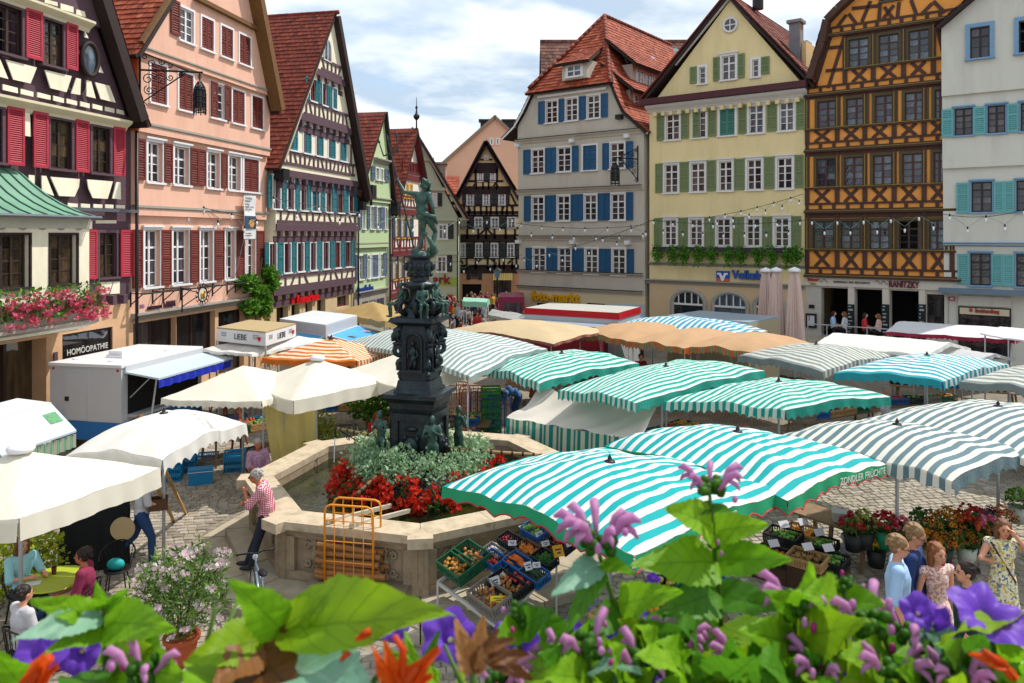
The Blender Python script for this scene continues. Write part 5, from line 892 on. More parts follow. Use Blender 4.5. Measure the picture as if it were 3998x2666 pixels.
# --- white house at the right edge
H12 = House('white_house', 'white rendered house with pale blue window frames and turquoise shutters', 'house', RP(23.2),RD)
m_wh = mat('white_render', '#c9c7be',.9,.04,1.0,.1,dirt='#aeaba0', dscale=.9,stretch=(1,1,.2)); m_pb = mat('pale_blue_paint', '#6f93b4',.5,.06); m_tq = mat('turquoise_shutter_paint', '#5f9fa0',.55,.07,5,rnd=.06); SHT = dict(id='tq', m=m_tq, pitch=.085,mids=[.62])
W12 = dict(id='h12', fr=mat('black_brown_sash', '#2c2224',.5,.1),tr=m_pb, nx=2,rows=[.25,.25,.25,.25],tw=.05,rev=.14,hood=True); W12t = dict(W12,id='h12t', tw=.16,proud=.1,rows=[.28,.36,.36],hood=False)
H12.row('D',[(1843,2093),(2268,2500, 'o')],(1850,205,525),(2350,155,460),W12t, .5)
H12.row('D',[(1733,1914),(2018,2204),(2308,2480)],(1735,935,1182),(2350,895,1150),W12,.35); H12.shut('D',[(1633,1732),(1912,2014),(2204,2306)],(1635,945,1190),(2305,912,1165),SHT, .35)
H12.row('H',[(1878,2088),(2272,2480)],(1880,62,330),(2350,48,325),W12,.2); H12.shut('H',[(1758,1874),(2088,2268,2)],(1760,72,340),(2260,65,338),SHT, .2)
H12.row('H',[(1868,2075),(2268,2480)],(1870,688,965),(2350,690,985),W12,.05); H12.shut('H',[(1772,1870),(2068,2264,2)],(1775,695,960),(2260,705,980),SHT, .05)
u12 = [H12.uz('D',1632,900,.4)[0],H12.uz('D',2600,900,.4)[0]]; z12 = [H12.z('H',[(1615,1030),(2352,1065)]),H12.z('H',[(1625,615),(2352,625)],.1),H12.z('D',[(1645,1465),(2352,1455)],.2),H12.z('D',[(1630,835),(2352,785)],.4)]
gs = H12.uz('D',1665,175,.5),H12.uz('D',1870,0,.5); slp = (gs[1][0]-gs[0][0])/(gs[1][1]-gs[0][1]); tp = (gs[1][0]+slp*3,gs[1][1]+3)
H12.wall([(0,z12[0],-.05,0),(z12[0],z12[1],.05),(z12[1],z12[2],.2),(z12[2],z12[3],.35),(z12[3],tp[1],.5)],[(0,u12[0]+.05),(gs[0][1],u12[0]),(gs[0][1]+.01,gs[0][0]),(tp[1],tp[0])],[(0,u12[1]),(tp[1],u12[1])],m_wh, depth=11)
H12.boxp('shop_canopy', mat('blue_grey_metal', '#5f7384',.5,.08),u12[0]-.1,u12[1],z12[0]+.02,z12[0]+.22,.05,.6); H12.band('cornice', m_pb, u12[0],u12[1],z12[1]-.06,z12[1]+.12,.05,.25)
H12.verge([(gs[0][0]-.1,gs[0][1]-.1),(tp[0]-.1,tp[1])],.5,m_wt, .12,.2); tile_roof(H12.root, (gs[0][0]-.35,11,gs[0][1]-.3),(gs[0][0]-.35,-.9,gs[0][1]-.3),(tp[0],-.9,tp[1]),(tp[0],11,tp[1]),m_tile_r, .32,.28)
a, c = H12.uz('H',1778,1250)[0],H12.uz('H',2240,1250)[0]; zt_, zb_ = H12.z('H',[(1780,1160),(2240,1190)]),H12.z('H',[(1780,1212),(2240,1250)])
H12.boxp('shop_frame', m_lead, a, c, .8,zt_+.05,0,.04); H12.boxp('sign_board', mat('ivory_sign', '#cbbfa8',.6,.05),a+.06,c-.06,zb_, zt_, .04,.08); H12.boxp('shop_window', GLASS, a+.08,c-.08,.9,zb_-.06,.04,.06); H12.boxp('roller_shutter', m_wh, a, c, zt_+.1,z12[0]-.1,-.02,.05)
sgn(H12, 'Buchhandlung', mat('red_brown_letter', '#a2361e',.5,.05), 'H',(1925,1205),(2135,1218),.22,.09,.008); H12.boxp('sign_mark', MATS['red_sign'],lerp(a, c, .22),lerp(a, c, .28),zb_+.12,zb_+.26,.08,.11)
pq = H12.uz('H',1695,1070,.05),H12.uz('H',1745,1107,.05); H12.boxp('house_sign', MATS['red_sign'],pq[0][0],pq[1][0],pq[1][1],pq[0][1],0,.05); H12.boxp('sign_face', MATS['paper'],pq[0][0]+.04,pq[1][0]-.04,pq[1][1]+.04,pq[0][1]-.04,.05,.07)
# ------------------------------------------------------------- plaza paving
def paving_mat():
    m = bpy.data.materials.new('plaza_setts'); m.use_nodes = True; t = m.node_tree; b = t.nodes['Principled BSDF']; b.inputs['Roughness'].default_value = .85; b.inputs['Specular IOR Level'].default_value = .25
    tc = nd(t, 'ShaderNodeTexCoord'); mp = nd(t, 'ShaderNodeMapping'); mp.inputs['Rotation'].default_value = (0,0,.35); t.links.new(tc.outputs['Object'],mp.inputs[0])
    br = nd(t, 'ShaderNodeTexBrick'); br.inputs['Scale'].default_value = 1; br.inputs['Brick Width'].default_value = .21; br.inputs['Row Height'].default_value = .17; br.inputs['Mortar Size'].default_value = .008
    br.inputs['Color1'].default_value = (*hx('#8d8474'),1); br.inputs['Color2'].default_value = (*hx('#7c7468'),1); br.inputs['Mortar'].default_value = (*hx('#4c463e'),1); t.links.new(mp.outputs[0],br.inputs['Vector'])
    n = nd(t, 'ShaderNodeTexNoise', i_Scale=.7,i_Detail=7.0); t.links.new(tc.outputs['Object'],n.inputs['Vector']); mr = nd(t, 'ShaderNodeMapRange'); mr.inputs[1].default_value = .3; mr.inputs[2].default_value = .7; mr.inputs[3].default_value = .78; mr.inputs[4].default_value = 1.15; t.links.new(n.outputs[0],mr.inputs[0])
    hs = nd(t, 'ShaderNodeHueSaturation'); t.links.new(br.outputs[0],hs.inputs['Color']); t.links.new(mr.outputs[0],hs.inputs['Value']); t.links.new(hs.outputs[0],b.inputs['Base Color']); return m
ground = struct(MB().quad((-300,-100,0),(300,-100,0),(300,500,0),(-300,500,0)).build('ground', paving_mat()))
FC = V((-1.85,15.4,0)); FR = math.radians(-15.5)
m_sett = st_mat('granite_setts',['#877e6f', '#9a907f', '#7b7367', '#a0968a', '#8f8674'],.85,var=.2,nscale=60,bump=.3)
ca, sa = math.cos(.32),math.sin(.32); stones = []
r2 = random.Random(5)
for j in range(-20,150):
    y = j*.165
    x = -9.5+r2.random()*.2
    while x < 12:
        w = r2.uniform(.17,.26); cx_, cy_ = x+w/2,y; X_, Y_ = cx_*ca-cy_*sa*.0,cy_+cx_*.18
        x += w
        if 8.2 < Y_ < 24 and abs(X_) < Y_*.68+.3 and (V((X_, Y_))-FC.xy).length > 4.3: stones.append((X_, Y_, w))
def stone_vs(w):
    a, c, h = w/2-.009,.071,.022+r2.uniform(-.005,.008); q = .012; j = lambda: r2.uniform(-.008,.008); P_ = [(-a+j(),-c+j()),(a+j(),-c+j()),(a+j(),c+j()),(-a+j(),c+j())]
    return [(p[0],p[1],.001) for p in P_]+[(p[0]*(1-q/a),p[1]*(1-q/c),h) for p in P_]
SF = [(4,5,6,7),(0,1,5,4),(1,2,6,5),(2,3,7,6),(3,0,4,7)]
near = set(sorted(range(len(stones)),key=lambda i: (V((stones[i][0]+5.3,stones[i][1]-11.9))).length)[:290]); big = MB(); rz_ = Matrix.Rotation(.18,3, 'Z')
for i, (x, y, w) in enumerate(stones):
    vs = [rz_ @ V(v) for v in stone_vs(w)]; st = [(r2.random(),0,0)]*8
    if i in near: MB().add(vs, SF, st).build('paving_stone', m_sett, ground, loc=(x, y, 0),fix=False)
    else: big.add([v+V((x, y, 0)) for v in vs],SF, st)
stuff(big.build('paving_stones', m_sett, ground, fix=False))
m_slab = mat('pale_paving_slab', '#b3a283',.85,.12,3,.2,dirt='#8e8068', dscale=1.5)
for (a, b) in (((4.2,17.2),(9.5,20.5)),):
    a, b = V((*a, .026)),V((*b, .026)); n_ = int((b-a).length/.6)
    for i in range(n_): MB().bar(a.lerp(b, i/n_),a.lerp(b, (i+.97)/n_),.24,.05).build('kerb_slab', m_slab, ground)
# ------------------------------------------------------------- fountain
FT = thing('fountain', 'octagonal sandstone fountain with a dark bronze column and planted island', 'fountain', FC, FR)
def octr(r, z, k0=0): return [(r*math.cos(math.radians(22.5+45*k)),r*math.sin(math.radians(22.5+45*k)),z) for k in range(8)]
m_rim = mat('worn_sandstone_rim', '#b5a58c',.85,.14,5,.35,dirt='#75654e', dscale=4); m_carv = mat('carved_sandstone', '#92816a',.9,.22,7,.5,dirt='#6d5b42', dscale=2.4); m_step = mat('step_sandstone', '#a59a86',.88,.14,4,.3,dirt='#7d6f59', dscale=1.8)
# steps, each step made of separate blocks
for (ro, ri, z0,z1) in ((4.2,3.75,0,.13),(3.76,3.2,0,.28)):
    for k in range(8):
        a0,a1 = octr(ro, 0)[k],octr(ro, 0)[(k+1) % 8]; b0,b1 = octr(ri, 0)[k],octr(ri, 0)[(k+1) % 8]
        for q in range(3):
            f0,f1 = q/3+.004,(q+1)/3-.004; P_ = [V(a0).lerp(V(a1),f0),V(a0).lerp(V(a1),f1),V(b0).lerp(V(b1),f1),V(b0).lerp(V(b1),f0)]
            MB().prism([(p.x, p.y, z0) for p in P_],(0,0,z1-z0+R.uniform(-.006,.006))).build('step_block', m_step, FT)
for k in range(8):       # wall, panel mouldings and ornaments of each side
    a, b = V(octr(3.2,0)[k]),V(octr(3.2,0)[(k+1) % 8]); ai, bi = V(octr(2.85,0)[k]),V(octr(2.85,0)[(k+1) % 8]); e = (b-a).normalized(); n = V((e.y, -e.x, 0)); L = (b-a).length; z = V((0,0,1)); m0 = (a+b)/2
    sd_ = MB(); sd_.prism([a+z*.29,b+z*.29,bi+z*.29,ai+z*.29],(0,0,.85)); w_o = sd_.build('basin_wall', m_carv, FT)
    B_ = MB(); B_.obox(m0+n*.03+z*.36,e*(L/2+.02),n*.06,z*.07).obox(m0+n*.02+z*1.03,e*(L/2),n*.05,z*.05).obox(m0+n*.05+z*1.10,e*(L/2+.03),n*.07,z*.035); B_.build('basin_moulding', m_carv, w_o)
    for q in (-1,1):      # corner pilasters
        c = m0+e*q*(L/2-.13)+n*.03; MB().obox(c+z*.72,e*.12,n*.07,z*.28).build('pilaster', m_carv, w_o)
    if n.y < .35:
        for q in (-.62,.62):
            c = m0+e*q*L*.42+n*.02+z*.7
            for (dx_, dz_, r_, tn, a0,sx_) in ((-.13,.14,.075,1.3,0,1),(.13,.14,.075,1.3,0,-1),(-.13,-.14,.075,1.3,PI, 1),(.13,-.14,.075,1.3,PI, -1),(0,.2,.06,1.1,1,1),(0,-.2,.06,1.1,4,1)):
                pts = [c+e*(dx_+p[0]*sx_)+z*(dz_+p[2]) for p in scroll(0,0,r_, tn, a0,1,12)]; MB().tube(pts, .026,5).build('carved_scroll', m_carv, w_o, smooth=True)
            B_ = MB(); B_.ell(c+n*.01,(.07,.05,.09),8,5).tube([c-z*.26,c+z*.26],.03,6); B_.build('carved_boss', m_carv, w_o, smooth=True)
    cap0,cap1,ci0,ci1 = V(octr(3.42,0)[k]),V(octr(3.42,0)[(k+1) % 8]),V(octr(2.84,0)[k]),V(octr(2.84,0)[(k+1) % 8])
    for q in range(2):
        f0,f1 = q/2+.002,(q+1)/2-.002; P_ = [cap0.lerp(cap1,f0),cap0.lerp(cap1,f1),ci0.lerp(ci1,f1),ci0.lerp(ci1,f0)]
        MB().prism([p+z*1.14 for p in P_],(0,0,.13)).build('rim_slab', m_rim, FT)
    v = V(octr(3.42,0)[k]); d_ = v.normalized(); t_ = V((-d_.y, d_.x, 0)); MB().obox(v-d_*.12+z*1.19,d_*.2,t_*.2,z*.083).build('rim_corner', m_rim, FT)
    MB().obox(V(octr(3.2,0)[k])+z*.7-d_*.05,d_*.13,t_*.13,z*.42).build('corner_pier', m_carv, FT)
# water
wm = bpy.data.materials.new('pond_water'); wm.use_nodes = True; t = wm.node_tree; b = t.nodes['Principled BSDF']; b.inputs['Base Color'].default_value = (*hx('#1c2a16'),1); b.inputs['Roughness'].default_value = .04; b.inputs['Specular IOR Level'].default_value = .5
tc = nd(t, 'ShaderNodeTexCoord'); n = nd(t, 'ShaderNodeTexNoise', i_Scale=7.0,i_Detail=3.0,i_Distortion=.6); t.links.new(tc.outputs['Object'],n.inputs['Vector']); bp = nd(t, 'ShaderNodeBump', i_Strength=.14); bp.inputs['Distance'].default_value = .05; t.links.new(n.outputs[0],bp.inputs['Height']); t.links.new(bp.outputs[0],b.inputs['Normal'])
n2 = nd(t, 'ShaderNodeTexNoise', i_Scale=1.3,i_Detail=4.0); t.links.new(tc.outputs['Object'],n2.inputs['Vector']); rp = nd(t, 'ShaderNodeValToRGB'); rp.color_ramp.elements[0].position = .4; rp.color_ramp.elements[0].color = (*hx('#0c150b'),1); rp.color_ramp.elements[1].position = .7; rp.color_ramp.elements[1].color = (*hx('#26310f'),1); t.links.new(n2.outputs[0],rp.inputs[0]); t.links.new(rp.outputs[0],b.inputs['Base Color'])
MB().add(octr(2.86,.98),[tuple(range(8))]).build('water', wm, FT)
# planter island
m_br = mat('dark_bronze', '#2a2f36',.38,.3,9,.35,metal=.55,dirt='#3a524c', dscale=3.5); m_verd = mat('verdigris_bronze', '#3b5850',.45,.45,9,.5,metal=.35,dirt='#1f2a29', dscale=5)
MB().lathe([(1.15,.6),(1.3,1.1),(1.25,1.28),(.2,1.32)],24).build('planter', mat('planter_iron', '#2a2c2a',.8,.2),FT)
sq = lambda b_, h, z0,z1,h2=None: b_.add([(-h, -h, z0),(h, -h, z0),(h, h, z0),(-h, h, z0),(-(h2 or h),-(h2 or h),z1),((h2 or h),-(h2 or h),z1),((h2 or h),(h2 or h),z1),(-(h2 or h),(h2 or h),z1)],BOXF)
P_ = MB(); sq(P_, .42,1.2,2.5); sq(P_, .46,1.2,1.5); pdo = P_.build('pedestal', m_br, FT)
for k in range(4):       # recessed panel frames with a lion mask on each face
    M = Matrix.Rotation(k*PI/2,4, 'Z'); B_ = MB()
    for (x0,x1,z0,z1) in ((-.4,-.27,1.5,2.5),(.27,.4,1.5,2.5),(-.27,.27,2.36,2.5),(-.27,.27,1.5,1.6)): B_.box(x0,x1,-.47,-.41,z0,z1)
    B_.build('panel_frame', m_br, pdo).matrix_local = M
    B_ = MB(); B_.ell((0,-.46,1.86),(.17,.1,.2),10,7).ell((0,-.55,1.8),(.08,.07,.07),8,5).ell((-.07,-.53,1.92),(.045,.04,.03)).ell((.07,-.53,1.92),(.045,.04,.03)).ell((-.13,-.44,2.02),(.05,.04,.06)).ell((.13,-.44,2.02),(.05,.04,.06)).ell((0,-.44,2.2),(.14,.04,.05),8,5)
    B_.build('lion_mask', m_br, pdo, smooth=True).matrix_local = M
C_ = MB(); sq(C_, .43,2.5,2.58,.46); sq(C_, .45,2.58,2.7,.47); sq(C_, .47,2.7,2.8,.54); sq(C_, .57,2.8,2.88); sq(C_, .4,2.88,2.95,.38); C_.build('pedestal_cornice', m_br, FT)
S_ = MB(); sq(S_, .36,2.95,3.12,.33); sq(S_, .31,3.12,4.2,.31); sq(S_, .34,4.2,4.28,.46); sq(S_, .48,4.28,4.36,.44); sq(S_, .3,4.36,4.55,.24); sh_ = S_.build('column_shaft', m_br, FT)
for k in range(4):
    M = Matrix.Rotation(k*PI/2,4, 'Z'); B_ = MB()
    arch = [(-.17,-.335,3.35)]+[(.17*math.cos(a),-.335,3.88+.17*math.sin(a)) for a in [PI-PI*i/10 for i in range(11)]]+[(.17,-.335,3.35)]
    B_.tube(arch, .028,6).box(-.21,.21,-.42,-.3,3.29,3.35); B_.build('niche_frame', m_br, sh_).matrix_local = M
    MB().prism([(x, -.318,z) for x, y, z in arch],(0,.004,0)).build('niche', mat('niche_shade', '#0e1012',.6,.2),sh_).matrix_local = M  # flat plate on the shaft; the niche's inner shade is put into its near-black colour
    B_ = MB(); B_.ell((0,-.36,3.86),(.04,.04,.05)).ell((0,-.36,3.7),(.075,.05,.11)).ell((.01,-.36,3.55),(.065,.05,.1)).tube([(-.03,-.36,3.52),(-.045,-.36,3.36)],[.04,.025],6).tube([(.04,-.36,3.52),(.04,-.37,3.36)],[.04,.025],6).tube([(-.07,-.36,3.75),(-.11,-.37,3.62),(-.09,-.38,3.55)],.02,5).tube([(.07,-.36,3.75),(.11,-.37,3.64),(.03,-.4,3.54)],.02,5)
    B_.build('niche_figure', m_br, sh_, smooth=True).matrix_local = M
    M2 = Matrix.Rotation(k*PI/2+PI/4,4, 'Z'); x0 = .4      # corner volutes
    for (dx_, z_, r_, t0) in ((.06,3.98,.16,-.5),(.1,3.72,.15,.8),(.04,3.45,.12,1.6),(.02,3.2,.08,.2)):
        pts = [(x0+dx_-.05+r_*(1-.7*i/14)*math.cos(t0+1.5*2*PI*i/14),0,z_+r_*(1-.7*i/14)*math.sin(t0+1.5*2*PI*i/14)) for i in range(15)]
        MB().tube(pts, .05,6).build('volute', m_br, sh_, smooth=True).matrix_local = M2
    B_ = MB(); B_.tube([(.33,0,4.22),(.5,0,4.1),(.52,0,3.9)],[.06,.07,.04],6).ell((.48,0,4.02),(.08,.07,.1)); B_.build('corner_mask', m_br, sh_, smooth=True).matrix_local = M2
D_ = MB(); D_.lathe([(.26,4.5),(.3,4.62),(.2,4.75),(.24,4.9),(.36,4.98),(.36,5.03),(.2,5.06),(.19,5.15),(.27,5.3),(.27,5.42),(.2,5.48),(.24,5.52),(.3,5.55),(.26,5.6),(.05,5.62)],20); D_.build('baluster', m_br, FT, smooth=True)
for k in range(10):
    a = 2*PI*k/10; B_ = MB(); B_.ell((.27*math.cos(a),.27*math.sin(a),5.36),(.06,.06,.09)).ell((.22*math.cos(a+.3),.22*math.sin(a+.3),5.2),(.05,.05,.05)); B_.build('garland_boss', m_br, FT, smooth=True)
for k in range(8):
    a = 2*PI*k/8+.2; MB().tube([(.3*math.cos(a),.3*math.sin(a),4.4),(.46*math.cos(a),.46*math.sin(a),4.5),(.5*math.cos(a),.5*math.sin(a),4.62),(.4*math.cos(a),.4*math.sin(a),4.7),(.3*math.cos(a),.3*math.sin(a),4.62)],[.05,.06,.05,.04,.03],6).build('dolphin_scroll', m_br, FT, smooth=True)
# ironwork arms with bamboo-like spouts
m_bam = mat('weathered_pipe', '#8a7148',.6,.2,9,.2); m_wtr = mat('water_jet', '#c8d4d8',.1,.05)
def spout(ang, L, z0,z1,label):
    t = thing('spout', label, 'spout', FC+V((0,0,0)),FR+ang, 'water pipes of the fountain'); p0,p1 = V((0,-.5,z0)),V((0,-.5-L, z1)); B_ = MB(); B_.tube([p0,p1],.035,8); pp_ = B_.build('pipe', m_bam, t, smooth=True)
    for i in range(9): c = p0.lerp(p1,(i+.5)/9); MB().tube([c-V((0,.02,0)),c+V((0,.02,0))],.044,8).build('pipe_ring', m_lead, pp_)
    MB().tube([p1+V((0,.1,.0)),p1+V((0,-.05,.02)),p1+V((0,-.1,-.05)),p1+V((0,-.1,-.2))],.016,6).build('nozzle', m_lead, t, smooth=True)
    MB().tube([p1+V((0,-.1,-.2)),p1+V((0,-.12,-.5)),(0,p1.y-.13,1.0)],.012,5).build('water_jet', m_wtr, t)
    for i in range(7):
        c = p0.lerp(p1,(i+.7)/8); r_ = .1*(1-.4*abs(i-3)/3)
        MB().tube([(0,c.y+p[0],c.z-.16+p[2]) for p in scroll(0,0,r_, 1.4,i*.9,1,12)],.011,4).build('scroll', m_iron, t)
    MB().tube([p0+V((0,0,-.45)),p0.lerp(p1,.4)+V((0,0,-.33)),p0.lerp(p1,.95)+V((0,0,-.04))],.014,5).build('brace', m_iron, t); return t
spout(0.0+.2-.45,1.35,1.8,1.35, 'front water pipe leaning down from the lion mask towards the flowers'); spout(PI/2+.15,1.9,1.72,1.66, 'water pipe with iron scrolls reaching right from the fountain column'); spout(-PI/2-.35,1.9,1.78,1.75, 'water pipe with iron scrolls reaching left from the fountain column')
for k, (a, b) in enumerate((((-.35,-3.1,1.32),(.1,-1.6,1.12)),((.1,-3.15,1.32),(.5,-1.7,1.1)))): MB().bar(a, b, .05,.07).build('channel_board', mat('bleached_wood', '#b3ab98',.8,.15,6),FT)
for i in range(12):
    a = math.radians(248+i*7); c = V((2.62*math.cos(a),2.62*math.sin(a),.99)); d_ = V((-math.cos(a),-math.sin(a),0)); MB().bar(c, c+d_*.5,.012,.012).build('grate_bar', mat('algae_iron', '#6a6a20',.7,.2),FT)
# ------------------------------------------------------------- market canopies
m_pole = mat('galvanised_pole', '#a9acb0',.45,.1,6,metal=.15); m_wpole = mat('wooden_pole', '#b08a52',.7,.15,6)
def stripes(nm, a, b, n, trans=.22,duty=.5): return st_mat(nm+'_%d' % n, [a, b],.75,trans, .06, 'str', n, .2,duty, .25,30)
def canopy(label, pts, z, H, m, group, along='LF', shape='dome', val=.24,cat='canopy', poles='centre', mval=None, scal=14,zoff=(0,0,0,0),finial=True, name='market_canopy', wr=.032,seed=1,txt=None, trim=None):
    """cloth roof over four corners (left, front, right, back); cloth, valances, poles, ribs are its parts"""
    Lc, Fc, Rc, Bc = [p if isinstance(p, Vector) else atZ(S(*p) if isinstance(p[0],str) else S('v', *p),z+o) for p, o in zip(pts, zoff)]
    cen = (Lc+Fc+Rc+Bc)/4; root = thing(name, label, cat, (cen.x, cen.y, 0),0,group); Lc, Fc, Rc, Bc = [p-V((cen.x, cen.y, 0)) for p in (Lc, Fc, Rc, Bc)]
    def base(s, t): return Lc*(1-s)*(1-t)+Fc*s*(1-t)+Rc*s*t+Bc*(1-s)*t
    def h(s, t):
        a, b = abs(2*s-1),abs(2*t-1)
        if shape == 'pyr':
            q = max(a, b); rib = abs(a-b); return H*(1-q)-.035*math.sin(PI*min(1,rib))*(q > .05)*.8
        if shape == 'ridge': return H*(1-b)
        q = 1-max(a, b)**2.1*.68-min(a, b)**2.1*.32; ang = math.atan2(2*t-1,2*s-1); return H*q-.05*(1-math.cos(8*ang))*.5*max(a, b)
    def P(s, t):
        p = base(s, t); e = max(abs(2*s-1),abs(2*t-1)); w = wr*mnoise.noise(V((p.x*1.6+seed*7,p.y*1.6,seed)))*(.4+e)+wr*.5*mnoise.noise(V((p.x*5+seed*3,p.y*5,seed)))
        return p+V((0,0,h(s, t)+w))
    sx = (lambda s, t: s) if along == 'LF' else (lambda s, t: t)
    N = 22; MB().grid(P, N, N, lambda s, t: (sx(s, t),R.random(),0)).build('cloth', m, root, smooth=True, fix=False)
    for (e0,e1) in (((0,0),(1,0)),((1,0),(1,1)),((1,1),(0,1)),((0,1),(0,0))):
        n = max(24,scal*4); vb = MB(); oo = (base(lerp(e0[0],e1[0],.5),lerp(e0[1],e1[1],.5))-base(.5,.5)); oo.z = 0; oo.normalize()
        def vf(u, v):
            s, t = lerp(e0[0],e1[0],u),lerp(e0[1],e1[1],u); ln = val*(1-.28*abs(math.sin(PI*scal*u))) if scal else val
            return P(s, t)+oo*(.012+.018*v+.02*v*math.sin(u*37+seed))-V((0,0,ln*v))
        vb.grid(vf, n, 2,lambda u, v: (sx(lerp(e0[0],e1[0],u),lerp(e0[1],e1[1],u)),0,v)).build('valance', mval or m, root, smooth=True, fix=False)
        if trim: vb = MB(); vb.tube([vf(i/n, 1.0)+oo*.004 for i in range(n+1)],.012,4); vb.build('valance_trim', trim, root)
    b = MB(); rib = [P(.5,.5)-V((0,0,.05))]
    for (s, t) in ((.02,.02),(.98,.02),(.98,.98),(.02,.98)): MB().tube([P(lerp(.5,s, q),lerp(.5,t, q))-V((0,0,.05)) for q in [i/6 for i in range(7)]],.018,5).build('rib', m_pole, root)
    if poles == 'centre': MB().tube([P(.5,.5)-V((0,0,.04)),(P(.5,.5).x, P(.5,.5).y, 0)],.03,8).build('pole', m_pole, root, smooth=True)
    elif poles: 
        for (s, t) in ((.05,.05),(.95,.05),(.95,.95),(.05,.95)): p = P(s, t); MB().tube([p-V((0,0,.04)),(p.x, p.y, 0)],.022,6).build('pole', m_wpole if poles == 'wood' else m_pole, root, smooth=True)
    if finial:
        t_ = P(.5,.5); MB().lathe([(.09,-.01),(.07,.02),(.03,.03),(.035,.06),(.015,.09),(.005,.12)] if finial != 'cap' else [(.17,-.02),(.19,.02),(.18,.06),(.1,.09),(.02,.1)],10,t_).build('finial', m_lead if finial != 'cap' else m_white, root, smooth=True)
    root['_c'] = 0; del root['_c']; return root, P
TEAL = '#149a88'; m_wcl = mat('white_canvas', '#dedcd6',.8,.05,2,.15,trans=.25); m_crm = mat('cream_canvas', '#e1dccd',.8,.06,2,.15,trans=.25); m_bei = mat('beige_canvas', '#c4af8a',.8,.07,2,.12,trans=.2); m_orc = mat('faded_orange_canvas', '#bb9670',.8,.08,2,.12,trans=.2)
GT = 'teal and white striped canopies'; GG = 'grey and white striped canopies'; GC = 'cream canvas parasols'
m_grn = mat('green_valance', '#1d8f62',.8,.06,3); m_redt = mat('red_piping', '#a32a2a',.7,.05)
near1,P1 = canopy('big teal striped canopy nearest the flower boxes, its left tip over the fountain',[(1017,1113),(1456,1276),(1808,1133),(1352,1034)],2.3,.42,stripes('near_teal_stripes', '#12a3a6', '#dededc',17),GT, 'LF', mval=m_grn, val=.2,scal=9,trim=m_redt, wr=.05,seed=3)
near2,P2 = canopy('big teal striped canopy with lettered green valance right of the nearest one',[(1388,1022),(1808,1150),(2037,1064),(1600,988)],2.32,.42,stripes('near_teal_stripes', '#12a3a6', '#dededc',17),GT, 'LF', mval=m_grn, val=.2,scal=9,trim=m_redt, wr=.05,seed=5)
def valtext(root, Pf, s_, e0,e1,u0,size, m, flip=False):
    a, b = Pf(*[lerp(e0[i],e1[i],u0) for i in (0,1)]),Pf(*[lerp(e0[i],e1[i],u0+.08) for i in (0,1)]); d = (b-a).normalized(); n = V((d.y, -d.x, 0)).normalized(); z = n.cross(d)*-1
    z = d.cross(n)*-1; M = Matrix((d, z, n)).transposed().to_4x4(); o = text(s_, size, m, root, ext=.002); M.translation = a+n*.045-V((0,0,.17)); o.matrix_local = M
valtext(near2,P2, 'ZONDLER FRÜCHTE',(1,0),(1,1),.46,.15,MATS['pale_letter']); valtext(near1,P1, 'ZONDLER',(1,0),(1,1),.4,.15,MATS['pale_letter'])
gs_ = stripes('blue_grey_stripes', '#637d85', '#d9d7cc',17)
canopy('grey and white striped canopy above the flower stall, its front corner lowest',[(1775,1006),(2186,1103),(2372,1040),(1955,978)],2.3,.4,gs_, GG, 'LF', val=.24,scal=8,seed=7)
canopy('grey and white striped canopy behind the flower stall canopy, cut by the right edge',[(1938,977),(2390,1062),(2660,990),(2215,925)],2.3,.42,gs_, GG, 'LF', val=.12,scal=0,seed=8)
tm = lambda n: stripes('teal_stripes', TEAL, '#cadcd5', n)
canopy('teal striped canopy just right of the fountain column',[(1105,846),(1239,880),(1467,834),(1330,806)],2.32,.34,tm(14),GT, 'LF', seed=11)
canopy('middle teal striped canopy with a white cloth hanging below its corner',[(1282,896),(1460,925),(1756,851),(1570,827)],2.32,.33,tm(16),GT, 'LF', seed=12)
canopy('teal striped canopy over the open cobbles, rightmost of the middle three',[(1524,923),(1803,943),(2044,911),(1775,872)],2.32,.34,tm(16),GT, 'LF', seed=13)
canopy('grey striped canopy between the orange canopies and the cyan one',[(1695,817),(1888,854),(2051,818),(1865,801)],2.3,.4,stripes('slate_stripes', '#7d8a8a', '#c9c8bd',18),GG, 'FR', seed=14)
canopy('cyan and white striped canopy on the right below the white tents',[(1917,856),(2164,877),(2315,837),(2110,819)],2.3,.36,stripes('cyan_stripes', '#2c98a6', '#d5dcdc',16), 'cyan and white striped canopies', 'FR', seed=15)
canopy('grey striped canopy at the right edge beside the cyan one',[(2204,877),(2440,905),(2580,860),(2400,836)],2.3,.34,stripes('slate_stripes', '#7d8a8a', '#c9c8bd',18),GG, 'FR', seed=16)
oc_v = st_mat('orange_green_valance',['#c4612c', '#3f7a5c'],.8,.1,.08, 'str',26)
for lab, pts, sd_ in (('orange canopy with scalloped orange and green edge, leftmost of three',[(1318,767),(1440,784),(1620,762),(1470,750)],21),('orange canopy with scalloped orange and green edge, middle of three',[(1438,787),(1569,801),(1745,780),(1600,763)],22),('orange canopy with scalloped orange and green edge, rightmost of three',[(1569,798),(1725,810),(1880,795),(1735,771)],23)):
    canopy(lab, pts, 2.4,.4,m_orc, 'orange canvas canopies in a row', 'LF', mval=oc_v, val=.24,scal=16,poles='four', finial=False, seed=sd_)
canopy('large plain beige canopy right of the fountain column',[(1030,758),(1272,790),(1398,762),(1165,742)],2.5,.38,m_bei, 'beige canvas canopies', 'LF', mval=mat('maroon_fringe', '#7d4a3e',.8,.2,9),val=.1,scal=30,poles='four', finial=False, seed=24)
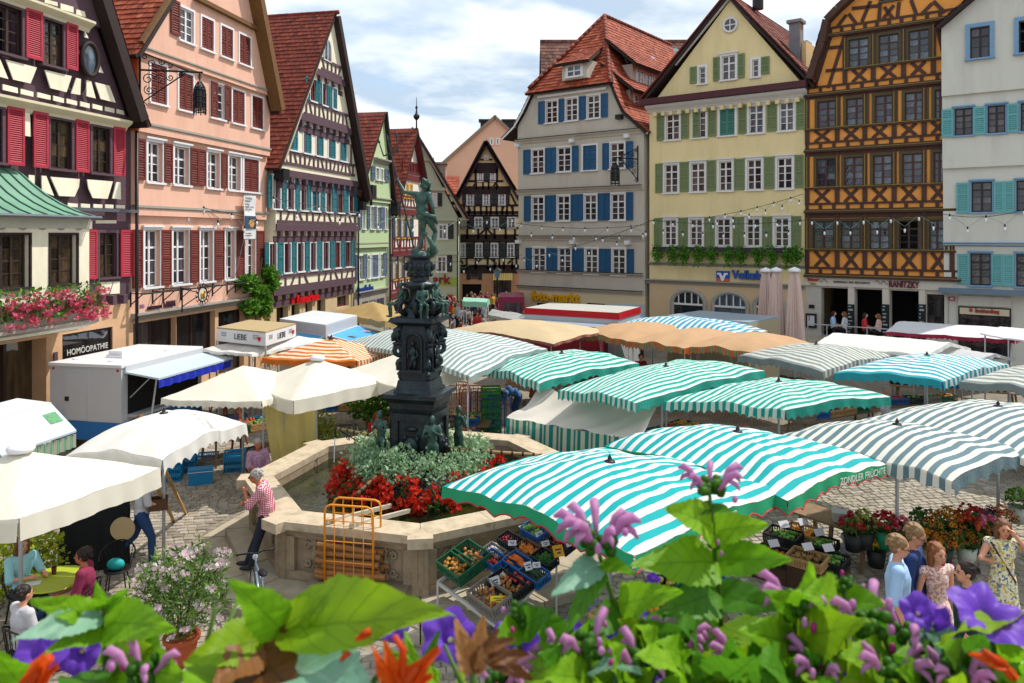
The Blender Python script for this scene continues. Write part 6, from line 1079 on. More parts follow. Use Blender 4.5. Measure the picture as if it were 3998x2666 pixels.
canopy('long blue and white striped canopy before the bank',[(1396,751),(1690,774),(1768,763),(1490,736)],2.45,.45,stripes('bank_stripes', '#3f97b4', '#d4dde0',22), 'cyan and white striped canopies', 'LF', mval=stripes('bank_val', '#2f6b85', '#cfd3d2',22),val=.3,scal=22,poles='four', finial=False, seed=25)
canopy('wide grey and white striped canopy behind the fountain column',[(790,786),(1082,866),(1256,801),(962,764)],2.45,.55,stripes('fine_grey_stripes', '#7f9a9a', '#d6d8d3',34),GG, 'LF', poles='four', val=.12,scal=0,finial=False, seed=26)
canopy('orange and white striped canopy left of the fountain',[(603,821),(819,830),(912,804),(705,800)],2.3,.5,stripes('orange_stripes', '#d2732a', '#e2d6bd',14), 'orange striped canopies', 'FR', 'pyr', poles='four', scal=18,val=.2,seed=27)
canopy('cream parasol with a round cap left of the fountain column',[(559,880),(674,920),(893,873),(775,845)],2.3,.58,m_crm, GC, 'LF', 'pyr',.3,scal=0,finial='cap', seed=31,wr=.015)
canopy('tan shaded cream canopy left of the capped parasol',[(371,915),(600,922),(725,872),(520,862)],2.25,.55,m_crm, GC, 'LF', 'pyr',.16,scal=16,finial=False, seed=32)
canopy('cream parasol directly behind the fountain column',[(795,851),(912,888),(1074,843),(940,818)],2.35,.5,m_crm, GC, 'LF', 'pyr',.28,scal=0,finial='cap', seed=33)
canopy('white canvas canopy of the stall beside the food truck',[V((-7.5,12.9,2.3)),(373,1056),(565,976),V((-6.9,15.4,2.3))],2.3,.45,m_wcl, 'white canvas canopies', 'LF', 'dome',.26,scal=11,seed=34,wr=.03)
canopy('nearest cream parasol, cut by the left edge above the cafe table',[V((-8.75,10.2,2.28)),V((-6.45,10.05,2.28)),V((-5.62,12.25,2.28)),V((-7.95,12.5,2.28))],2.28,.56,m_crm, GC, 'LF', 'pyr',.3,scal=0,finial='cap', seed=35,wr=.02)
canopy('white flat tent roof below the cafe',[(1867,792),(2132,814),(2228,801),(1955,776)],2.45,.3,m_wcl, 'white canvas canopies', 'LF', 'ridge',.1,scal=0,poles='four', finial=False, seed=36)
canopy('pale grey tarpaulin roof right of the white tent',[(2085,811),(2235,832),(2330,822),(2190,802)],2.3,.2,mat('grey_tarpaulin', '#a9a9ab',.7,.1,2,.2), 'grey tarpaulins', 'LF', 'ridge',.1,scal=0,poles='four', finial=False, seed=37)
canopy('pale stall roof with a dark red hanging edge at the right',[(2033,762),(2330,780),(2450,762),(2090,739)],2.5,.2,mat('pale_stall_roof', '#c2c1c4',.6,.05), 'red edged stall roofs', 'LF', 'ridge',.16,mval=mat('crimson_edge', '#8e1f38',.8,.1),scal=24,poles='four', finial=False, seed=38)
canopy('small tilted white panel roof at the right edge below the bookshop',[(2252,765),(2400,790),(2480,775),(2310,750)],2.9,.05,MATS['pale_stall_roof'], 'red edged stall roofs', 'LF', 'ridge',.04,scal=0,poles='four', finial=False, seed=39)
canopy('olive tan awning in front of the savings bank',[(766,716),(885,738),(955,724),(830,700)],2.6,.5,mat('olive_tan_canvas', '#a98d5a',.8,.1,2,.1,trans=.15), 'tan awnings', 'LF', 'pyr',.25,scal=0,poles='four', finial=False, seed=41)
canopy('small mint awning at the mouth of the side street',[(1062,690),(1118,694),(1124,687),(1068,684)],2.9,.1,mat('mint_canvas', '#8fc4ab',.7,.06,trans=.2), 'street awnings', 'LF', 'ridge',.25,scal=0,poles='four', finial=False, seed=42)
canopy('grey market roof among the crowd in the side street',[(1120,722),(1185,735),(1215,728),(1140,717)],2.3,.2,mat('grey_tarpaulin2', '#9c9c98',.8,.1), 'street awnings', 'LF', 'ridge',.15,scal=0,poles='four', finial=False, seed=43)
canopy('white canopy under the lettered box of the sausage stall',[(466,801),(577,812),(748,779),(640,770)],2.35,.35,m_wcl, 'white canvas canopies', 'LF', 'pyr',.08,scal=0,poles='four', finial=False, seed=44)
# lettered box on the white canopy
bx = [atZ(S(k, x, y),2.95) for k, x, y in (('E',1895,1345),('F',195,1385),('F',460,1312))]; b4 = bx[0]+bx[2]-bx[1]; q = bx+[b4]
lbx = thing('stall_sign_box', 'white box sign lettered LIEBE on the roof of the sausage stall', 'sign',(bx[1].x, bx[1].y, 0)); o0 = V((bx[1].x, bx[1].y, 0)); m_bxw = mat('sign_box_white', '#d6d5d8',.5,.04)
MB().prism([p-o0-V((0,0,.42)) for p in q],(0,0,.4)).build('box', m_bxw, lbx); MB().prism([p-o0-V((0,0,.02)) for p in q],(0,0,.05)).build('lid', mat('tan_tarpaulin', '#a5926d',.8,.08),lbx)
for (a, b) in ((bx[0],bx[1]),(bx[1],bx[2])):
    d = (b-a).normalized(); n = V((d.y, -d.x, 0)); L = (b-a).length; M = Matrix((d, V((0,0,1)),n)).transposed().to_4x4(); t_ = text('LIEBE',.26,m_ink, lbx, ext=.003,align='CENTER'); M.translation = a-o0+d*L*.5+n*.012-V((0,0,.3)); t_.matrix_local = M
    t_ = text('♥',.1,m_redl, lbx, ext=.003); hb_ = MB(); c = a-o0+d*L*.88+n*.015-V((0,0,.2)); hb_.ell(c-d*.03,(.045,.045,.045),6,4).ell(c+d*.03,(.045,.045,.045),6,4).ell(c-V((0,0,.05)),(.04,.04,.05),6,4); bpy.data.objects.remove(t_); hb_.build('heart_mark', m_redl, lbx)
    for f_ in (.1,.75): 
        for z_ in (.12,.17,.22): p = a-o0+d*L*f_+n*.01-V((0,0,z_)); MB().bar(p, p+d*.25,.006,.02).build('fine_print', mat('grey_print', '#8a8a90',.7,.1),lbx)
for p in q: MB().tube([p-o0-V((0,0,.4)),(p.x-o0.x, p.y-o0.y, 0)],.03,6).build('post', m_pole, lbx)
# ------------------------------------------------------------- vending trucks
m_tw = mat('truck_white', '#b9babd',.35,.04,2,spec=.5); m_tb = mat('truck_blue', '#1f68a8',.4,.05)
def vbox(b, c0,ax, ay, x0,x1,y0,y1,z0,z1):
    P_ = [c0+ax*x+ay*y for x, y in ((x0,y0),(x1,y0),(x1,y1),(x0,y1))]; return b.prism([(p.x, p.y, z0) for p in P_],(0,0,z1-z0))
fl0 = atZ(S('I',437,262),2.42); fr0 = atZ(S('I',1060,288),2.42); ax = (fr0-fl0); ax.z = 0; Wt = ax.length; ax.normalize(); ay = V((-ax.y, ax.x, 0)); Lt = 3.6
tr = thing('food_truck', 'white vending trailer with a blue skirt and open serving flap', 'trailer',(fl0.x, fl0.y, 0),math.atan2(ax.y, ax.x)); 
B_ = MB(); B_.box(0,Wt, 0,Lt, .85,2.36); B_.build('body', m_tw, tr); MB().box(-.02,Wt+.02,-.02,Lt, .35,.86).build('skirt', m_tb, tr); MB().box(-.03,Wt+.03,-.03,Lt+.03,2.36,2.44).build('roof', mat('truck_roof', '#d9dadc',.35,.03,spec=.5),tr)
d0,d1 = Wt*.22,Wt*.53; B_ = MB(); B_.box(d0,d1,-.03,0,.88,2.28); dr = B_.build('door', m_tw, tr); MB().box(d0+.02,d0+.14,-.05,-.03,1.4,1.52).build('handle', m_lead, dr)
for x in (.08,Wt-.14): MB().box(x, x+.07,-.02,.0,2.26,2.31).build('marker_light', MATS['red_letter'],tr)
B_ = MB(); B_.box(Wt*.42,Wt*.42+.55,1.0,1.75,2.44,2.52).box(Wt*.42+.05,Wt*.42+.5,1.05,1.7,2.52,2.64); B_.build('roof_vent', m_white, tr); [MB().lathe([(.12,0),(.12,.03),(.04,.06)],10,(x, y, 2.44)).build('roof_cap', m_white, tr) for x, y in ((.35,.6),(Wt*.7,.5),(Wt*.8,2.6))]
for y in (.55,2.9): 
    for x in (.1,Wt-.25): B_ = MB(); B_.tube([(x, y, .3),(x+.15,y, .3)],.3,14); B_.build('wheel', m_dark, tr)
fz_ = MB(); fz_.prism([(Wt, 0.1,2.2),(Wt+1.05,.15,2.05),(Wt+1.05,Lt+.1,2.05),(Wt, Lt, 2.2)],(0,0,.05)); fz_.build('serving_flap', mat('flap_white', '#b4c2cc',.4,.04),tr)
MB().box(Wt, Wt+.06,.1,Lt, 2.2,2.4).build('flap_rail', m_tw, tr); MB().grid(lambda u, v: (Wt+1.05+.03*math.sin(u*60),lerp(.15,Lt, u),2.05-.22*v+.012*math.sin(u*40)),60,2).build('blue_valance', mat('royal_blue_cloth', '#1c2fae',.7,.1),tr)
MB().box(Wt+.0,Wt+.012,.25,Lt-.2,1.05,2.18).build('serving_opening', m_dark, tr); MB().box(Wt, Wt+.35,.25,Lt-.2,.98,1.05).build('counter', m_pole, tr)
for y in (.2,Lt-.1): MB().tube([(Wt+.95,y, 2.07),(Wt+.6,y, .0)],.025,6).build('prop', m_pole, tr)
MB().tube([(Wt+.04,.3,1.5),(Wt+.7,.3,2.1)],.015,6).build('gas_strut', m_pole, tr)
# drawbar hitch frame at the trailer's near left corner
B_ = MB(); B_.bar((.25,0,.45),(.1,-.9,.45),.06,.06).bar((.6,0,.45),(.1,-.9,.45),.06,.06).tube([(.1,-.85,.6),(.1,-.85,0)],.035,8); B_.build('drawbar', m_tb, tr)
B_ = MB(); B_.box(.05,.4,-.35,-.1,.75,1.05); B_.build('gas_locker', m_lead, tr)
def simple_truck(label, pts, z, hgt, mbody, mroof, group=None, band=None, name='vending_truck'):
    q = [atZ(S('v', *p),z) for p in pts]; q[3] = q[0]+q[2]-q[1]; o = q[1].copy(); o.z = 0; t = thing(name, label, 'trailer', o, 0,group); qq = [V((p.x-o.x, p.y-o.y, 0)) for p in q]
    MB().prism([p+V((0,0,.4)) for p in qq],(0,0,hgt-.45)).build('body', mbody, t); MB().prism([p*1.0+V((0,0,hgt-.05)) for p in qq],(0,0,.06)).build('roof', mroof, t)
    if band:
        for a, b in ((qq[0],qq[1]),(qq[1],qq[2])): MB().bar(a+V((0,0,hgt-.12)),b+V((0,0,hgt-.12)),.06,.26).build('band', band, t)
    for a, b in ((qq[0],qq[1]),(qq[1],qq[2])):
        for f_ in (.2,.8):
            c = a.lerp(b, f_); d = (b-a).normalized(); n = V((d.y, -d.x, 0)); MB().tube([c-n*.02+V((0,0,.3)),c-n*.2+V((0,0,.3))],.3,12).build('wheel', m_dark, t)
    return t, qq
t1,q1 = simple_truck('white trailer with hinged blue picture panels behind the sausage stall',[(642,732),(748,746),(820,724),(0,0)],2.7,2.7,m_tw, mat('pale_roof', '#c4c8cc',.5,.04))
def panel_flap(t, a, b, z0,dz, out, label, mcol):
    d = (b-a).normalized(); n = V((d.y, -d.x, 0)); P_ = [a+V((0,0,z0)),b+V((0,0,z0)),b+n*out+V((0,0,z0-dz)),a+n*out+V((0,0,z0-dz))]; fo = MB().prism(P_, (0,0,.05)).build('hinged_flap', m_tw, t)
    e = [p.lerp(sum(P_, V())/4,.1)+V((0,0,.056)) for p in P_]; MB().add(e, [(0,1,2,3)]).build('picture', mcol, fo); MB().ell((e[1]*.3+e[2]*.45+e[0]*.25)+V((0,0,.005)),(.3,.18,.01),10,3).build('picture_spot', mat('picture_yellow', '#d49a2a',.5,.2,5),fo); MB().ell((e[1]*.2+e[3]*.4+e[0]*.4)+V((0,0,.005)),(.4,.12,.01),10,3).build('picture_shape', mat('picture_brown', '#7a6a64',.5,.3,5),fo)
m_pic = mat('sky_blue_print', '#3f9bd6',.4,.1,1.5)
panel_flap(t1,q1[0].lerp(q1[1],.45),q1[0].lerp(q1[1],.98),2.25,.35,.9, '', m_pic); panel_flap(t1,q1[1].lerp(q1[2],.05),q1[2],2.25,.3,1.3, '', m_pic)
MB().bar(q1[1].lerp(q1[2],.05)+V((.05,-.05,1.3)),q1[2]+V((.05,-.05,1.3)),.02,1.2).build('warm_interior', mat('warm_interior', '#6a3a1c',.7,.3,3),t1)
t2,q2 = simple_truck('long white trailer with red roof band before the photo shop',[(1205,707),(1420,719),(1470,705),(0,0)],2.9,2.9,m_tw, mat('grey_roof', '#a9a7a0',.6,.06),band=mat('truck_red', '#b3121c',.4,.04))
t3,q3 = simple_truck('dark red sales trailer with grey roof in front of the long white one',[(1168,736),(1375,752),(1400,742),(0,0)],2.45,2.45,mat('truck_crimson', '#7c1526',.45,.06),mat('blue_grey_roof', '#8b98a4',.4,.05))
for f_ in (.28,.72): c = q3[0].lerp(q3[1],f_); d = (q3[1]-q3[0]).normalized(); n = V((d.y, -d.x, 0)); MB().bar(c-d*.45+n*.03+V((0,0,2.2)),c+d*.45+n*.03+V((0,0,2.2)),.03,.3).build('price_board', m_ch, t3)
t4,q4 = simple_truck('beige trailer with a flat roof in front of the bank arches',[(1532,724),(1720,740),(1790,727),(0,0)],2.75,2.75,mat('truck_beige', '#a89c7c',.5,.05),mat('blue_grey_roof', '#8b98a4',.4,.05))
t5,q5 = simple_truck('white trailer roof with a printed front sign at the left edge',[(-60,975),(118,925),(40,915),(0,0)],2.55,2.55,mat('stall_white', '#c6c8c8',.5,.04),mat('truck_roof2', '#cfd3d2',.4,.04))
cyl = thing('storage_tank', 'silver round tank trailer end beside the long white trailer', 'trailer', atZ(S('v',1450,760),.0)); c0 = atZ(S('v',1425,722),2.2); c0 = V((c0.x+.35,c0.y+1.4,0)); cyl.location = c0; MB().tube([(-.9,.2,1.6),(1.0,-.1,1.6)],.95,18).build('tank', mat('pale_blue_silver', '#9fb0bd',.35,.05,metal=.3),cyl, smooth=True); MB().box(-.8,.9,-.5,.5,0,.8).build('chassis', m_lead, cyl)
van = thing('red_van', 'crimson van end seen at the mouth of the side street', 'van', atY(S('v',1182,0),44).xy.to_3d()); van.location.z = 0; B_ = MB(); B_.box(-.9,.55,0,3.5,.5,2.3).prism([(-.9,0,2.3),(.55,0,2.3),(.55,3.5,2.3),(-.9,3.5,2.3)],(0,0,.12)); B_.build('body', mat('van_magenta', '#8a1440',.35,.05,spec=.5),van); [MB().tube([(x, y, .33),(x+.2,y, .33)],.33,12).build('wheel', m_dark, van) for x in (-.9,.4) for y in (.7,2.8)]; MB().box(-.7,.4,-.02,0,1.3,2.1).build('rear_window', GLASS, van)
# green striped fringe of the left stall and its sign face
d = (q5[1]-q5[0]).normalized(); n = V((d.y, -d.x, 0)); Lq = (q5[1]-q5[0]).length
MB().grid(lambda u, v: q5[0]+d*Lq*u+n*(.55+.03*math.sin(u*70))+V((0,0,1.95-.28*v)),80,2,lambda u, v: (u, 0,0)).build('striped_fringe', stripes('mint_fringe', '#7fae8a', '#d5d8c4',22),t5); P_ = [q5[0]+V((0,0,2.5)),q5[1]+V((0,0,2.5)),q5[1]+n*.58+V((0,0,1.98)),q5[0]+n*.58+V((0,0,1.98))]; MB().prism(P_, (0,0,.04)).build('sign_flap', mat('flap_white', '#b4c2cc'),t5); e = [p+V((0,0,.05)) for p in P_]; c = e[1]*.48+e[2]*.38+e[0]*.07+e[3]*.07; MB().obox(c, d*.16,(n*.55-V((0,0,.5))).normalized()*.13,V((0,0,.004))).build('emblem', mat('green_emblem', '#4d8a5a',.5,.5,18),t5)
# closed parasols in front of the cafe
m_cp = mat('blush_canvas', '#d6bfb6',.85,.07,3,.15)
def closed_parasol(px, py0,py1,Y, label):
    c = atY(S('v', px, 0),Y); zt_ = CAMH-(py0*1.7005-HY)/FPX*Y; z0 = .75; t = thing('closed_parasol', label, 'parasol',(c.x, Y, 0),R.random(), 'closed parasols before the cafe'); n = 18; vs = []; NZ = 12
    for j in range(NZ+1):
        f_ = j/NZ; z = lerp(zt_-.15,z0,f_); r0 = .16+.30*f_**.7
        for k in range(n*2): a = PI*k/n; r = r0*(1 if k % 2 else .72)*(1+.06*math.sin(k*2.3+f_*3)); vs.append((r*math.cos(a),r*math.sin(a),z+(.05*math.sin(k) if j == NZ else 0)))
    N2 = n*2; MB().add(vs, [(j*N2+k, j*N2+(k+1) % N2,(j+1)*N2+(k+1) % N2,(j+1)*N2+k) for j in range(NZ) for k in range(N2)]).build('cloth', m_cp, t); MB().lathe([(.2,-.16),(.26,-.12),(.22,-.02),(.08,.03),(.02,.06)],12,(0,0,zt_)).build('cap', m_white, t, smooth=True)
    MB().tube([(0,0,0),(0,0,zt_-.1)],.04,8).build('pole', m_pole, t); MB().lathe([(.45,0),(.45,.1),(.1,.14)],12).build('base', m_lead, t)
for a in ((1782,616,778,32, 'left closed blush parasol before the cafe'),(1824,616,778,31.4, 'right closed blush parasol before the cafe'),(1758,617,775,33.4, 'closed blush parasol behind the left one, half hidden')): closed_parasol(*a)
# cafe terrace
ter = struct(MB().box(u11[0]-.2,u11[1]+.2,-3.2,-.01,0,1.08).build('terrace_floor', m_step)); ter.matrix_world = H11.root.matrix_basis
rail = thing('terrace_rail', 'steel handrail along the cafe terrace edge', 'railing'); rail.matrix_world = H11.root.matrix_basis
for u in [lerp(u11[0]+1,u11[1]-1,i/5) for i in range(6)]: MB().tube([(u, -3.0,1.08),(u, -3.0,2.0)],.025,6).build('rail_post', m_pole, rail)
MB().tube([(u11[0]+1,-3.0,2.0),(u11[1]-1,-3.0,2.0)],.025,6).build('handrail', m_pole, rail); MB().tube([(u11[0]+1,-3.0,1.55),(u11[1]-1,-3.0,1.55)],.015,6).build('handrail', m_pole, rail)
# hanging sheet and striped skirt of the middle teal stall
hs = thing('stall_sheet', 'off white sheet hanging on the fountain side of the teal stall', 'sheet'); A0,A1,A2,A3 = [atZ(S('K', x, y),z) for x, y, z in ((355,460,2.15),(1420,600,2.15),(1190,935,1.5),(75,745,1.55))]
MB().grid(lambda u, v: A0.lerp(A1,u).lerp(A3.lerp(A2,u),v)+V((.05*math.sin(u*17+v*4),.05*math.sin(u*13-v*5),-.1*math.sin(PI*v)*(.6+.4*math.sin(u*11))-.12*abs(math.sin(u*PI*2))*(1-v)))+V((0,0,.03*math.sin(u*29+v*9))),40,14).build('cloth', mat('grubby_canvas', '#c9c3b8',.85,.08,1.6,.2,trans=.15),hs, smooth=True)
sk = MB(); A4,A5 = A3.copy(),A2.copy(); A4.z = A5.z = 0; sk.grid(lambda u, v: A3.lerp(A2,u).lerp(A4.lerp(A5,u),v)+V((-.04-.05*v+.03*math.sin(u*50),-.06-.06*v, .02)),60,4,lambda u, v: (u, 0,0)); sk.build('striped_skirt', stripes('skirt_stripes', '#1f8076', '#b9bfae',22),hs, smooth=True)
for p in (A0,A1): MB().tube([p, (p.x, p.y, 0)],.03,6).build('pole', m_pole, hs)
# yellow windbreak cloth under the cream parasol
yb = thing('windbreak', 'yellow canvas windbreak hanging below the capped cream parasol', 'windbreak'); a, b = atZ(S('J',175,640),1.95),atZ(S('J',640,640),1.95); w2 = V((.25,-.1,0))
MB().grid(lambda u, v: a.lerp(b, u)-V((0,0,1.9*v))+V((.06*v*math.sin(u*14),-.15*v*(1-u)+.05*math.sin(u*19),0))+V((.35*(1-u)*v, 0,0)),30,8).build('cloth', mat('yellow_canvas', '#efdf94',.85,.07,2,.15,trans=.6),yb, smooth=True)
for q_ in (.0,.38,1.0): p = a.lerp(b, q_); MB().tube([p, (p.x, p.y, 0)],.022,6).build('pole', m_pole, yb)
# ------------------------------------------------------------- people and bronze figures
TMP = bpy.data.scenes.new('tmp')
def remesh(b, vox, m, name, smooth=4):
    me = b.mesh('tmp', m); o = bpy.data.objects.new('tmp', me); TMP.collection.objects.link(o); md = o.modifiers.new('r', 'REMESH'); md.mode = 'VOXEL'; md.voxel_size = vox
    if smooth: ms = o.modifiers.new('s', 'SMOOTH'); ms.iterations = smooth; ms.factor = .5
    
    with bpy.context.temp_override(scene=TMP, view_layer=TMP.view_layers[0]): dg = bpy.context.evaluated_depsgraph_get(); dg.update(); r = bpy.data.meshes.new_from_object(o.evaluated_get(dg))
    bpy.data.objects.remove(o); bpy.data.meshes.remove(me)
    r.name = name; r.materials.clear(); r.materials.append(m); r.polygons.foreach_set('use_smooth',[True]*len(r.polygons)); return r
STAND = dict(pel=(0,0,.93),wai=(0,0,1.09),che=(0,0,1.29),nec=(0,.01,1.46),hd=(0,-.02,1.61),shL=(.175,.01,1.41),elL=(.225,.04,1.13),wrL=(.235,-.05,.88),hpL=(.09,0,.9),knL=(.1,-.02,.49),anL=(.1,.03,.08))
SIT = dict(pel=(0,0,.52),wai=(0,.03,.68),che=(0,.04,.88),nec=(0,.03,1.05),hd=(0,-.01,1.2),shL=(.17,.03,1.0),elL=(.22,-.02,.74),wrL=(.14,-.25,.66),hpL=(.09,0,.5),knL=(.12,-.42,.52),anL=(.12,-.38,.09))
m_skin = mat('skin', '#c98f73',.55,.06,8); m_skin2 = mat('tanned_skin', '#b06a48',.55,.06,8); m_denim = mat('denim', '#24426e',.8,.2,12); m_navy = mat('navy_cloth', '#1d2433',.8,.12,8); m_shoe = mat('dark_shoe', '#1b1b22',.6,.15)
def hair_m(n, c): return mat('hair_'+n, c, .6,.3,22,.3)
def limb(b, pts, r, n=8): b.tube(pts, r, n); [b.ell(p, q*1.02,8,5) for p, q in zip(pts, r)]
def person(label, loc, rotz=0.0,J=None, sit=False, skin=m_skin, top=None, sleeve=.55,bottom=None, leg=1.0,dress=None, hair=None, style='short', shoes=m_shoe, yaw=0,pitch=0,group=None, s=1.0,vox=.014,name='person', cat='person', body_m=None, slim=1.0,root=None):
    j = dict(SIT if sit else STAND)
    for k in ('sh', 'el', 'wr', 'hp', 'kn', 'an'): j[k+'R'] = (-j[k+'L'][0],)+j[k+'L'][1:]
    j.update(J or {}); j = {k: V(v) for k, v in j.items()}; t = root or thing(name, label, cat, loc, rotz, group); t.scale = (s, s, s)
    RH = Matrix.Rotation(yaw, 3, 'Z') @ Matrix.Rotation(pitch, 3, 'X'); H = lambda *v: j['hd']+RH @ V(v)
    def torso(b, g=0.0,low=True):
        q = slim; b.ell(j['che'],(.155*q+g, .112*q+g, .17+g),10,7); b.ell(j['wai'],(.135*q+g, .102*q+g, .15+g),10,6); b.ell(j['pel'],(.15*q+g, .118*q+g, .13+g),10,6)
        b.tube([j['pel'],j['wai'],j['che'],j['nec']],[.11*q+g, .105*q+g, .12*q+g, .055+g],10); limb(b, [j['shL'],j['che'].lerp(j['nec'],.55),j['shR']],[.06*q+g, .075+g, .06*q+g])
    def arm(b, sd_, f_=1.0,g=0.0):
        a, e, w = j['sh'+sd_],j['el'+sd_],j['wr'+sd_]
        if f_ < 1: limb(b, [a, a.lerp(e, f_/.5 if f_ < .5 else 1)]+([e.lerp(w, (f_-.5)*2)] if f_ > .5 else []),[.056*slim+g, .05*slim+g]+([.042+g] if f_ > .5 else []))
        else: limb(b, [a, a.lerp(e, .4),e, w],[.053*slim, .05*slim, .04*slim, .028])
    def leg_(b, sd_, f_=1.0,g=0.0):
        a, k, n = j['hp'+sd_],j['kn'+sd_],j['an'+sd_]
        pts = [a, a.lerp(k, .5),k, k.lerp(n, .35),n] if f_ > .6 else [a, a.lerp(k, min(1,f_*2))]; limb(b, pts, [q+g for q in ((.088,.078,.056,.057,.038) if f_ > .6 else (.09,.085))])
    b = MB(); torso(b); [arm(b, q) for q in 'LR']; [leg_(b, q) for q in 'LR']
    b.tube([j['nec']-V((0,0,.06)),j['nec'],H(0,.01,-.05)],[.065,.05,.048],8)
    def hp(c, r): b.ell(H(*c),r, 10,7,RH)
    hp((0,.005,.025),(.074,.094,.098)); hp((0,-.025,-.035),(.056,.064,.072)); hp((0,-.098,-.005),(.013,.02,.02)); hp((.074,.01,0),(.012,.022,.03)); hp((-.074,.01,0),(.012,.022,.03))
    for q in 'LR':      # feet and hands
        n_, k = j['an'+q],j['kn'+q]; fw = V((0,-1,0)); b.ell(n_+fw*.07-V((0,0,.035)),(.042,.12,.036),8,5)
        e, w = j['el'+q],j['wr'+q]; d = (w-e).normalized(); sx_ = d.cross(V((0,0,1))); sx_ = sx_.normalized() if sx_.length > .1 else V((1,0,0)); up = sx_.cross(d); b.ell(w+d*.045,(.036,.036,.048),8,5)
        if vox < .02:
            for i, L_ in enumerate((.062,.075,.07,.055)): o_ = w+d*.075+sx_*(.024-.016*i); b.tube([o_, o_+d*L_*.55,o_+d*L_*.9-up*.022],[.0095,.0085,.007],5)
            o_ = w+d*.03+sx_*.03; b.tube([o_, o_+sx_*.025+d*.03,o_+sx_*.028+d*.06],[.012,.01,.008],5)
    put(remesh(b, vox, body_m or skin, 'body'), 'body', t)
    if body_m: return t, j, H
    if top or dress:
        b = MB(); torso(b, .016); 
        if sleeve: [arm(b, q, sleeve, .014) for q in 'LR']
        if dress:
            c = j['pel']; b.tube([c+V((0,0,.12)),c, c-V((0,0,.3)),c-V((0,0,dress))],[.13,.17,.2,.24],12)
        put(remesh(b, vox*1.1,top, 'shirt' if not dress else 'dress',3), 'shirt' if not dress else 'dress', t)
    if bottom:
        b = MB(); b.ell(j['pel']-V((0,0,.02)),(.155*slim+.01,.125*slim+.01,.13),10,6); [leg_(b, q, leg, .013) for q in 'LR']; put(remesh(b, vox*1.1,bottom, 'trousers',3), 'trousers', t)
    if shoes and vox < .03:
        for q in 'LR': b = MB(); n_ = j['an'+q]; b.ell(n_+V((0,-.07,-.035)),(.05,.135,.042),10,6); b.tube([n_+V((0,.01,-.02)),n_+V((0,.01,.03))],[.05,.048],8); put(remesh(b, vox, shoes, 'shoe'), 'shoe', t)
    if hair:
        b = MB(); b.ell(H(0,.022,.045),(.084,.098,.092),12,8,RH); b.ell(H(0,.05,-.0),(.078,.062,.08),10,7,RH)
        if style in ('bob', 'long'): 
            for q in (-1,1): b.tube([H(.055*q, .0,.08),H(.082*q, .02,0),H(.08*q, .03,-.1),H(.07*q, .03,-.15 if style == 'bob' else -.33)],[.035,.035,.035,.02],7)
            b.tube([H(0,.07,.05),H(0,.095,-.06),H(0,.09,-.16 if style == 'bob' else -.36)],[.06,.07,.04],8)
        rr = random.Random(3)
        if vox < .02:
            for _ in range(46): d = V((rr.uniform(-1,1),rr.uniform(-.45,1),rr.uniform(-.2,1))).normalized(); q_ = .026 if style == 'curly' else .013; p = V((d.x*.083,.03+d.y*.097,.04+d.z*.093)); b.tube([H(*p),H(p.x*1.05,p.y+.02,p.z+.004),H(p.x*1.08,p.y+.035,p.z-.018)],[q_, q_*1.1,q_*.5],5)
        put(remesh(b, .009 if vox < .02 else .03,hair, 'hair',1), 'hair', t)
    if vox < .02:
        for q in (-1,1): MB().ell(H(.03*q, -.087,.012),(.012,.006,.007),6,4).build('eye', m_shoe, t); MB().bar(H(.016*q, -.092,.032),H(.046*q, -.084,.03),.006,.008).build('eyebrow', hair or m_shoe, t)
        MB().ell(H(0,-.088,-.052),(.022,.006,.006),6,4).build('mouth', mat('lips', '#9a4a42',.5,.05),t)
    return t, j, H
def glasses(t, H):
    b = MB(); [b.tube([H(.033*q+.022*math.cos(a),-.1,.012+.016*math.sin(a)) for a in [2*PI*i/10 for i in range(10)]],.0035,4,close=True) for q in (-1,1)]; [b.tube([H(.055*q, -.1,.015),H(.078*q, .0,.015)],.0035,4) for q in (-1,1)]; b.tube([H(-.011,-.1,.016),H(.011,-.1,.016)],.0035,4); b.build('glasses', m_lead, t)
def check_mat(name, c1,c2,c3,sc):
    m = bpy.data.materials.new(name); m.use_nodes = True; t = m.node_tree; b = t.nodes['Principled BSDF']; b.inputs['Roughness'].default_value = .85; tc = nd(t, 'ShaderNodeTexCoord'); sp = nd(t, 'ShaderNodeSeparateXYZ'); t.links.new(tc.outputs['Object'],sp.inputs[0]); o = []
    for ax_ in (1,2):
        mu = nd(t, 'ShaderNodeMath', operation='MULTIPLY'); mu.inputs[1].default_value = sc; t.links.new(sp.outputs[ax_],mu.inputs[0]); fr_ = nd(t, 'ShaderNodeMath', operation='FRACT'); t.links.new(mu.outputs[0],fr_.inputs[0]); gt = nd(t, 'ShaderNodeMath', operation='GREATER_THAN'); gt.inputs[1].default_value = .5; t.links.new(fr_.outputs[0],gt.inputs[0]); o.append(gt)
    ad = nd(t, 'ShaderNodeMath', operation='ADD'); t.links.new(o[0].outputs[0],ad.inputs[0]); t.links.new(o[1].outputs[0],ad.inputs[1]); dv = nd(t, 'ShaderNodeMath', operation='DIVIDE'); dv.inputs[1].default_value = 2; t.links.new(ad.outputs[0],dv.inputs[0])
    rp = nd(t, 'ShaderNodeValToRGB'); rp.color_ramp.elements[0].color = (*hx(c1),1); rp.color_ramp.elements[1].color = (*hx(c3),1); e = rp.color_ramp.elements.new(.5); e.color = (*hx(c2),1); t.links.new(dv.outputs[0],rp.inputs[0]); t.links.new(rp.outputs[0],b.inputs['Base Color']); return m
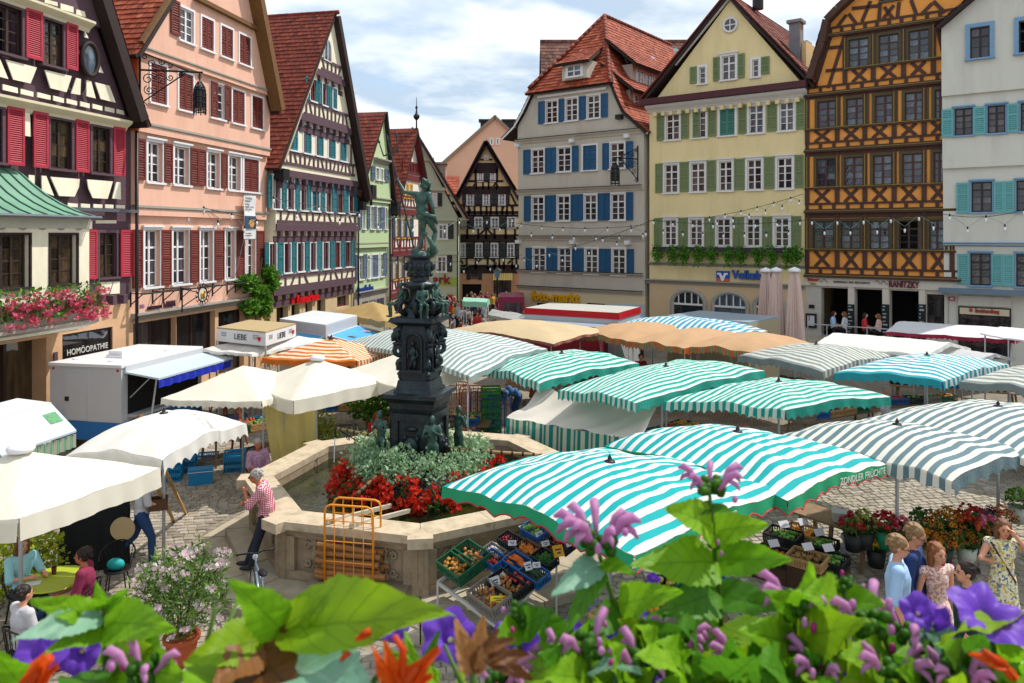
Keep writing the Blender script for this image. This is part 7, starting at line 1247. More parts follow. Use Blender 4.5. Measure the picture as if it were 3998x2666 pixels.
def print_mat(name, base, cols, sc, th=.42):
    m = bpy.data.materials.new(name); m.use_nodes = True; t = m.node_tree; b = t.nodes['Principled BSDF']; b.inputs['Roughness'].default_value = .85; tc = nd(t, 'ShaderNodeTexCoord'); prev = None
    for i, c in enumerate(cols):
        mp = nd(t, 'ShaderNodeMapping'); mp.inputs['Location'].default_value = (i*3.1,i*1.7,0); t.links.new(tc.outputs['Object'],mp.inputs[0]); n = nd(t, 'ShaderNodeTexNoise', i_Scale=sc, i_Detail=1.5); t.links.new(mp.outputs[0],n.inputs['Vector']); g = nd(t, 'ShaderNodeMath', operation='GREATER_THAN'); g.inputs[1].default_value = 1-th; t.links.new(n.outputs[0],g.inputs[0])
        mx = nd(t, 'ShaderNodeMix', data_type='RGBA'); t.links.new(g.outputs[0],mx.inputs['Factor']); mx.inputs['A'].default_value = (*hx(base),1); mx.inputs['B'].default_value = (*hx(c),1)
        if prev: t.links.new(prev, mx.inputs['A'])
        prev = mx.outputs['Result']
    t.links.new(prev, b.inputs['Base Color']); return m
h_grey, h_brown, h_dark, h_fair, h_auburn = hair_m('grey', '#9a9692'),hair_m('brown', '#6a4428'),hair_m('dark', '#241a18'),hair_m('fair', '#7f6240'),hair_m('auburn', '#7a4a26')
# bronze sea god on top of the column: back to the viewer, left arm raised to a trident
tz = 5.58; sea = thing('bronze_statue', 'verdigris bronze sea god with raised arm and trident on top of the column', 'statue', FC+V((.06,0,tz)),PI-.35)
JS = dict(pel=(.0,0,.88),hpL=(-.02,0,.86),hpR=(-.12,0,.86),wai=(.02,.0,1.05),che=(.03,.0,1.25),nec=(.0,-.02,1.42),hd=(-.04,-.05,1.56),shL=(.2,0,1.37),elL=(.45,.02,1.42),wrL=(.6,-.0,1.66),shR=(-.16,.02,1.35),elR=(-.27,.04,1.07),wrR=(-.24,-.08,.82),knL=(.03,-.03,.46),anL=(.05,.05,.08),knR=(-.22,-.2,.52),anR=(-.2,-.05,.2))
_, js, Hs = person('',(0,0,0),J=JS, body_m=m_verd, s=.9,vox=.013,slim=1.14,root=sea, yaw=-.5)
b = MB(); rr = random.Random(9); [b.ell(Hs(rr.uniform(-.09,.09),rr.uniform(-.06,.1),rr.uniform(-.06,.13)),rr.uniform(.03,.05),6,4) for _ in range(34)]; [b.ell(Hs(rr.uniform(-.05,.05),-.09+rr.uniform(-.02,.02),rr.uniform(-.16,-.05)),.035,6,4) for _ in range(8)]; put(remesh(b, .014,m_verd, 'hair',1), 'hair', sea)
b = MB(); hnd = V(js['wrL'])+V((.04,0,.06)); dn = V((-.48,.12,-1.55)).normalized(); b.tube([hnd+dn*1.75,hnd-dn*.75],.018,6); shf = b.build('trident_shaft', m_br, sea)
up = -dn; sx_ = up.cross(V((0,1,0))).normalized(); c = hnd+up*.62; b = MB(); b.tube([c-sx_*.2,c+sx_*.2],.018,6)
for q in (-.2,0,.2): b.tube([c+sx_*q, c+sx_*q*1.15+up*.38],[.016,.012],6); b.tube([c+sx_*q*1.15+up*.34,c+sx_*q*1.15+up*.47],[.035,.003],6)
b.build('trident_fork', m_br, sea)
b = MB(); b.ell((0,0,.0),(.28,.26,.1),12,6).ell((-.22,-.04,.1),(.13,.16,.12),10,6).tube([(-.28,.05,.05),(-.34,.16,.2),(-.26,.2,.36),(-.18,.16,.44)],[.09,.07,.05,.03],8).ell((-.12,.14,.48),(.09,.03,.05)); b.ell((.1,.12,.08),(.14,.1,.1)); put(remesh(b, .016,m_verd, 'dolphin',2), 'dolphin', sea)
b = MB(); b.tube([(.02,.09,.98),(-.12,.12,.9),(-.3,.04,.86),(-.32,-.08,.7)],[.05,.06,.05,.03],8); put(remesh(b, .014,m_verd, 'drapery',2), 'drapery', sea)
sitz = dict(elL=(.2,-.12,.78),wrL=(.1,-.3,.72)); pose2 = dict(elL=(.26,-.1,1.2),wrL=(.08,-.24,1.34),elR=(-.25,-.08,1.15),wrR=(-.05,-.25,1.25))
for i, a in enumerate((35,75,140,205,285,330)):      # seated figures round the upper tier
    A = math.radians(a); pos = FC+V((.4*math.cos(A),.4*math.sin(A),4.36)); person(('bronze putto seated on the %s of the column tier' % ('right front', 'back right', 'back', 'left', 'front', 'right')[i]),pos, A+PI/2,J=sitz, sit=True, body_m=m_verd, s=.52,vox=.022,name='bronze_putto', cat='statue', group='bronze figures of the fountain')
for i, (a, lab) in enumerate(((-65, 'standing bronze figure at the front right of the pedestal'),(200, 'standing bronze figure at the left of the pedestal'),(10, 'standing bronze figure at the right of the pedestal'),(110, 'standing bronze figure hidden behind the pedestal'))):
    A = math.radians(a); person(lab, FC+V((.78*math.cos(A),.78*math.sin(A),1.3)),A+PI/2+(.6 if i else -.5),J=pose2,body_m=m_verd, s=.72,vox=.02,name='bronze_figure', cat='statue', group='bronze figures of the fountain')
# people
m_chk = check_mat('red_checked_shirt', '#8e2038', '#b8667a', '#d8c8cc',34); m_str = check_mat('lilac_striped_shirt', '#a0708e', '#a8809a', '#b898ac',30); m_cyan = mat('pale_cyan_shirt', '#8fc4d0',.85,.07,6); m_mar = mat('plum_shirt', '#7c2444',.85,.1,7); m_tee = mat('white_tee', '#c2c4cc',.85,.08,7); m_lb = mat('light_blue_shirt', '#9dbde0',.85,.08,6); m_nv = mat('navy_blue_jacket', '#1e3466',.8,.1,6); m_red = mat('red_tee', '#c03038',.85,.07); m_blk = mat('black_cloth', '#17191c',.85,.15)
m_flor = print_mat('floral_dress', '#d6cfae',['#7d9a8e', '#4a5e86', '#c2a84a'],26,.42); m_flr2 = print_mat('pink_floral_dress', '#d8c0b4',['#b06a80', '#b88a70'],30,.44)
t, j, H = person('grey haired man in a red checked shirt leaning on the fountain rim',(-4.42,13.12,.3),-1.45,J=dict(pel=(0,.22,.9),wai=(0,.24,1.06),che=(0,.18,1.26),nec=(0,.1,1.42),hd=(0,.03,1.56),shL=(.18,.16,1.37),elL=(.2,-.03,1.13),wrL=(.02,-.13,1.3),shR=(-.18,.14,1.37),elR=(-.22,.02,1.1),wrR=(.0,-.14,1.12),hpL=(.09,.2,.88),hpR=(-.09,.2,.88),knL=(.1,.08,.46),anL=(.09,-.02,.08),knR=(-.1,.03,.46),anR=(-.12,-.12,.08)),skin=m_skin2,top=m_chk, bottom=m_navy, hair=h_grey, pitch=.15,slim=1.12); glasses(t, H)
person('balding man in a lilac striped shirt sitting behind the fountain',(-5.8,17.55,0),.6,sit=True, skin=m_skin2,top=m_str, bottom=mat('grey_trousers', '#6d6a68',.85,.1),hair=h_grey, J=dict(wrL=(.05,-.3,.66),wrR=(-.02,-.3,.68)),slim=1.15)
t, j, H = person('man in a white tee and jeans carrying a round board past the stall',(-6.72,13.95,0),2.0,J=dict(che=(0,-.06,1.29),nec=(0,-.1,1.45),hd=(0,-.17,1.57),shL=(.18,-.08,1.4),shR=(-.18,-.06,1.4),elL=(.24,-.0,1.14),wrL=(.26,.0,.9),elR=(-.24,-.1,1.14),wrR=(-.18,-.34,1.08),knL=(.1,.12,.5),anL=(.1,.45,.2),knR=(-.1,-.16,.5),anR=(-.1,-.16,.08)),top=m_tee, bottom=m_denim, hair=h_brown, s=1.03,pitch=.2)
dsk = thing('round_board', 'beige round board held low by the man in white', 'board',(-6.98,13.78,.72),0); MB().tube([(0,-.012,0),(0,.012,0)],.21,24).build('board', mat('beige_board', '#bda47c',.7,.06),dsk); dsk.rotation_euler = (0,0,.15)
bxc = thing('carried_basket', 'brown box carried in front by the man in white', 'box',(-6.42,13.95,1.02),.4); MB().box(-.16,.16,-.12,.12,0,.02).box(-.16,-.14,-.12,.12,.02,.2).box(.14,.16,-.12,.12,.02,.2).box(-.14,.14,-.12,-.1,.02,.2).box(-.14,.14,.1,.12,.02,.2).build('box', mat('brown_cardboard', '#5a3a2a',.8,.1),bxc)
person('woman in a pale cyan blouse sitting at the lime green table',(-7.55,11.85,0),.95,sit=True, top=m_cyan, bottom=m_navy, hair=h_brown, style='bob', J=dict(elL=(.24,-.08,.76),wrL=(.2,-.3,.78),elR=(-.22,-.1,.76),wrR=(-.02,-.33,.8)))
person('woman in a plum shirt and jeans sitting with crossed legs at the lime table',(-6.4,11.45,0),-1.35,sit=True, skin=m_skin2,top=m_mar, bottom=m_denim, hair=h_dark, style='curly', J=dict(knL=(.04,-.44,.62),anL=(-.1,-.62,.32),wrL=(.08,-.36,.66),wrR=(-.02,-.36,.66)),slim=1.08)
person('dark haired person in a pale grey top sitting with back turned at the near table',(-6.5,10.25,0),2.6,sit=True, top=mat('pale_grey_top', '#b4b2b8',.85,.1),bottom=m_blk, hair=h_dark)
person('woman in a red tee sitting behind the fountain under the cream parasol',(-3.55,20.2,0),.25,sit=True, skin=m_skin2,top=m_red, bottom=m_navy, hair=h_auburn, style='long', vox=.018)
person('brown haired girl standing behind the white stall canopy by the food truck',(-9.0,18.6,0),.3,top=m_tee, bottom=m_navy, hair=h_brown, style='long', vox=.018,s=.94)
gx = [('young man in a light blue shirt and glasses facing right',(4.62,9.2,.48),1.15,dict(top=m_lb, bottom=m_navy, hair=h_fair, pitch=.2,s=1.1)),('young man in a navy jacket and glasses looking down behind the light blue shirt',(5.0,9.55,.48),.95,dict(top=m_nv, sleeve=.98,bottom=m_navy, hair=h_fair, pitch=.35,s=1.1)),
      ('girl with long auburn hair in a pink floral dress',(5.2,9.4,.48),.15,dict(top=m_flr2,dress=.5,sleeve=0,hair=h_auburn, style='long', s=1.0,slim=.86)),('dark haired man seen from behind in a dark green shirt',(5.12,8.65,.48),-2.1,dict(top=mat('dark_green_shirt', '#16302c',.85,.1),bottom=m_navy, hair=h_dark, yaw=.5,s=1.06)),
      ('woman in a floral dress shading her eyes with one hand',(7.15,11.2,0),-.25,dict(top=m_flor, dress=.55,sleeve=0,hair=h_brown, style='bob', s=1.07,J=dict(shR=(-.17,.01,1.4),elR=(-.3,-.12,1.22),wrR=(-.19,-.04,1.17),elL=(.3,-.06,1.32),wrL=(.11,-.13,1.56),hd=(.0,-.04,1.6))))]
rp_ = struct(MB().box(4.1,9.5,7.6,9.95,0,.48).build('raised_pavement', m_step))
for lab, loc, rz, kw in gx:
    kw.setdefault('J', None); t, j, H = person(lab, loc, rz, **kw)
    if 'glasses' in lab: glasses(t, H)
    if 'shading' in lab: MB().tube([V(j['shR'])+V((0,-.1,.04)),V(j['pel'])+V((.12,-.13,0))],.012,5).build('bag_strap', mat('brown_strap', '#4a1c14',.6,.1),t)
bend = dict(pel=(0,.1,.9),wai=(0,.0,1.02),che=(0,-.2,1.08),nec=(0,-.38,1.06),hd=(0,-.5,1.02),shL=(.17,-.33,1.05),shR=(-.17,-.33,1.05),elL=(.2,-.4,.8),elR=(-.2,-.4,.8),wrL=(.12,-.5,.6),wrR=(-.12,-.5,.6),hpL=(.09,.1,.88),hpR=(-.09,.1,.88))
person('woman in a blue top bending over crates behind the left teal canopy',(.1,24.2,0),-1.3,J=bend, top=mat('blue_top', '#3f6392',.85,.1),bottom=m_denim, leg=.5,hair=h_dark, vox=.02)
person('grey haired man in a pale tee standing under the cyan canopy',(10.5,21.6,0),.9,top=m_tee, bottom=m_blk, hair=h_grey, vox=.02); person('stall keeper in a dark red apron under the orange canopies',(4.6,27.5,0),.3,top=mat('apron_red', '#7a2030',.85,.1),bottom=m_blk, hair=h_dark, vox=.025)
person('shopper in blue shorts behind the teal stall sheet',(.75,23.3,0),.8,top=mat('rust_top', '#8a4634',.85,.1),bottom=m_denim, leg=.5,hair=h_brown, vox=.022)
for i, (x, c, lab) in enumerate(((690,m_lb, 'left guest in pale blue sitting in the left cafe opening'),(778,m_tee, 'right guest in white sitting in the left cafe opening'),(965,m_red, 'guest in red sitting in the middle cafe opening'),(1075,m_flr2, 'guest in pink sitting at the right of the middle cafe opening'))):
    u, _z = H11.uz('H', x, 1250,.5); p = H11.root.matrix_basis @ V((u, -.5,1.08)); person(lab, p, 1.0 if i % 2 == 0 else -2.2,sit=True, top=c, bottom=m_blk, hair=(h_dark, h_brown)[i % 2],style='bob', vox=.025,group='cafe guests')
cols = [('white', m_tee),('red', m_red),('blue', m_denim),('black', m_blk),('pink', mat('pink_top', '#c87a94',.85,.1)),('yellow', mat('yellow_top', '#c8a040',.85,.1)),('pale blue', m_lb),('plum', m_mar)]; protos = {}; rr = random.Random(4)
for i in range(80):
    nm, c = cols[i % 8]; x, y = rr.uniform(1030,1210),rr.uniform(36,58); p = atY(S('v', x, 0),y); p.z = 0
    if nm not in protos: protos[nm] = person('shopper in a %s top in the crowd of the side street' % nm, p, rr.uniform(0,6),top=c, bottom=(m_navy, m_denim, m_blk)[i % 3],hair=(h_dark, h_brown, h_grey, h_fair)[i % 4],style=('short', 'bob')[i % 2],vox=.035,group='shoppers in the side street', shoes=None)[0]
    else: dup(protos[nm],p, (0,0,rr.uniform(0,6)))
bpy.data.scenes.remove(TMP)
# ------------------------------------------------------------- crates, produce, stall tables
m_cg = mat('green_plastic', '#1d5a3c',.45,.08); m_cgr = mat('grey_plastic', '#7c786f',.5,.08); m_cb = mat('blue_plastic', '#1f5a9a',.45,.08); m_ck = mat('black_plastic', '#1d2224',.5,.1); m_cw = mat('pale_wood_crate', '#b08a5a',.75,.15,9); m_cbr = mat('brown_card_tray', '#6d4c36',.8,.1); m_cbl = mat('bright_blue_crate', '#1f78a8',.45,.08); m_cgb = mat('bright_green_crate', '#3f9a2e',.45,.08); m_card = mat('price_card_white', '#cfcbd4',.7,.05); m_cardy = mat('price_card_yellow', '#d8c21c',.7,.05)
CR = {}
def crate_mesh(w, d, h, m):
    k = (w, d, h, m.name)
    if k not in CR:
        b = MB(); t = .014; b.box(-w/2,w/2,-d/2,d/2,0,t)
        for s_ in (-1,1):
            for (z0,z1) in ((t, h*.22),(h*.74,h)): b.box(-w/2,w/2,s_*d/2-t/2,s_*d/2+t/2,z0,z1); b.box(s_*w/2-t/2,s_*w/2+t/2,-d/2+t, d/2-t, z0,z1)
            n = int(w/.045)
            for i in range(n+1): x = lerp(-w/2+.007,w/2-.007,i/n); b.box(x-.009,x+.009,s_*d/2-t*.4,s_*d/2+t*.4,h*.2,h*.76)
            n = int(d/.045)
            for i in range(n+1): y = lerp(-d/2+.007,d/2-.007,i/n); b.box(s_*w/2-t*.4,s_*w/2+t*.4,y-.009,y+.009,h*.2,h*.76)
        CR[k] = b.mesh('crate', m)
    return CR[k]
def crate(label, M, m, w=.56,d=.38,h=.2,group=None): o = put(crate_mesh(w, d, h, m), 'crate', mtx=M); return tag(o, label, 'crate', group)
# slanted display in front of the fountain
P0,O0,Q0 = atZ(S('X',90,985),.62),atZ(S('X',840,1545),.45),atZ(S('X',1545,735),.9); e1 = (O0-P0).normalized(); nn = e1.cross(Q0-O0).normalized(); nn = nn if nn.z > 0 else -nn; e2 = nn.cross(e1); e2 = e2 if e2.dot(Q0-O0) > 0 else -e2
L1,L2 = (O0-P0).length, (Q0-O0).length
rk = thing('display_rack', 'white metal rack tilting the vegetable crates in front of the fountain', 'rack',(O0.x, O0.y, 0)); oo = V((O0.x, O0.y, 0)); m_wm = mat('white_metal', '#c4c4c0',.4,.06,metal=.2); A_ = [P0-oo, O0-oo, Q0-oo, P0+e2*L2*.75-oo]
for a, b in zip(A_, A_[1:]+A_[:1]): MB().bar(a, b, .035,.05).build('rack_bar', m_wm, rk)
for f_ in (.25,.5,.75): MB().bar(A_[0].lerp(A_[1],f_),A_[0].lerp(A_[1],f_)+e2*L2*.75,.025,.025).build('rack_bar', m_wm, rk)
for p in A_: MB().tube([p, (p.x, p.y, 0)],.018,6).build('leg', m_wm, rk)
for p in A_[:2]: MB().tube([(p.x+.25*math.cos(a),p.y+.25*math.sin(a),.22+.18*math.sin(a*2)*.2+.0) for a in [2*PI*i/16 for i in range(16)]],.008,4,close=True).build('wire_loop', m_wm, rk)
MROT = Matrix((e1,e2,nn)).transposed()
def on_rack(x, y, lift=.04):
    sx, sy = S('X', x, y); d = V(((sx-CX)/FPX, 1,-(sy-HY)/FPX)); o = V((0,0,CAMH)); pl = O0+nn*(lift+.1); t = (pl-o).dot(nn)/d.dot(nn); return o+d*t-nn*.1
PM = {}
def veg(kind, M, group, label, cat):
    if kind not in PM:
        b = MB()
        if kind == 'potato': b.ell((0,0,0),(.042,.03,.027),8,6); m = mat('potato_skin', '#a8752f',.8,.2,20,rnd=.25)
        elif kind == 'small_potato': b.ell((0,0,0),(.03,.027,.025),8,6); m = mat('small_potato_skin', '#a56c3a',.8,.2,20,rnd=.25)
        elif kind == 'garlic': b.lathe([(.004,-.022),(.024,-.012),(.03,.002),(.016,.022),(.004,.04)],8); m = mat('garlic_skin', '#c8b8c0',.6,.12,30,rnd=.1)
        elif kind == 'tomato': b.ell((0,0,0),(.034,.034,.028),9,6); m = mat('tomato_skin', '#c43018',.25,.1,6,rnd=.15,spec=.6)
        elif kind == 'carrot': b.tube([(-.1,0,0),(-.03,.004,0),(.06,0,0),(.12,0,0)],[.02,.022,.016,.003],8); m = mat('carrot_skin', '#d8641a',.5,.1,12,rnd=.1)
        elif kind == 'cucumber': b.tube([(-.15,0,0),(-.13,0,0),(0,.01,0),(.13,0,0),(.15,0,0)],[.008,.024,.027,.024,.006],8); m = mat('cucumber_skin', '#1e3a22',.4,.15,20)
        elif kind == 'pepper': b.ell((0,0,0),(.036,.036,.045),8,6).tube([(0,0,.04),(.004,0,.065)],.007,5); m = mat('orange_pepper_skin', '#d87a14',.3,.1,rnd=.15,spec=.6)
        elif kind == 'broccoli':
            b.tube([(0,0,-.05),(0,0,0)],.02,6); rr_ = random.Random(2); [b.ell((rr_.uniform(-.045,.045),rr_.uniform(-.045,.045),rr_.uniform(0,.04)),rr_.uniform(.018,.028),6,4) for _ in range(12)]; m = mat('broccoli_green', '#2f5a24',.85,.3,40,rnd=.15)
        elif kind == 'radish': b.ell((0,0,0),(.022,.022,.022),7,5); m = mat('radish_skin', '#8e1838',.4,.1,rnd=.2)
        elif kind == 'lettuce':
            rr_ = random.Random(6); 
            for i in range(14): a = i*2.4; r = .02+.006*i; b.add([(r*.3*math.cos(a),r*.3*math.sin(a),-.03),(r*math.cos(a-.5),r*math.sin(a-.5),.03),(1.3*r*math.cos(a),1.3*r*math.sin(a),.02+.004*(14-i)),(r*math.cos(a+.5),r*math.sin(a+.5),.03)],[(0,1,2,3)])
            m = mat('lettuce_leaf', '#8fae5a',.7,.15,9,trans=.2)
        elif kind == 'onion': b.lathe([(.004,-.03),(.03,-.018),(.034,0),(.018,.022),(.005,.04)],8); m = mat('white_onion_skin', '#cfc8ba',.5,.1,rnd=.08)
        PM[kind] = b.mesh(kind, m, True)
    o = put(PM[kind],kind if kind != 'small_potato' else 'potato', mtx=M); return tag(o, label, cat, group)
def fill(c, kind, n, w, d, label, cat, h=.1,align=False):
    grp = kind.replace('_', ' ')+' heap in the display rack'
    n = int(n*1.45)
    for i in range(n):
        x, y = R.uniform(-w/2+.05,w/2-.05),R.uniform(-d/2+.05,d/2-.05); z = h*(.55+.45*(i/n))
        M = Matrix.Translation(c+MROT @ V((x, y, z))) @ MROT.to_4x4() @ (Matrix.Rotation(R.uniform(-.15,.15),4, 'Z') if align else Matrix.Rotation(R.uniform(0,6),4, 'Z')) @ Matrix.Rotation(R.uniform(-.3,.3),4, 'X'); veg(kind, M, grp, label, cat)
rack = [('green crate of long potatoes at the left corner of the rack',330,800,m_cg, .56,.36,.2, 'potato',20, 'long brown potato in the green corner crate', 'potato'),('green crate of small potatoes behind the corner crate',500,672,m_cg, .56,.36,.2, 'small_potato',26, 'small round potato in the second green crate', 'potato'),
  ('grey plastic crate of potatoes at the front of the rack',730,1190,m_cgr, .56,.38,.22, 'small_potato',24, 'potato in the grey front crate', 'potato'),('black crate of round potatoes behind the grey crate',930,1025,m_ck, .56,.34,.17, 'small_potato',28, 'round potato in the black crate', 'potato'),
  ('dark tray of tomatoes and white onions',1050,940,m_ck, .56,.28,.14, 'tomato',22, 'red tomato in the dark tray', 'tomato'),('blue crate of red peppers between the green and blue crates',770,700,m_cb, .34,.26,.15, 'tomato',6, 'red pepper in the small blue crate', 'pepper'),
  ('blue crate of carrots in the middle of the rack',1065,735,m_cb, .38,.28,.15, 'carrot',10, 'orange carrot in the blue crate', 'carrot'),('blue crate of cucumbers at the right edge of the rack',1275,880,m_cb, .4,.28,.15, 'cucumber',5, 'dark cucumber in the right blue crate', 'cucumber'),
  ('cardboard tray of orange peppers',1200,575,m_cbr, .36,.26,.14, 'pepper',14, 'orange pepper in the cardboard tray', 'pepper'),('dark crate of broccoli at the right edge',1400,690,m_ck, .36,.26,.15, 'broccoli',9, 'green broccoli head in the dark crate', 'broccoli'),
  ('pale tray of garlic behind the blue crates',790,590,m_cgr, .36,.2,.12, 'garlic',22, 'pale garlic bulb in the garlic tray', 'garlic'),('black tray of purple radishes',985,470,m_ck, .4,.24,.14, 'radish',16, 'purple radish in the black tray', 'radish'),
  ('blue crate with a lettuce at the back of the rack',1290,355,m_cb, .42,.3,.17, 'lettuce',3, 'pale green lettuce in the back blue crate', 'lettuce'),('brown tray of eggs near the back right',1420,485,m_cbr, .36,.26,.12, 'small_potato',12, 'brown egg in the brown tray', 'egg'),('dark tray of red radishes at the back right',1620,480,m_ck, .4,.3,.14, 'radish',26, 'red radish in the back right tray', 'radish')]
for lab, x, y, m, w, d, h, kind, n, vl, vc in rack:
    c = on_rack(x, y, h*.6); crate(lab, Matrix.Translation(c) @ MROT.to_4x4(),m, w, d, h, 'vegetable crates on the rack'); fill(c, kind, n, w, d, vl, vc, h*.8,kind in ('carrot', 'cucumber'))
fill(on_rack(890,880,.1), 'onion',7,.22,.2, 'white onion beside the tomatoes', 'onion',.1)
for (x, y, m, a, w, h_, lab) in ((810,990,m_card, .2,.17,.13, 'white price card in the black potato crate'),(830,1195,m_cardy, -.45,.24,.09, 'yellow price card in the grey crate'),(1210,800,m_card, .1,.13,.12, 'white price card above the cucumbers'),(1415,505,m_card, 0,.14,.08, 'white price card on the egg tray'),(1580,635,mat('price_card_orange', '#d89a1c',.7,.05),-.1,.17,.17, 'orange price card at the right edge of the rack'),(1000,500,m_card, -.4,.13,.08, 'white price card in the radish tray'),(1340,385,m_card, .2,.15,.07, 'white price card under the lettuce'),(1715,505,m_card, .2,.15,.09, 'white price card at the back right tray'),(1300,770,m_card, -.3,.12,.08, 'white price card before the broccoli')):
    c = on_rack(x, y, .2); o = MB().box(-w/2,w/2,-.003,.003,0,h_).build('price_card', m, mtx=Matrix.Translation(c+nn*.05) @ Matrix.Rotation(a+.5,4, 'Z') @ Matrix.Rotation(-.6,4, 'X')); tag(o, lab, 'price card', 'price cards on the display rack'); MB().box(-w*.3,w*.3,-.0045,-.0035,h_*.55,h_*.68).box(-w*.15,w*.2,-.0045,-.0035,h_*.25,h_*.4).build('price_writing', m_ink, o)
# generic stall contents below the other canopies
m_tbl = mat('rough_table_board', '#7a6248',.8,.2,6); PROD = [st_mat('produce_green',['#3f6a24', '#5a8a30', '#7aa04a'],.7),st_mat('produce_red',['#8e1c1c', '#b8341e', '#c85a30'],.5),st_mat('produce_orange',['#c87a1c', '#d89a2c', '#b86418'],.5),st_mat('produce_brown',['#7a5634', '#9a7444', '#5a4028'],.8),st_mat('produce_purple',['#4a1c3c', '#7a2a54', '#a04a74'],.6),st_mat('produce_yellow',['#c8b040', '#d8c060', '#a89030'],.6)]
HEAP = {}
def heap_mesh(i, w=.5,d=.32):
    if (i, w) not in HEAP:
        b = MB(); rr_ = random.Random(i)
        for _ in range(26): b.cur = (rr_.random(),0,0); b.ell((rr_.uniform(-w/2+.05,w/2-.05),rr_.uniform(-d/2+.05,d/2-.05),rr_.uniform(.1,.2)),rr_.uniform(.03,.05),6,4)
        HEAP[(i, w)] = b.mesh('produce', PROD[i],True)
    return HEAP[(i, w)]
ORD2 = ('first', 'second', 'third', 'fourth', 'fifth', 'sixth', 'seventh', 'eighth')
def stall(cx, cy, rz, L, rows, where, seed):
    """a trestle table with crates of produce, each crate a thing"""
    rr_ = random.Random(seed); t = thing('stall_table', 'trestle table of produce crates '+where, 'table',(cx, cy, 0),rz, 'market tables under the canopies'); MB().box(-L/2,L/2,-.4,.4,.7,.74).build('table_top', m_tbl, t); [MB().bar((x, y, 0),(x*.96,y*.8,.7),.05,.05).build('leg', m_tbl, t) for x in (-L/2+.2,L/2-.2) for y in (-.35,.35)]
    M = Matrix.Translation((cx, cy, 0)) @ Matrix.Rotation(rz, 4, 'Z'); n = int(L/.58); cms = (m_cg, m_cb, m_ck, m_cw, m_cgr); nm = ('green', 'blue', 'black', 'wooden', 'grey'); pn = ('greens', 'red produce', 'orange produce', 'brown produce', 'purple produce', 'yellow produce')
    for i in range(n):
        for j in range(rows):
            k, q = rr_.randrange(5),rr_.randrange(6); y = (-.2+.4*j) if rows > 1 else 0; c = crate('%s crate of %s, %s from left, %s row %s' % (nm[k],pn[q],ORD2[i],('front', 'back')[j],where),M @ Matrix.Translation((-L/2+.3+.58*i, y, .745)) @ Matrix.Rotation(rr_.uniform(-.06,.06),4, 'Z'),cms[k],group='produce crates on the market tables'); put(heap_mesh(q), 'produce', c, kind='stuff')
        if rr_.random() < .6: k = rr_.randrange(5); crate('empty %s crate on the ground, %s from the left %s' % (nm[k],ORD2[i],where),M @ Matrix.Translation((-L/2+.3+.58*i, 0,0)),cms[k],group='empty crates below the tables')
for a in ((1.6,20.6,.8,3.4,2, 'below the left teal canopy',1),(3.6,19.6,.75,4.6,2, 'below the middle teal canopy',2),(6.6,18.3,.6,2.6,2, 'below the right teal canopy',3),(2.2,10.9,.8,2.6,2, 'below the nearest teal canopy',4),(9.4,22.6,.5,3.4,2, 'below the grey mid canopy',5),(11.5,20.8,.4,3.4,2, 'below the cyan canopy',6),(-7.1,20.8,.9,2.8,2, 'below the tan canopy',7),(-5.6,23.2,.2,2.8,2, 'below the orange striped canopy',8),(-2.2,21.6,-.1,3.2,2, 'behind the fountain',9),(5.2,28.2,.3,4,2, 'below the orange canopies',10),(1.5,27.2,.3,3.4,1, 'below the beige canopy',11),(14.0,19.4,.3,3,2, 'below the right grey canopy',12),(12.5,24,.2,4,1, 'below the white tent',13),(-9.6,24.4,.4,2.4,1, 'below the sausage stall',15),(15.2,26.4,-.4,4,1, 'below the red edged roof',16),(7.4,30,.1,5,1, 'below the long blue canopy',17)): stall(*a)
# wooden crates on a slope right of the nearest canopy, and flower stall
m_dkw = mat('dark_wood', '#4a3424',.8,.2,6)
for i, (k, x, y, m, q, lab) in enumerate((('P',250,230,m_ck, 0, 'dark crate with price cards under the right edge of the teal canopy'),('P',420,205,m_cw, 2, 'wooden tray with a large price card'),('P',160,400,m_ck, 1, 'dark crate of red fruit near the flower boxes'),('P',460,430,m_cw, 3, 'long slatted wooden crate'),('P',640,440,m_ck, 0, 'black crate of green lettuce with a card'),('P',560,300,m_ck, 0, 'black crate behind the lettuce'))):
    c = atZ(S(k, x, y),.62-.05*(i % 3)); o = crate(lab, Matrix.Translation(c-V((0,0,.2))) @ Matrix.Rotation(-.75,4, 'Z') @ Matrix.Rotation(.12,4, 'X'),m, .6,.4,.17, 'sloping crates by the flower stall'); put(heap_mesh(q), 'produce', o, kind='stuff', scale=(1,1,.8)); tag(MB().box(-.1,.1,-.003,.003,0,.13).build('price_card', m_card, mtx=Matrix.Translation(c+V((.05,.05,.02))) @ Matrix.Rotation(.3,4, 'Z') @ Matrix.Rotation(-.7,4, 'X')), 'white price card standing in the '+lab.split(' under')[0], 'price card')
    b_ = MB().box(-.3,.3,-.2,.2,0,c.z-.22).build('stand', m_dkw, mtx=Matrix.Translation((c.x, c.y, 0)) @ Matrix.Rotation(-.75,4, 'Z')); tag(b_, 'dark trestle box under the '+lab.split(' under')[0], 'stand')
m_leafd = st_mat('bouquet_leaves',['#2f4a1c', '#4a6a24', '#6a8a34'],.6,.25)
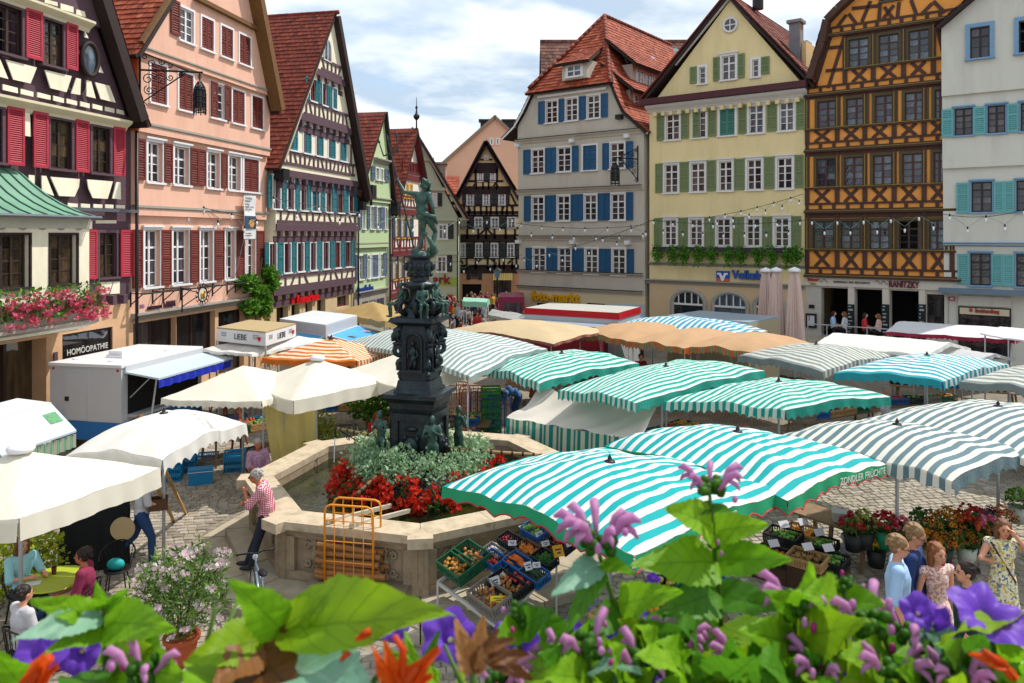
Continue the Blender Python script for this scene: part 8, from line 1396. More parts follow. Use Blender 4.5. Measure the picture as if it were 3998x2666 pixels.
def bouquet(label, pos, r, h, cols, pot, n=46,disc=True, pr=.17,ph=.3,group='flower buckets'):
    t = thing('flower_bucket', label, 'bucket of flowers', pos, R.uniform(0,6),group); MB().lathe([(pr*.75,0),(pr, ph),(pr*.92,ph),(pr*.7,.03)],14).build('bucket', pot, t, smooth=True); m = st_mat('petals_'+cols[0].strip('#'),list(cols),.6,.25); b = MB(); lv = MB(); core = MB()
    for i in range(n):
        a, q = R.uniform(0,2*PI),math.sqrt(R.random()); c = V((r*q*math.cos(a),r*q*math.sin(a),ph+h*(.75-.45*q*q)+R.uniform(-.03,.05))); nv = V((c.x*1.4,c.y*1.4,.25)).normalized(); M = rotto(nv); s_ = R.uniform(.03,.05); rv = R.random(); b.cur = (rv, 0,0)
        for k in range(7): aa = 2*PI*k/7; b.add([c, c+M @ V((s_*.8*math.cos(aa-.3),s_*.8*math.sin(aa-.3),.012)),c+M @ V((s_*1.25*math.cos(aa),s_*1.25*math.sin(aa),.004)),c+M @ V((s_*.8*math.cos(aa+.3),s_*.8*math.sin(aa+.3),.012))],[(0,1,2,3)])
        if disc: core.ell(c+nv*.008,s_*.38,6,4)
        else: b.ell(c+nv*.012,s_*.62,6,4)
    for i in range(n*3):
        a, q = R.uniform(0,2*PI),math.sqrt(R.random()); c = V((r*1.05*q*math.cos(a),r*1.05*q*math.sin(a),ph+h*(.55-.4*q*q)*R.uniform(.3,1))); d = V((R.uniform(-1,1),R.uniform(-1,1),R.uniform(-.2,.8))).normalized(); w_ = d.cross(V((0,0,1))).normalized()*.02; lv.cur = (R.random(),0,0); lv.add([c, c+d*.06+w_, c+d*.13,c+d*.06-w_],[(0,1,2,3)])
    stuff(b.build('blossoms', m, t, fix=False)); stuff(lv.build('leaves', m_leafd, t, fix=False))
    if disc: stuff(core.build('flower_centres', mat('sunflower_heart', '#3a2010',.9,.2),t))
OR_ = ('#c8780c', '#d89018', '#b85a10', '#d8a830'); RD_ = ('#a01420', '#b82a2a', '#8a1024'); PK_ = ('#c85a78', '#d88098', '#b83a60'); m_kd = mat('dark_bucket', '#25282a',.6,.1); m_kg = mat('green_bucket', '#1f7a5a',.5,.08); m_kl = mat('light_bucket', '#a8b0a4',.5,.1)
for lab, (k, x, y),z, r, h, cl, pot, dsc in (('dark bucket of red geraniums and pale greens at the left of the flower stall',('P',860,60),1.15,.24,.35,RD_, m_kd, False),('dark bucket of yellow green filler foliage',('P',960,40),1.2,.24,.35,('#6a8a34', '#8aa04a', '#a8b060'),m_kd, False),('green bucket of red roses',('P',1140,60),1.2,.26,.3,RD_, m_kg, False),('green bucket of pink roses',('P',1250,90),1.15,.22,.3,PK_, m_kg, False),
    ('large bucket of sunflowers at the back of the stall',('P',1640,40),1.3,.36,.45,OR_, m_kd, True),('bucket of sunflowers left of the centre',('P',1480,200),1.05,.3,.3,OR_, m_kd, True),('bucket of orange sunflowers in the front row',('P',1640,230),1.0,.26,.25,OR_, m_kd, True),('small light bucket of mixed yellow and red flowers at the front',('P',1590,285),.9,.17,.2,('#d8b83c', '#c83a3a', '#d8c8a0'),m_kl, False),
    ('bucket of red and orange dahlias at the right',('P',1880,80),1.2,.3,.35,('#b83a1c', '#c85a20', '#a02a1c'),m_kd, False),('bucket of pink dahlias at the far right of the stall',('P',2050,90),1.2,.22,.3,PK_, m_kd, False),('light bucket of orange flowers in front of the table leg',('P',1850,220),.95,.2,.25,OR_, m_kl, True),('bucket of red flowers under the grey canopy',('L',1880,1480),1.3,.26,.35,RD_, m_kd, False),('bucket of yellow sunflowers beside the red ones',('L',1700,1500),1.25,.28,.35,OR_, m_kd, True),('bucket of white daisies between the sunflowers and the table end',('P',1330,150),1.0,.22,.25,('#c8c4b0', '#d8d0b8', '#b8b498'),m_kd, True),('bucket of deep purple asters behind the sunflowers',('L',2020,1500),1.2,.26,.32,('#5a2a6a', '#7a3a8a', '#4a1c5a'),m_kd, True),('bucket of salmon gerberas at the back right',('L',2150,1480),1.2,.26,.32,('#c86a4a', '#d8845a', '#b8543a'),m_kg, True),('dark bucket of ferns at the back of the flower stall',('L',1500,1500),1.15,.3,.4,('#2f5a1c', '#4a7a2c', '#3a6a24'),m_kd, False),('dark bucket of yellow marigolds under the table edge',('P',1060,250),.75,.22,.25,('#c89a1c', '#d8ac2c', '#b8861c'),m_kd, False),('bucket of green plants at the right edge',('L',2300,1330),1.3,.22,.35,('#4a7a2c', '#6a9a3c', '#8ab04a'),m_kl, False)):
    c = atZ(S(k, x, y),z); bouquet(lab, (c.x, c.y, max(.02,z-h-.35)),r, h+.08,cl, pot, disc=dsc)
for (k, a, b_, lab) in (('P',(430,85),(1180,330), 'long flower stall table from the crates to the sunflowers'),('P',(1420,480),(2150,240), 'flower stall table behind the group of young people')):
    A, B = atZ(S(k, *a),.74),atZ(S(k, *b_),.74); d = (B-A); L = d.length; t = thing('flower_table', lab, 'table',((A.x+B.x)/2,(A.y+B.y)/2+.35,0),math.atan2(d.y, d.x)); MB().box(-L/2,L/2,-.3,.4,.7,.74).build('table_top', m_tbl, t); [MB().bar((x, y, 0),(x, y*.7,.7),.06,.06).build('leg', m_tbl, t) for x in (-L/2+.2,0,L/2-.2) for y in (-.25,.35)]
wbx = MB().box(-.18,.18,-.13,.13,0,.15).box(-.19,.19,-.14,.14,.15,.17).build('storage_box', mat('clear_grey_box', '#a8a8a4',.4,.1),loc=atZ(S('P',770,150),.76),rot=(0,0,-.3)); tag(wbx, 'translucent grey storage box on the flower table', 'box')
bg_ = MB(); bg_.grid(lambda u, v: ((.15+.03*math.sin(v*9))*math.cos(2*PI*u),.07*math.sin(2*PI*u),.34*v),16,6); bg_.tube([(-.12,0,.33),(-.11,0,.46),(-.04,0,.35)],.014,5).tube([(.12,0,.33),(.11,0,.46),(.04,0,.35)],.014,5); tag(bg_.build('carrier_bag', m_tee, loc=atZ(S('P',830,425),.25),smooth=True), 'white carrier bag hanging below the flower table', 'bag')
# stacks and trolleys
def trolley(label, M, m, w, h, d, grp, nb=5,ntr=4,shelf=True):
    t = thing('roll_cage', label, 'trolley', group=grp); t.matrix_world = M
    for y in (0,d):
        r = .1; pts = [(0,y, .12),(0,y, h-r),(r*.3,y, h-r*.3),(r, y, h),(w-r, y, h),(w-r*.3,y, h-r*.3),(w, y, h-r),(w, y, .12)]; fr_ = MB().tube(pts, .018,6).build('frame', m, t, smooth=True)
        for i in range(1,nb): x = w*i/nb; MB().tube([(x, y, .14),(x, y, h)],.008,5).build('rod', m, fr_)
        for i in range(ntr): z = lerp(.2,h-.25,i/(ntr-1)); MB().tube([(0,y, z),(w, y, z)],.009,5).build('rod', m, fr_)
    MB().box(-.02,w+.02,-.02,d+.02,.1,.14).build('base', m, t); [MB().tube([(x, y-.015,.05),(x, y+.015,.05)],.05,10).build('wheel', m_dark, t) for x in (.06,w-.06) for y in (.06,d-.06)]; return t
m_yo = mat('orange_yellow_enamel', '#d8860c',.35,.06,spec=.6); m_be = mat('blue_enamel', '#1c4a96',.35,.06,spec=.6); m_oe = mat('orange_enamel', '#d8641a',.35,.06)
bl = atZ(S('W',760,1405),.28); br_ = atZ(S('W',1130,1440),.28); d_ = br_-bl; d_.z = 0; Mt = Matrix.Translation((bl.x, bl.y, .28)) @ Matrix.Rotation(math.atan2(d_.y, d_.x),4, 'Z'); wT = d_.length
tro = trolley('orange yellow roll cage holding split logs before the fountain', Mt, m_yo, wT, 1.42,.34, 'roll cages',5,4)
cr_ = MB(); cr_.box(.02,wT, -.3,-.02,.02,.16); ob_ = cr_.build('crate_base', m_oe, tro)
m_log = mat('split_log', '#8a6038',.85,.25,12,.4,stretch=(1,6,6)); rr = random.Random(8)
for i in range(16):
    z = .2+.11*(i//3)*.9; a, b_ = V((-.15+rr.uniform(-.06,.1),.06+.13*(i % 3),z+rr.uniform(0,.06))),V((wT+.12+rr.uniform(-.1,.08),.06+.13*(i % 3)+rr.uniform(-.04,.04),z+rr.uniform(-.05,.08))); o = MB().tube([a, a.lerp(b_, .5)+V((0,0,rr.uniform(-.01,.01))),b_],rr.uniform(.04,.055),7).build('log', m_log); o.matrix_world = Mt; tag(o, 'split log stacked in the orange yellow roll cage', 'log', 'logs in the roll cage')
pb = MB(); pb.box(-.28,wT+.55,.0,.6,0,.03); o = pb.build('board', mat('grey_wood_board', '#7d6c5a',.8,.2,6)); o.matrix_world = Mt @ Matrix.Translation((0,-.05,.135)); tag(o, 'grey wooden board lying across behind the roll cage foot', 'board')
for i, (k, x, y, m, lab) in enumerate((('J',1990,760,m_be, 'left blue roll cage beside the green crates'),('J',2080,830,m_be, 'blue roll cage in front of the green crate stack'),('K',245,905,m_be, 'blue roll cage before the striped skirt, leftmost'),('K',420,950,m_be, 'blue roll cage before the striped skirt, second'),('K',590,1000,m_be, 'blue roll cage before the striped skirt, third'),('J',1910,740,m_oe, 'orange roll cage behind the fountain'),('J',1780,700,m_oe, 'orange roll cage half hidden by the column'))):
    c = atZ(S(k, x, y),.5); trolley(lab, Matrix.Translation((c.x, c.y, 0)) @ Matrix.Rotation(-.35 if m is m_be else .2,4, 'Z'),m, .72,1.35,.5, 'roll cages',5,3)
ORD = ('lowest', 'second', 'third', 'fourth', 'fifth', 'sixth', 'topmost'); c = atZ(S('J',2165,690),.8)
for i in range(7): crate('%s bright green crate from the bottom of the tall stack behind the fountain' % ORD[i],Matrix.Translation((c.x, c.y, .22*i+.01)) @ Matrix.Rotation(.1,4, 'Z'),m_cgb, .56,.4,.215, 'stacked bright green crates')
for (k, x, y, n, lab) in (('I',2035,1190,3, 'blue crate in the stack beside the seated man'),('I',1800,1090,1, 'blue crate behind the cool box'),('I',1600,1200,3, 'dark blue crate in the stack by the white canopy'),('I',1470,1270,4, 'blue crate in the tall stack at the canopy corner')):
    c = atZ(S(k, x, y),.1)
    for i in range(n): crate(lab if n == 1 else ORD[i]+' from the bottom, '+lab, Matrix.Translation((c.x, c.y+.15,.17*i+.01)) @ Matrix.Rotation(.25,4, 'Z'),m_cbl, .5,.36,.165, 'blue crates left of the fountain')
c = atZ(S('I',1740,1260),.2); cb_ = thing('cool_box', 'blue cool box with pale rim on the cobbles', 'cool box',(c.x, c.y+.1,0),.35); MB().prism([(-.27,-.14,.02),(.27,-.14,.02),(.27,.14,.02),(-.27,.14,.02)],(0,0,.3)).build('body', m_cbl, cb_); MB().box(-.285,.285,-.155,.155,.32,.335).build('rim', m_card, cb_); MB().box(-.28,.28,-.15,.15,.335,.39).build('lid', m_cbl, cb_)
# leaning poles of the white canopy, easel frames
for lab, a, b_ in (('pale wooden prop leaning at the white canopy corner',('I',1440,1190),('M',1625,90)),('second wooden prop beside the white canopy corner',('I',1365,1330),('M',1520,150))):
    p, q_ = atZ(S(*a),1.95 if 'second' not in lab else 1.7),atZ(S(*b_),.02); tag(MB().bar(p, q_, .05,.04).build('wooden_prop', m_cw),lab, 'pole')
for lab, k, x0,x1,y0,y1 in (('red brown trestle easel under the tan canopy', 'I',1830,1970,620,775),('wooden easel beside the blue crates', 'I',2025,2110,950,1050)):
    a, b_ = atZ(S(k, x0,y1),.02),atZ(S(k, x1,y1),.02); t = thing('easel', lab, 'easel',(a.x, a.y, 0)); d = b_-a; hh = 1.35; MB().bar((0,0,0),d*.35+V((0,.1,hh)),.05,.04).build('leg', m_oe if k == 'x' else mat('red_wood', '#8a4a2c',.7,.15),t); MB().bar(d, d*.65+V((0,.1,hh)),.05,.04).build('leg', MATS['red_wood'],t); MB().bar(d*.5+V((0,.9,0)),d*.5+V((0,.1,hh)),.04,.04).build('leg', MATS['red_wood'],t); MB().bar(d*.2+V((0,.05,.6)),d*.8+V((0,.05,.6)),.03,.05).build('crossbar', MATS['red_wood'],t)
# cafe tables and chairs
m_lime = mat('lime_tabletop', '#9fae2c',.4,.05,spec=.5)
def round_table(label, x, y): t = thing('cafe_table', label, 'table',(x, y, 0),0, 'lime green cafe tables'); MB().lathe([(.02,.71),(.46,.71),(.48,.725),(.46,.745),(.02,.745)],32).build('table_top', m_lime, t, smooth=False); MB().tube([(0,0,.71),(0,0,.03)],.03,8).build('pedestal', m_pole, t); MB().lathe([(.24,0),(.22,.03),(.05,.05)],16).build('foot', m_pole, t)
round_table('lime green round cafe table with drinks at the left',-7.0,11.75); round_table('lime green round cafe table nearest the flower boxes',-7.5,10.05); round_table('small lime green table behind the fountain rim',-5.2,18.6)
def chair(label, x, y, rz, seat):
    t = thing('cafe_chair', label, 'chair',(x, y, 0),rz, 'dark wire cafe chairs'); MB().lathe([(.02,.43),(.2,.43),(.21,.445),(.2,.46),(.02,.46)],16).build('seat', seat, t)
    for a in (.8,2.35,3.95,5.5): MB().tube([(.17*math.cos(a),.17*math.sin(a),.43),(.24*math.cos(a),.24*math.sin(a),0)],.012,6).build('leg', m_iron, t)
    b = MB(); b.tube([(.27*math.cos(a),.25*math.sin(a),.68+.16*math.sin(a)) for a in [-.3+i*(PI+.6)/14 for i in range(15)]],.014,6); b.build('back_rail', m_iron, t)
    for i in range(9): a = .3+i*(PI-.6)/8; MB().tube([(.2*math.cos(a),.2*math.sin(a),.45),(.27*math.cos(a),.25*math.sin(a),.68+.16*math.sin(a))],.006,4).build('back_rod', m_iron, t)
m_cs = mat('orange_red_seat', '#c8361c',.5,.06)
for a in (('dark wire chair with an orange seat under the woman in plum',-6.4,11.45,-1.35,m_cs),('dark wire chair under the woman in cyan',-7.55,11.85,.95,m_iron),('dark wire chair under the person in pale grey',-6.5,10.25,2.6,m_iron),('empty dark wire chair with a turquoise bag behind the lime table',-6.55,12.75,.3,m_iron),('dark wire chair under the man in lilac stripes',-5.8,17.55,.6,m_iron),('dark wire chair under the woman in red',-3.55,20.2,.25,m_iron),('empty dark wire chair by the small lime table',-5.3,19.3,.1,m_iron)): chair(*a)
MB().ell((0,0,.09),(.15,.09,.1),10,6).build('bag', mat('turquoise_bag', '#1c9a9a',.7,.1),mtx=Matrix.Translation((-6.55,12.7,.46)),smooth=True); tag(bpy.data.objects['bag'], 'turquoise bag on the empty chair', 'bag')
gl_ = MB().lathe([(.03,0),(.04,.11),(.036,.11),(.028,.01)],12).build('glass', mat('red_drink', '#5a1424',.1,.05,spec=.8),loc=(-7.08,11.88,.747)); tag(gl_, 'glass of dark red drink on the lime table', 'glass')
cdm = MB().box(-.1,.1,-.07,.07,0,.012).build('menu_card', m_card, loc=(-7.2,11.55,.747),rot=(0,0,.4)); tag(cdm, 'menu card lying on the lime table', 'menu')
# city bicycle leaning at the fountain step
bk = thing('bicycle', 'silver bicycle parked at the fountain steps near the leaning man', 'bicycle',(-3.62,11.3,0),2.05); m_fr = mat('silver_frame', '#8a98a8',.3,.05,metal=.5)
for x in (0,1.05):
    wh = MB().tube([(x+.33*math.cos(a),0,.34+.33*math.sin(a)) for a in [2*PI*i/28 for i in range(28)]],.02,6,close=True).build('wheel', m_dark, bk, smooth=True); MB().tube([(x+.3*math.cos(a),0,.34+.3*math.sin(a)) for a in [2*PI*i/28 for i in range(28)]],.01,5,close=True).build('rim', m_pole, wh); b = MB(); [b.tube([(x, 0,.34),(x+.3*math.cos(a),0,.34+.3*math.sin(a))],.002,3) for a in [2*PI*i/16 for i in range(16)]]; b.build('spokes', m_pole, wh); MB().tube([(x, -.04,.34),(x, .04,.34)],.025,8).build('hub', m_pole, wh)
b = MB(); [b.tube(p, r_, 7) for p, r_ in (([(0,0,.34),(.45,0,.32)],.013),([(0,0,.34),(.3,0,.78)],.012),([(.3,0,.88),(.45,0,.3)],.018),([(.45,0,.32),(.9,0,.72)],.02),([(.32,0,.76),(.9,0,.82)],.018),([(.88,0,.95),(.92,0,.68),(1.05,0,.34)],.016))]; b.build('frame', m_fr, bk, smooth=True)
MB().tube([(.86,-.3,1.02),(.9,-.1,1.0),(.88,0,.98),(.9,.1,1.0),(.86,.3,1.02)],.014,6).build('handlebar', m_iron, bk, smooth=True); MB().ell((.27,0,.92),(.14,.07,.035),10,5).build('saddle', m_dark, bk, smooth=True); MB().tube([(.45,-.06,.32),(.45,.06,.32)],.09,14).build('crank', m_iron, bk); MB().ell((.97,0,.9),(.04,.04,.05)).build('headlamp', m_card, bk)
for q in (-1,1): MB().bar((.45+.12*q, .08*q, .3),(.45+.12*q, .17*q, .3),.08,.02).build('pedal', m_iron, bk)
ds = thing('draped_stand', 'stand draped in black cloth below the white stall canopy', 'stand',(-7.55,13.9,0),.5); MB().grid(lambda u, v: (lerp(-.55,.55,u)+.02*math.sin(v*7),-.3-.03*math.sin(u*30)*v, 1.25*(1-v)),24,6).grid(lambda u, v: (.55+.02*math.sin(u*18)*v, lerp(-.3,.4,u),1.25*(1-v)),12,6).box(-.55,.55,-.28,.4,1.22,1.26).build('cloth', m_blk, ds)
# ------------------------------------------------------------- plants in the square
def spray(b, pts, L, w, up=.3,rr=R, fold=.25):
    """a folded leaf at each point, random direction"""
    for p in pts:
        p = V(p); d = V((rr.uniform(-1,1),rr.uniform(-1,1),rr.uniform(-.6,.8)+up)).normalized(); s_ = d.cross(V((rr.uniform(-1,1),rr.uniform(-1,1),rr.uniform(-1,1)))).normalized(); n = d.cross(s_); l = L*rr.uniform(.6,1.25); b.cur = (rr.random(),0,0); m = p+d*l*.5
        b.add([p, m+s_*w*l-n*fold*w*l, p+d*l, m-s_*w*l-n*fold*w*l],[(0,1,2),(0,2,3)])
def blobs(b, pts, r, rr=R, k=5):
    for p in pts:
        p = V(p); b.cur = (rr.random(),0,0); s_ = r*rr.uniform(.7,1.2); M = rotto((rr.uniform(-1,1),rr.uniform(-1,1),rr.uniform(-.4,1)+.01))
        for i in range(k): a = 2*PI*i/k; b.add([p, p+M @ V((s_*math.cos(a-.5),s_*math.sin(a-.5),s_*.35)),p+M @ V((s_*1.2*math.cos(a),s_*1.2*math.sin(a),s_*.2)),p+M @ V((s_*math.cos(a+.5),s_*math.sin(a+.5),s_*.35))],[(0,1,2,3)])
def ellp(n, c, r, lo=.55,rr=R):
    o = []
    while len(o) < n:
        v = V((rr.uniform(-1,1),rr.uniform(-1,1),rr.uniform(-1,1)))
        if lo < v.length < 1*(1+.25*mnoise.noise(v*2.5+V(c))): o.append((c[0]+v.x*r[0],c[1]+v.y*r[1],c[2]+v.z*r[2]))
    return o
def lm(n, *c, t=.35): return st_mat(n, list(c),.6,t, .1)
m_sil = lm('silver_foliage', '#6c9266', '#90b086', '#acc6a2', '#5c8258'); m_lf = lm('fresh_leaves', '#2f5a14', '#4a7a1c', '#6a9a2c', '#3a6a18'); m_dlf = lm('dark_leaves', '#1f3a12', '#34541c', '#4a6a24'); m_rb = lm('red_begonia', '#c01a08', '#d83414', '#cc2410', '#a81408', t=.35); m_pk = lm('pink_geranium', '#c8285a', '#d85a7c', '#b81c30', '#d88aa0', '#c02848', t=.25); m_ol = lm('oleander_blossom', '#d8c8cc', '#cfb0b8', '#dcd6d4', t=.2); m_ylf = lm('yellow_leaves', '#8a9a1c', '#a8b02c', '#6a8a1c')
pl = thing('fountain_planting', 'silver green foliage with a skirt of red begonias round the fountain column', 'plants', FC+V((0,0,1.3)),FR)
def ring(n, r0,r1,z0,z1,a0=0,a1=2*PI): 
    o = []
    for _ in range(n): a = R.uniform(a0,a1); r = R.uniform(r0,r1)*(1+.1*math.sin(a*5)); z = R.uniform(z0,z1)*(1.1-.35*(r-r0)/(r1-r0+.01)); o.append((r*math.cos(a),r*math.sin(a),z+.12*math.sin(a*7)*max(0,z)))
    return o
b = MB()
for i in range(105):
    a = R.uniform(0,2*PI); r = R.uniform(.75,1.4); zc_ = R.uniform(.08,.46)*(1.25-.3*r)+.04; spray(b, ellp(70,(r*math.cos(a),r*math.sin(a),zc_),(.2,.2,.22),.3),.09,.3)
stuff(b.build('silver_foliage', m_sil, pl, fix=False)); b = MB(); spray(b, ring(1300,1.15,1.62,-.42,.1),.13,.2,-.5); stuff(b.build('begonia_leaves', m_dlf, pl, fix=False)); b = MB()
for i in range(150):
    a = R.uniform(0,2*PI); r = R.uniform(1.3,1.72); blobs(b, ellp(20,(r*math.cos(a),r*math.sin(a),R.uniform(-.34,.2)-.25*(r-1.4)),(.16,.16,.17),.1),.034)
stuff(b.build('begonia_blossoms', m_rb, pl, fix=False))
fb = thing('flower_box', 'window box of trailing pink and red geraniums on the stone bay', 'flower box'); fb.matrix_world = H1.root.matrix_basis; MB().box(1,bu1+.1,-bw-.4,-bw-.15,bay_rail-.05,bay_rail+.2).build('box', m_dkw, fb); b = MB(); spray(b, [(R.uniform(1.5,bu1+.15),-bw-R.uniform(.1,.5),bay_rail+.25+R.uniform(-.5,.35)) for _ in range(900)],.12,.35); stuff(b.build('leaves', m_lf, fb, fix=False)); b = MB()
for i in range(95): blobs(b, ellp(14,(R.uniform(2.5,bu1+.2),-bw-.42+R.uniform(-.12,.1),bay_rail+.12+R.uniform(-.5,.35)),(.14,.1,.1),.1),.035)
stuff(b.build('blossoms', m_pk, fb, fix=False))
bx_ = thing('planter_trough', 'narrow dark trough under the lowest yellow house windows', 'planter'); bx_.matrix_world = H10.root.matrix_basis; MB().box(u10[0]+.4,u10[1]-.3,-.42,-.15,fp-.05,fp+.18).build('trough', mat('plum_trough', '#3a2a3c',.7,.1),bx_)
for i, x in enumerate((1390,1520,1625,1750,1865,2010,2120,2265,X(150),X(290),X(370))):
    u = H10.uz('G', x, 660,.3)[0]; t = thing('trailing_plant', 'bright green trailing plant hanging from the yellow house trough', 'plant', group='trailing plants on the yellow house'); t.matrix_world = H10.root.matrix_basis @ Matrix.Translation((u, -.35,fp)); b = MB(); spray(b, ellp(260,(0,-.05,-.1),(.36,.25,.42),.2)+[(R.gauss(0,.12),-.1,-R.uniform(.2,.8)) for _ in range(60)],.14,.3,-.4); stuff(b.build('leaves', lm('trailing_leaves', '#3f7a14', '#5a9a1c', '#2f6a14'),t, fix=False)); MB().tube([(0,0,.1),(0,-.1,-.05),(0,-.12,-.5)],.015,5).build('stem', m_dlf, t)
cr_ = thing('climbing_plant', 'leafy green creeper climbing the corner of the salmon house', 'plant'); cr_.matrix_world = H2.root.matrix_basis; b = MB(); pts = []
for (x, y, rx, rz_, n) in ((230,870,.5,.4,260),(60,960,.9,.5,380),(150,1060,.7,.6,420),(60,1180,.6,.6,380),(190,1160,.6,.8,380),(20,930,.6,.25,160),(250,960,.4,.5,200)): u, z = H2.uz('F', x, y, .35); pts += ellp(n, (u, -.35,z),(rx*.75,.3,rz_*.75),.2)
spray(b, pts, .2,.4); stuff(b.build('leaves', m_lf, cr_, fix=False)); u, z = H2.uz('F',100,1100,.2); MB().tube([(u, -.2,0),(u+.1,-.2,z),(u+.5,-.25,z+1.8)],.04,6).build('stem', m_dkw, cr_)
m_ter = mat('terracotta', '#a4502c',.8,.12,5)
def shrub(label, x, y, c, r, n, m, L, w, pot=True, flo=None, nf=0,up=.3,kind='potted_shrub'):
    t = thing(kind, label, 'plant',(x, y, 0)); b = MB(); spray(b, ellp(n, (0,0,c),(r[0],r[0],r[1]),.15),L, w, up); stuff(b.build('leaves', m, t, fix=False)); b = MB(); [b.tube([(0,0,.3),(r[0]*.4*math.cos(a),r[0]*.4*math.sin(a),c),(r[0]*.8*math.cos(a),r[0]*.8*math.sin(a),c+r[1]*.5)],.01,4) for a in [i*1.26 for i in range(5)]]; b.build('stems', m_dkw, t)
    if pot: MB().lathe([(.16,0),(.22,.34),(.25,.34),(.25,.4),(.2,.4),(.19,.36)],16).build('pot', m_ter, t, smooth=False)
    if flo:
        b = MB(); [blobs(b, ellp(9,q, (.07,.07,.05),.1),.025) for q in ellp(nf, (0,0,c+.05),(r[0]*1.02,r[0]*1.02,r[1]*1.02),.75)]; stuff(b.build('blossoms', flo, t, fix=False))
shrub('white flowering oleander in a terracotta pot left of the fountain steps',-4.62,10.75,1.02,(.62,.6),2300,lm('oleander_leaf', '#3a5a24', '#5a7a34', '#7a9a4a'),.13,.12,flo=m_ol, nf=105)
shrub('yellow green bush behind the woman in cyan',-8.0,12.55,.65,(.62,.6),1500,m_ylf, .1,.3,kind='bush', pot=False); shrub('feathery light green shrub beside the yellow windbreak',-4.7,18.6,1.15,(.5,.65),1200,lm('lime_conifer', '#6a7a1c', '#8a9a2c', '#4a6a1c'),.12,.14)
shrub('leafy potted tree behind the red shirted woman',-3.9,21.6,1.5,(.9,.8),1300,m_lf, .16,.35); shrub('dark leafy potted plant right of the capped parasol',-2.4,19.8,1.0,(.5,.6),700,m_dlf, .16,.35); shrub('grassy potted plant beyond the fountain basin',-4.1,19.4,.6,(.5,.4),600,m_sil, .2,.08,up=.9)
# strings of lamps
m_bulb = mat('opal_bulb', '#e8e8ec',.2,.02,spec=.6)
def lamps(label, p0,p1,n, sag, sw=.55):
    a, c = [atY(S('v', q[0],q[1]),q[2]) for q in (p0,p1)]; t = thing('string_lights', label, 'string lights', a, group='strings of bulbs across the square'); c = c-a; f_ = lambda u: c*u-V((0,0,sag*4*u*(1-u))); MB().tube([f_(i/24) for i in range(25)],.012,4).build('wire', m_lead, t); pts = []
    for i in range(n):
        u = (i+.5)/n; p = f_(u)-V((0,0,sw if i % 2 else .08)); pts.append(p+V((0,0,.12))); MB().lathe([(.02,-.16),(.045,-.1),(.05,-.04),(.025,.03)],8,p).build('bulb', m_bulb, t, smooth=True); MB().tube([p+V((0,0,.02)),p+V((0,0,.14))],.03,6).build('socket', m_iron, t)
    MB().tube(pts, .01,4).build('drop_wire', mat('pale_green_wire', '#7a9a8c',.6,.1),t)
for a in (('string of dark bulbs along the salmon house',(297,437,26.3),(603,508,33.2),9,.0,.5),('string of bulbs from the salmon house past the statue',(600,448,32),(1190,500,46),15,.5),('string of bulbs before the grey house between the second and third floors',(1185,512,45),(1490,515,41),12,.25),('string of bulbs climbing before the grey house cornice',(1190,595,45),(1500,505,40.5),10,.2),('string of bulbs before the lowest yellow house windows',(1490,505,40.5),(1850,505,36.6),15,.2),('string of unlit bulbs rising across the yellow house',(1620,500,39),(1845,445,36.8),12,.1,.35),('string of bulbs before the orange house',(1850,505,36.4),(2160,490,33.4),10,.1),('string of bulbs before the white house at the right edge',(2160,490,33.3),(2420,455,31),6,.4),('string of bulbs low across the side street',(830,590,44),(1200,585,46),12,.35)): lamps(*a)
lp_ = thing('street_lamp', 'black lamp post with a small blue glass lantern before the black timbered house', 'street lamp', atY(S('T',592,0),58).xy.to_3d()); lp_.location.z = 0; zl_ = CAMH-(S('T',0,1240)[1]-HY)/FPX*58; MB().tube([(0,0,0),(0,0,zl_-.4)],.07,8).build('post', m_iron, lp_); MB().lathe([(.12,-.4),(.3,.2),(.02,.3)],6,(0,0,zl_)).build('lantern', mat('blue_lantern_glass', '#6a8aa8',.2,.1),lp_); MB().lathe([(.36,.2),(.1,.4),(.02,.6)],6,(0,0,zl_)).build('lantern_cap', m_iron, lp_)
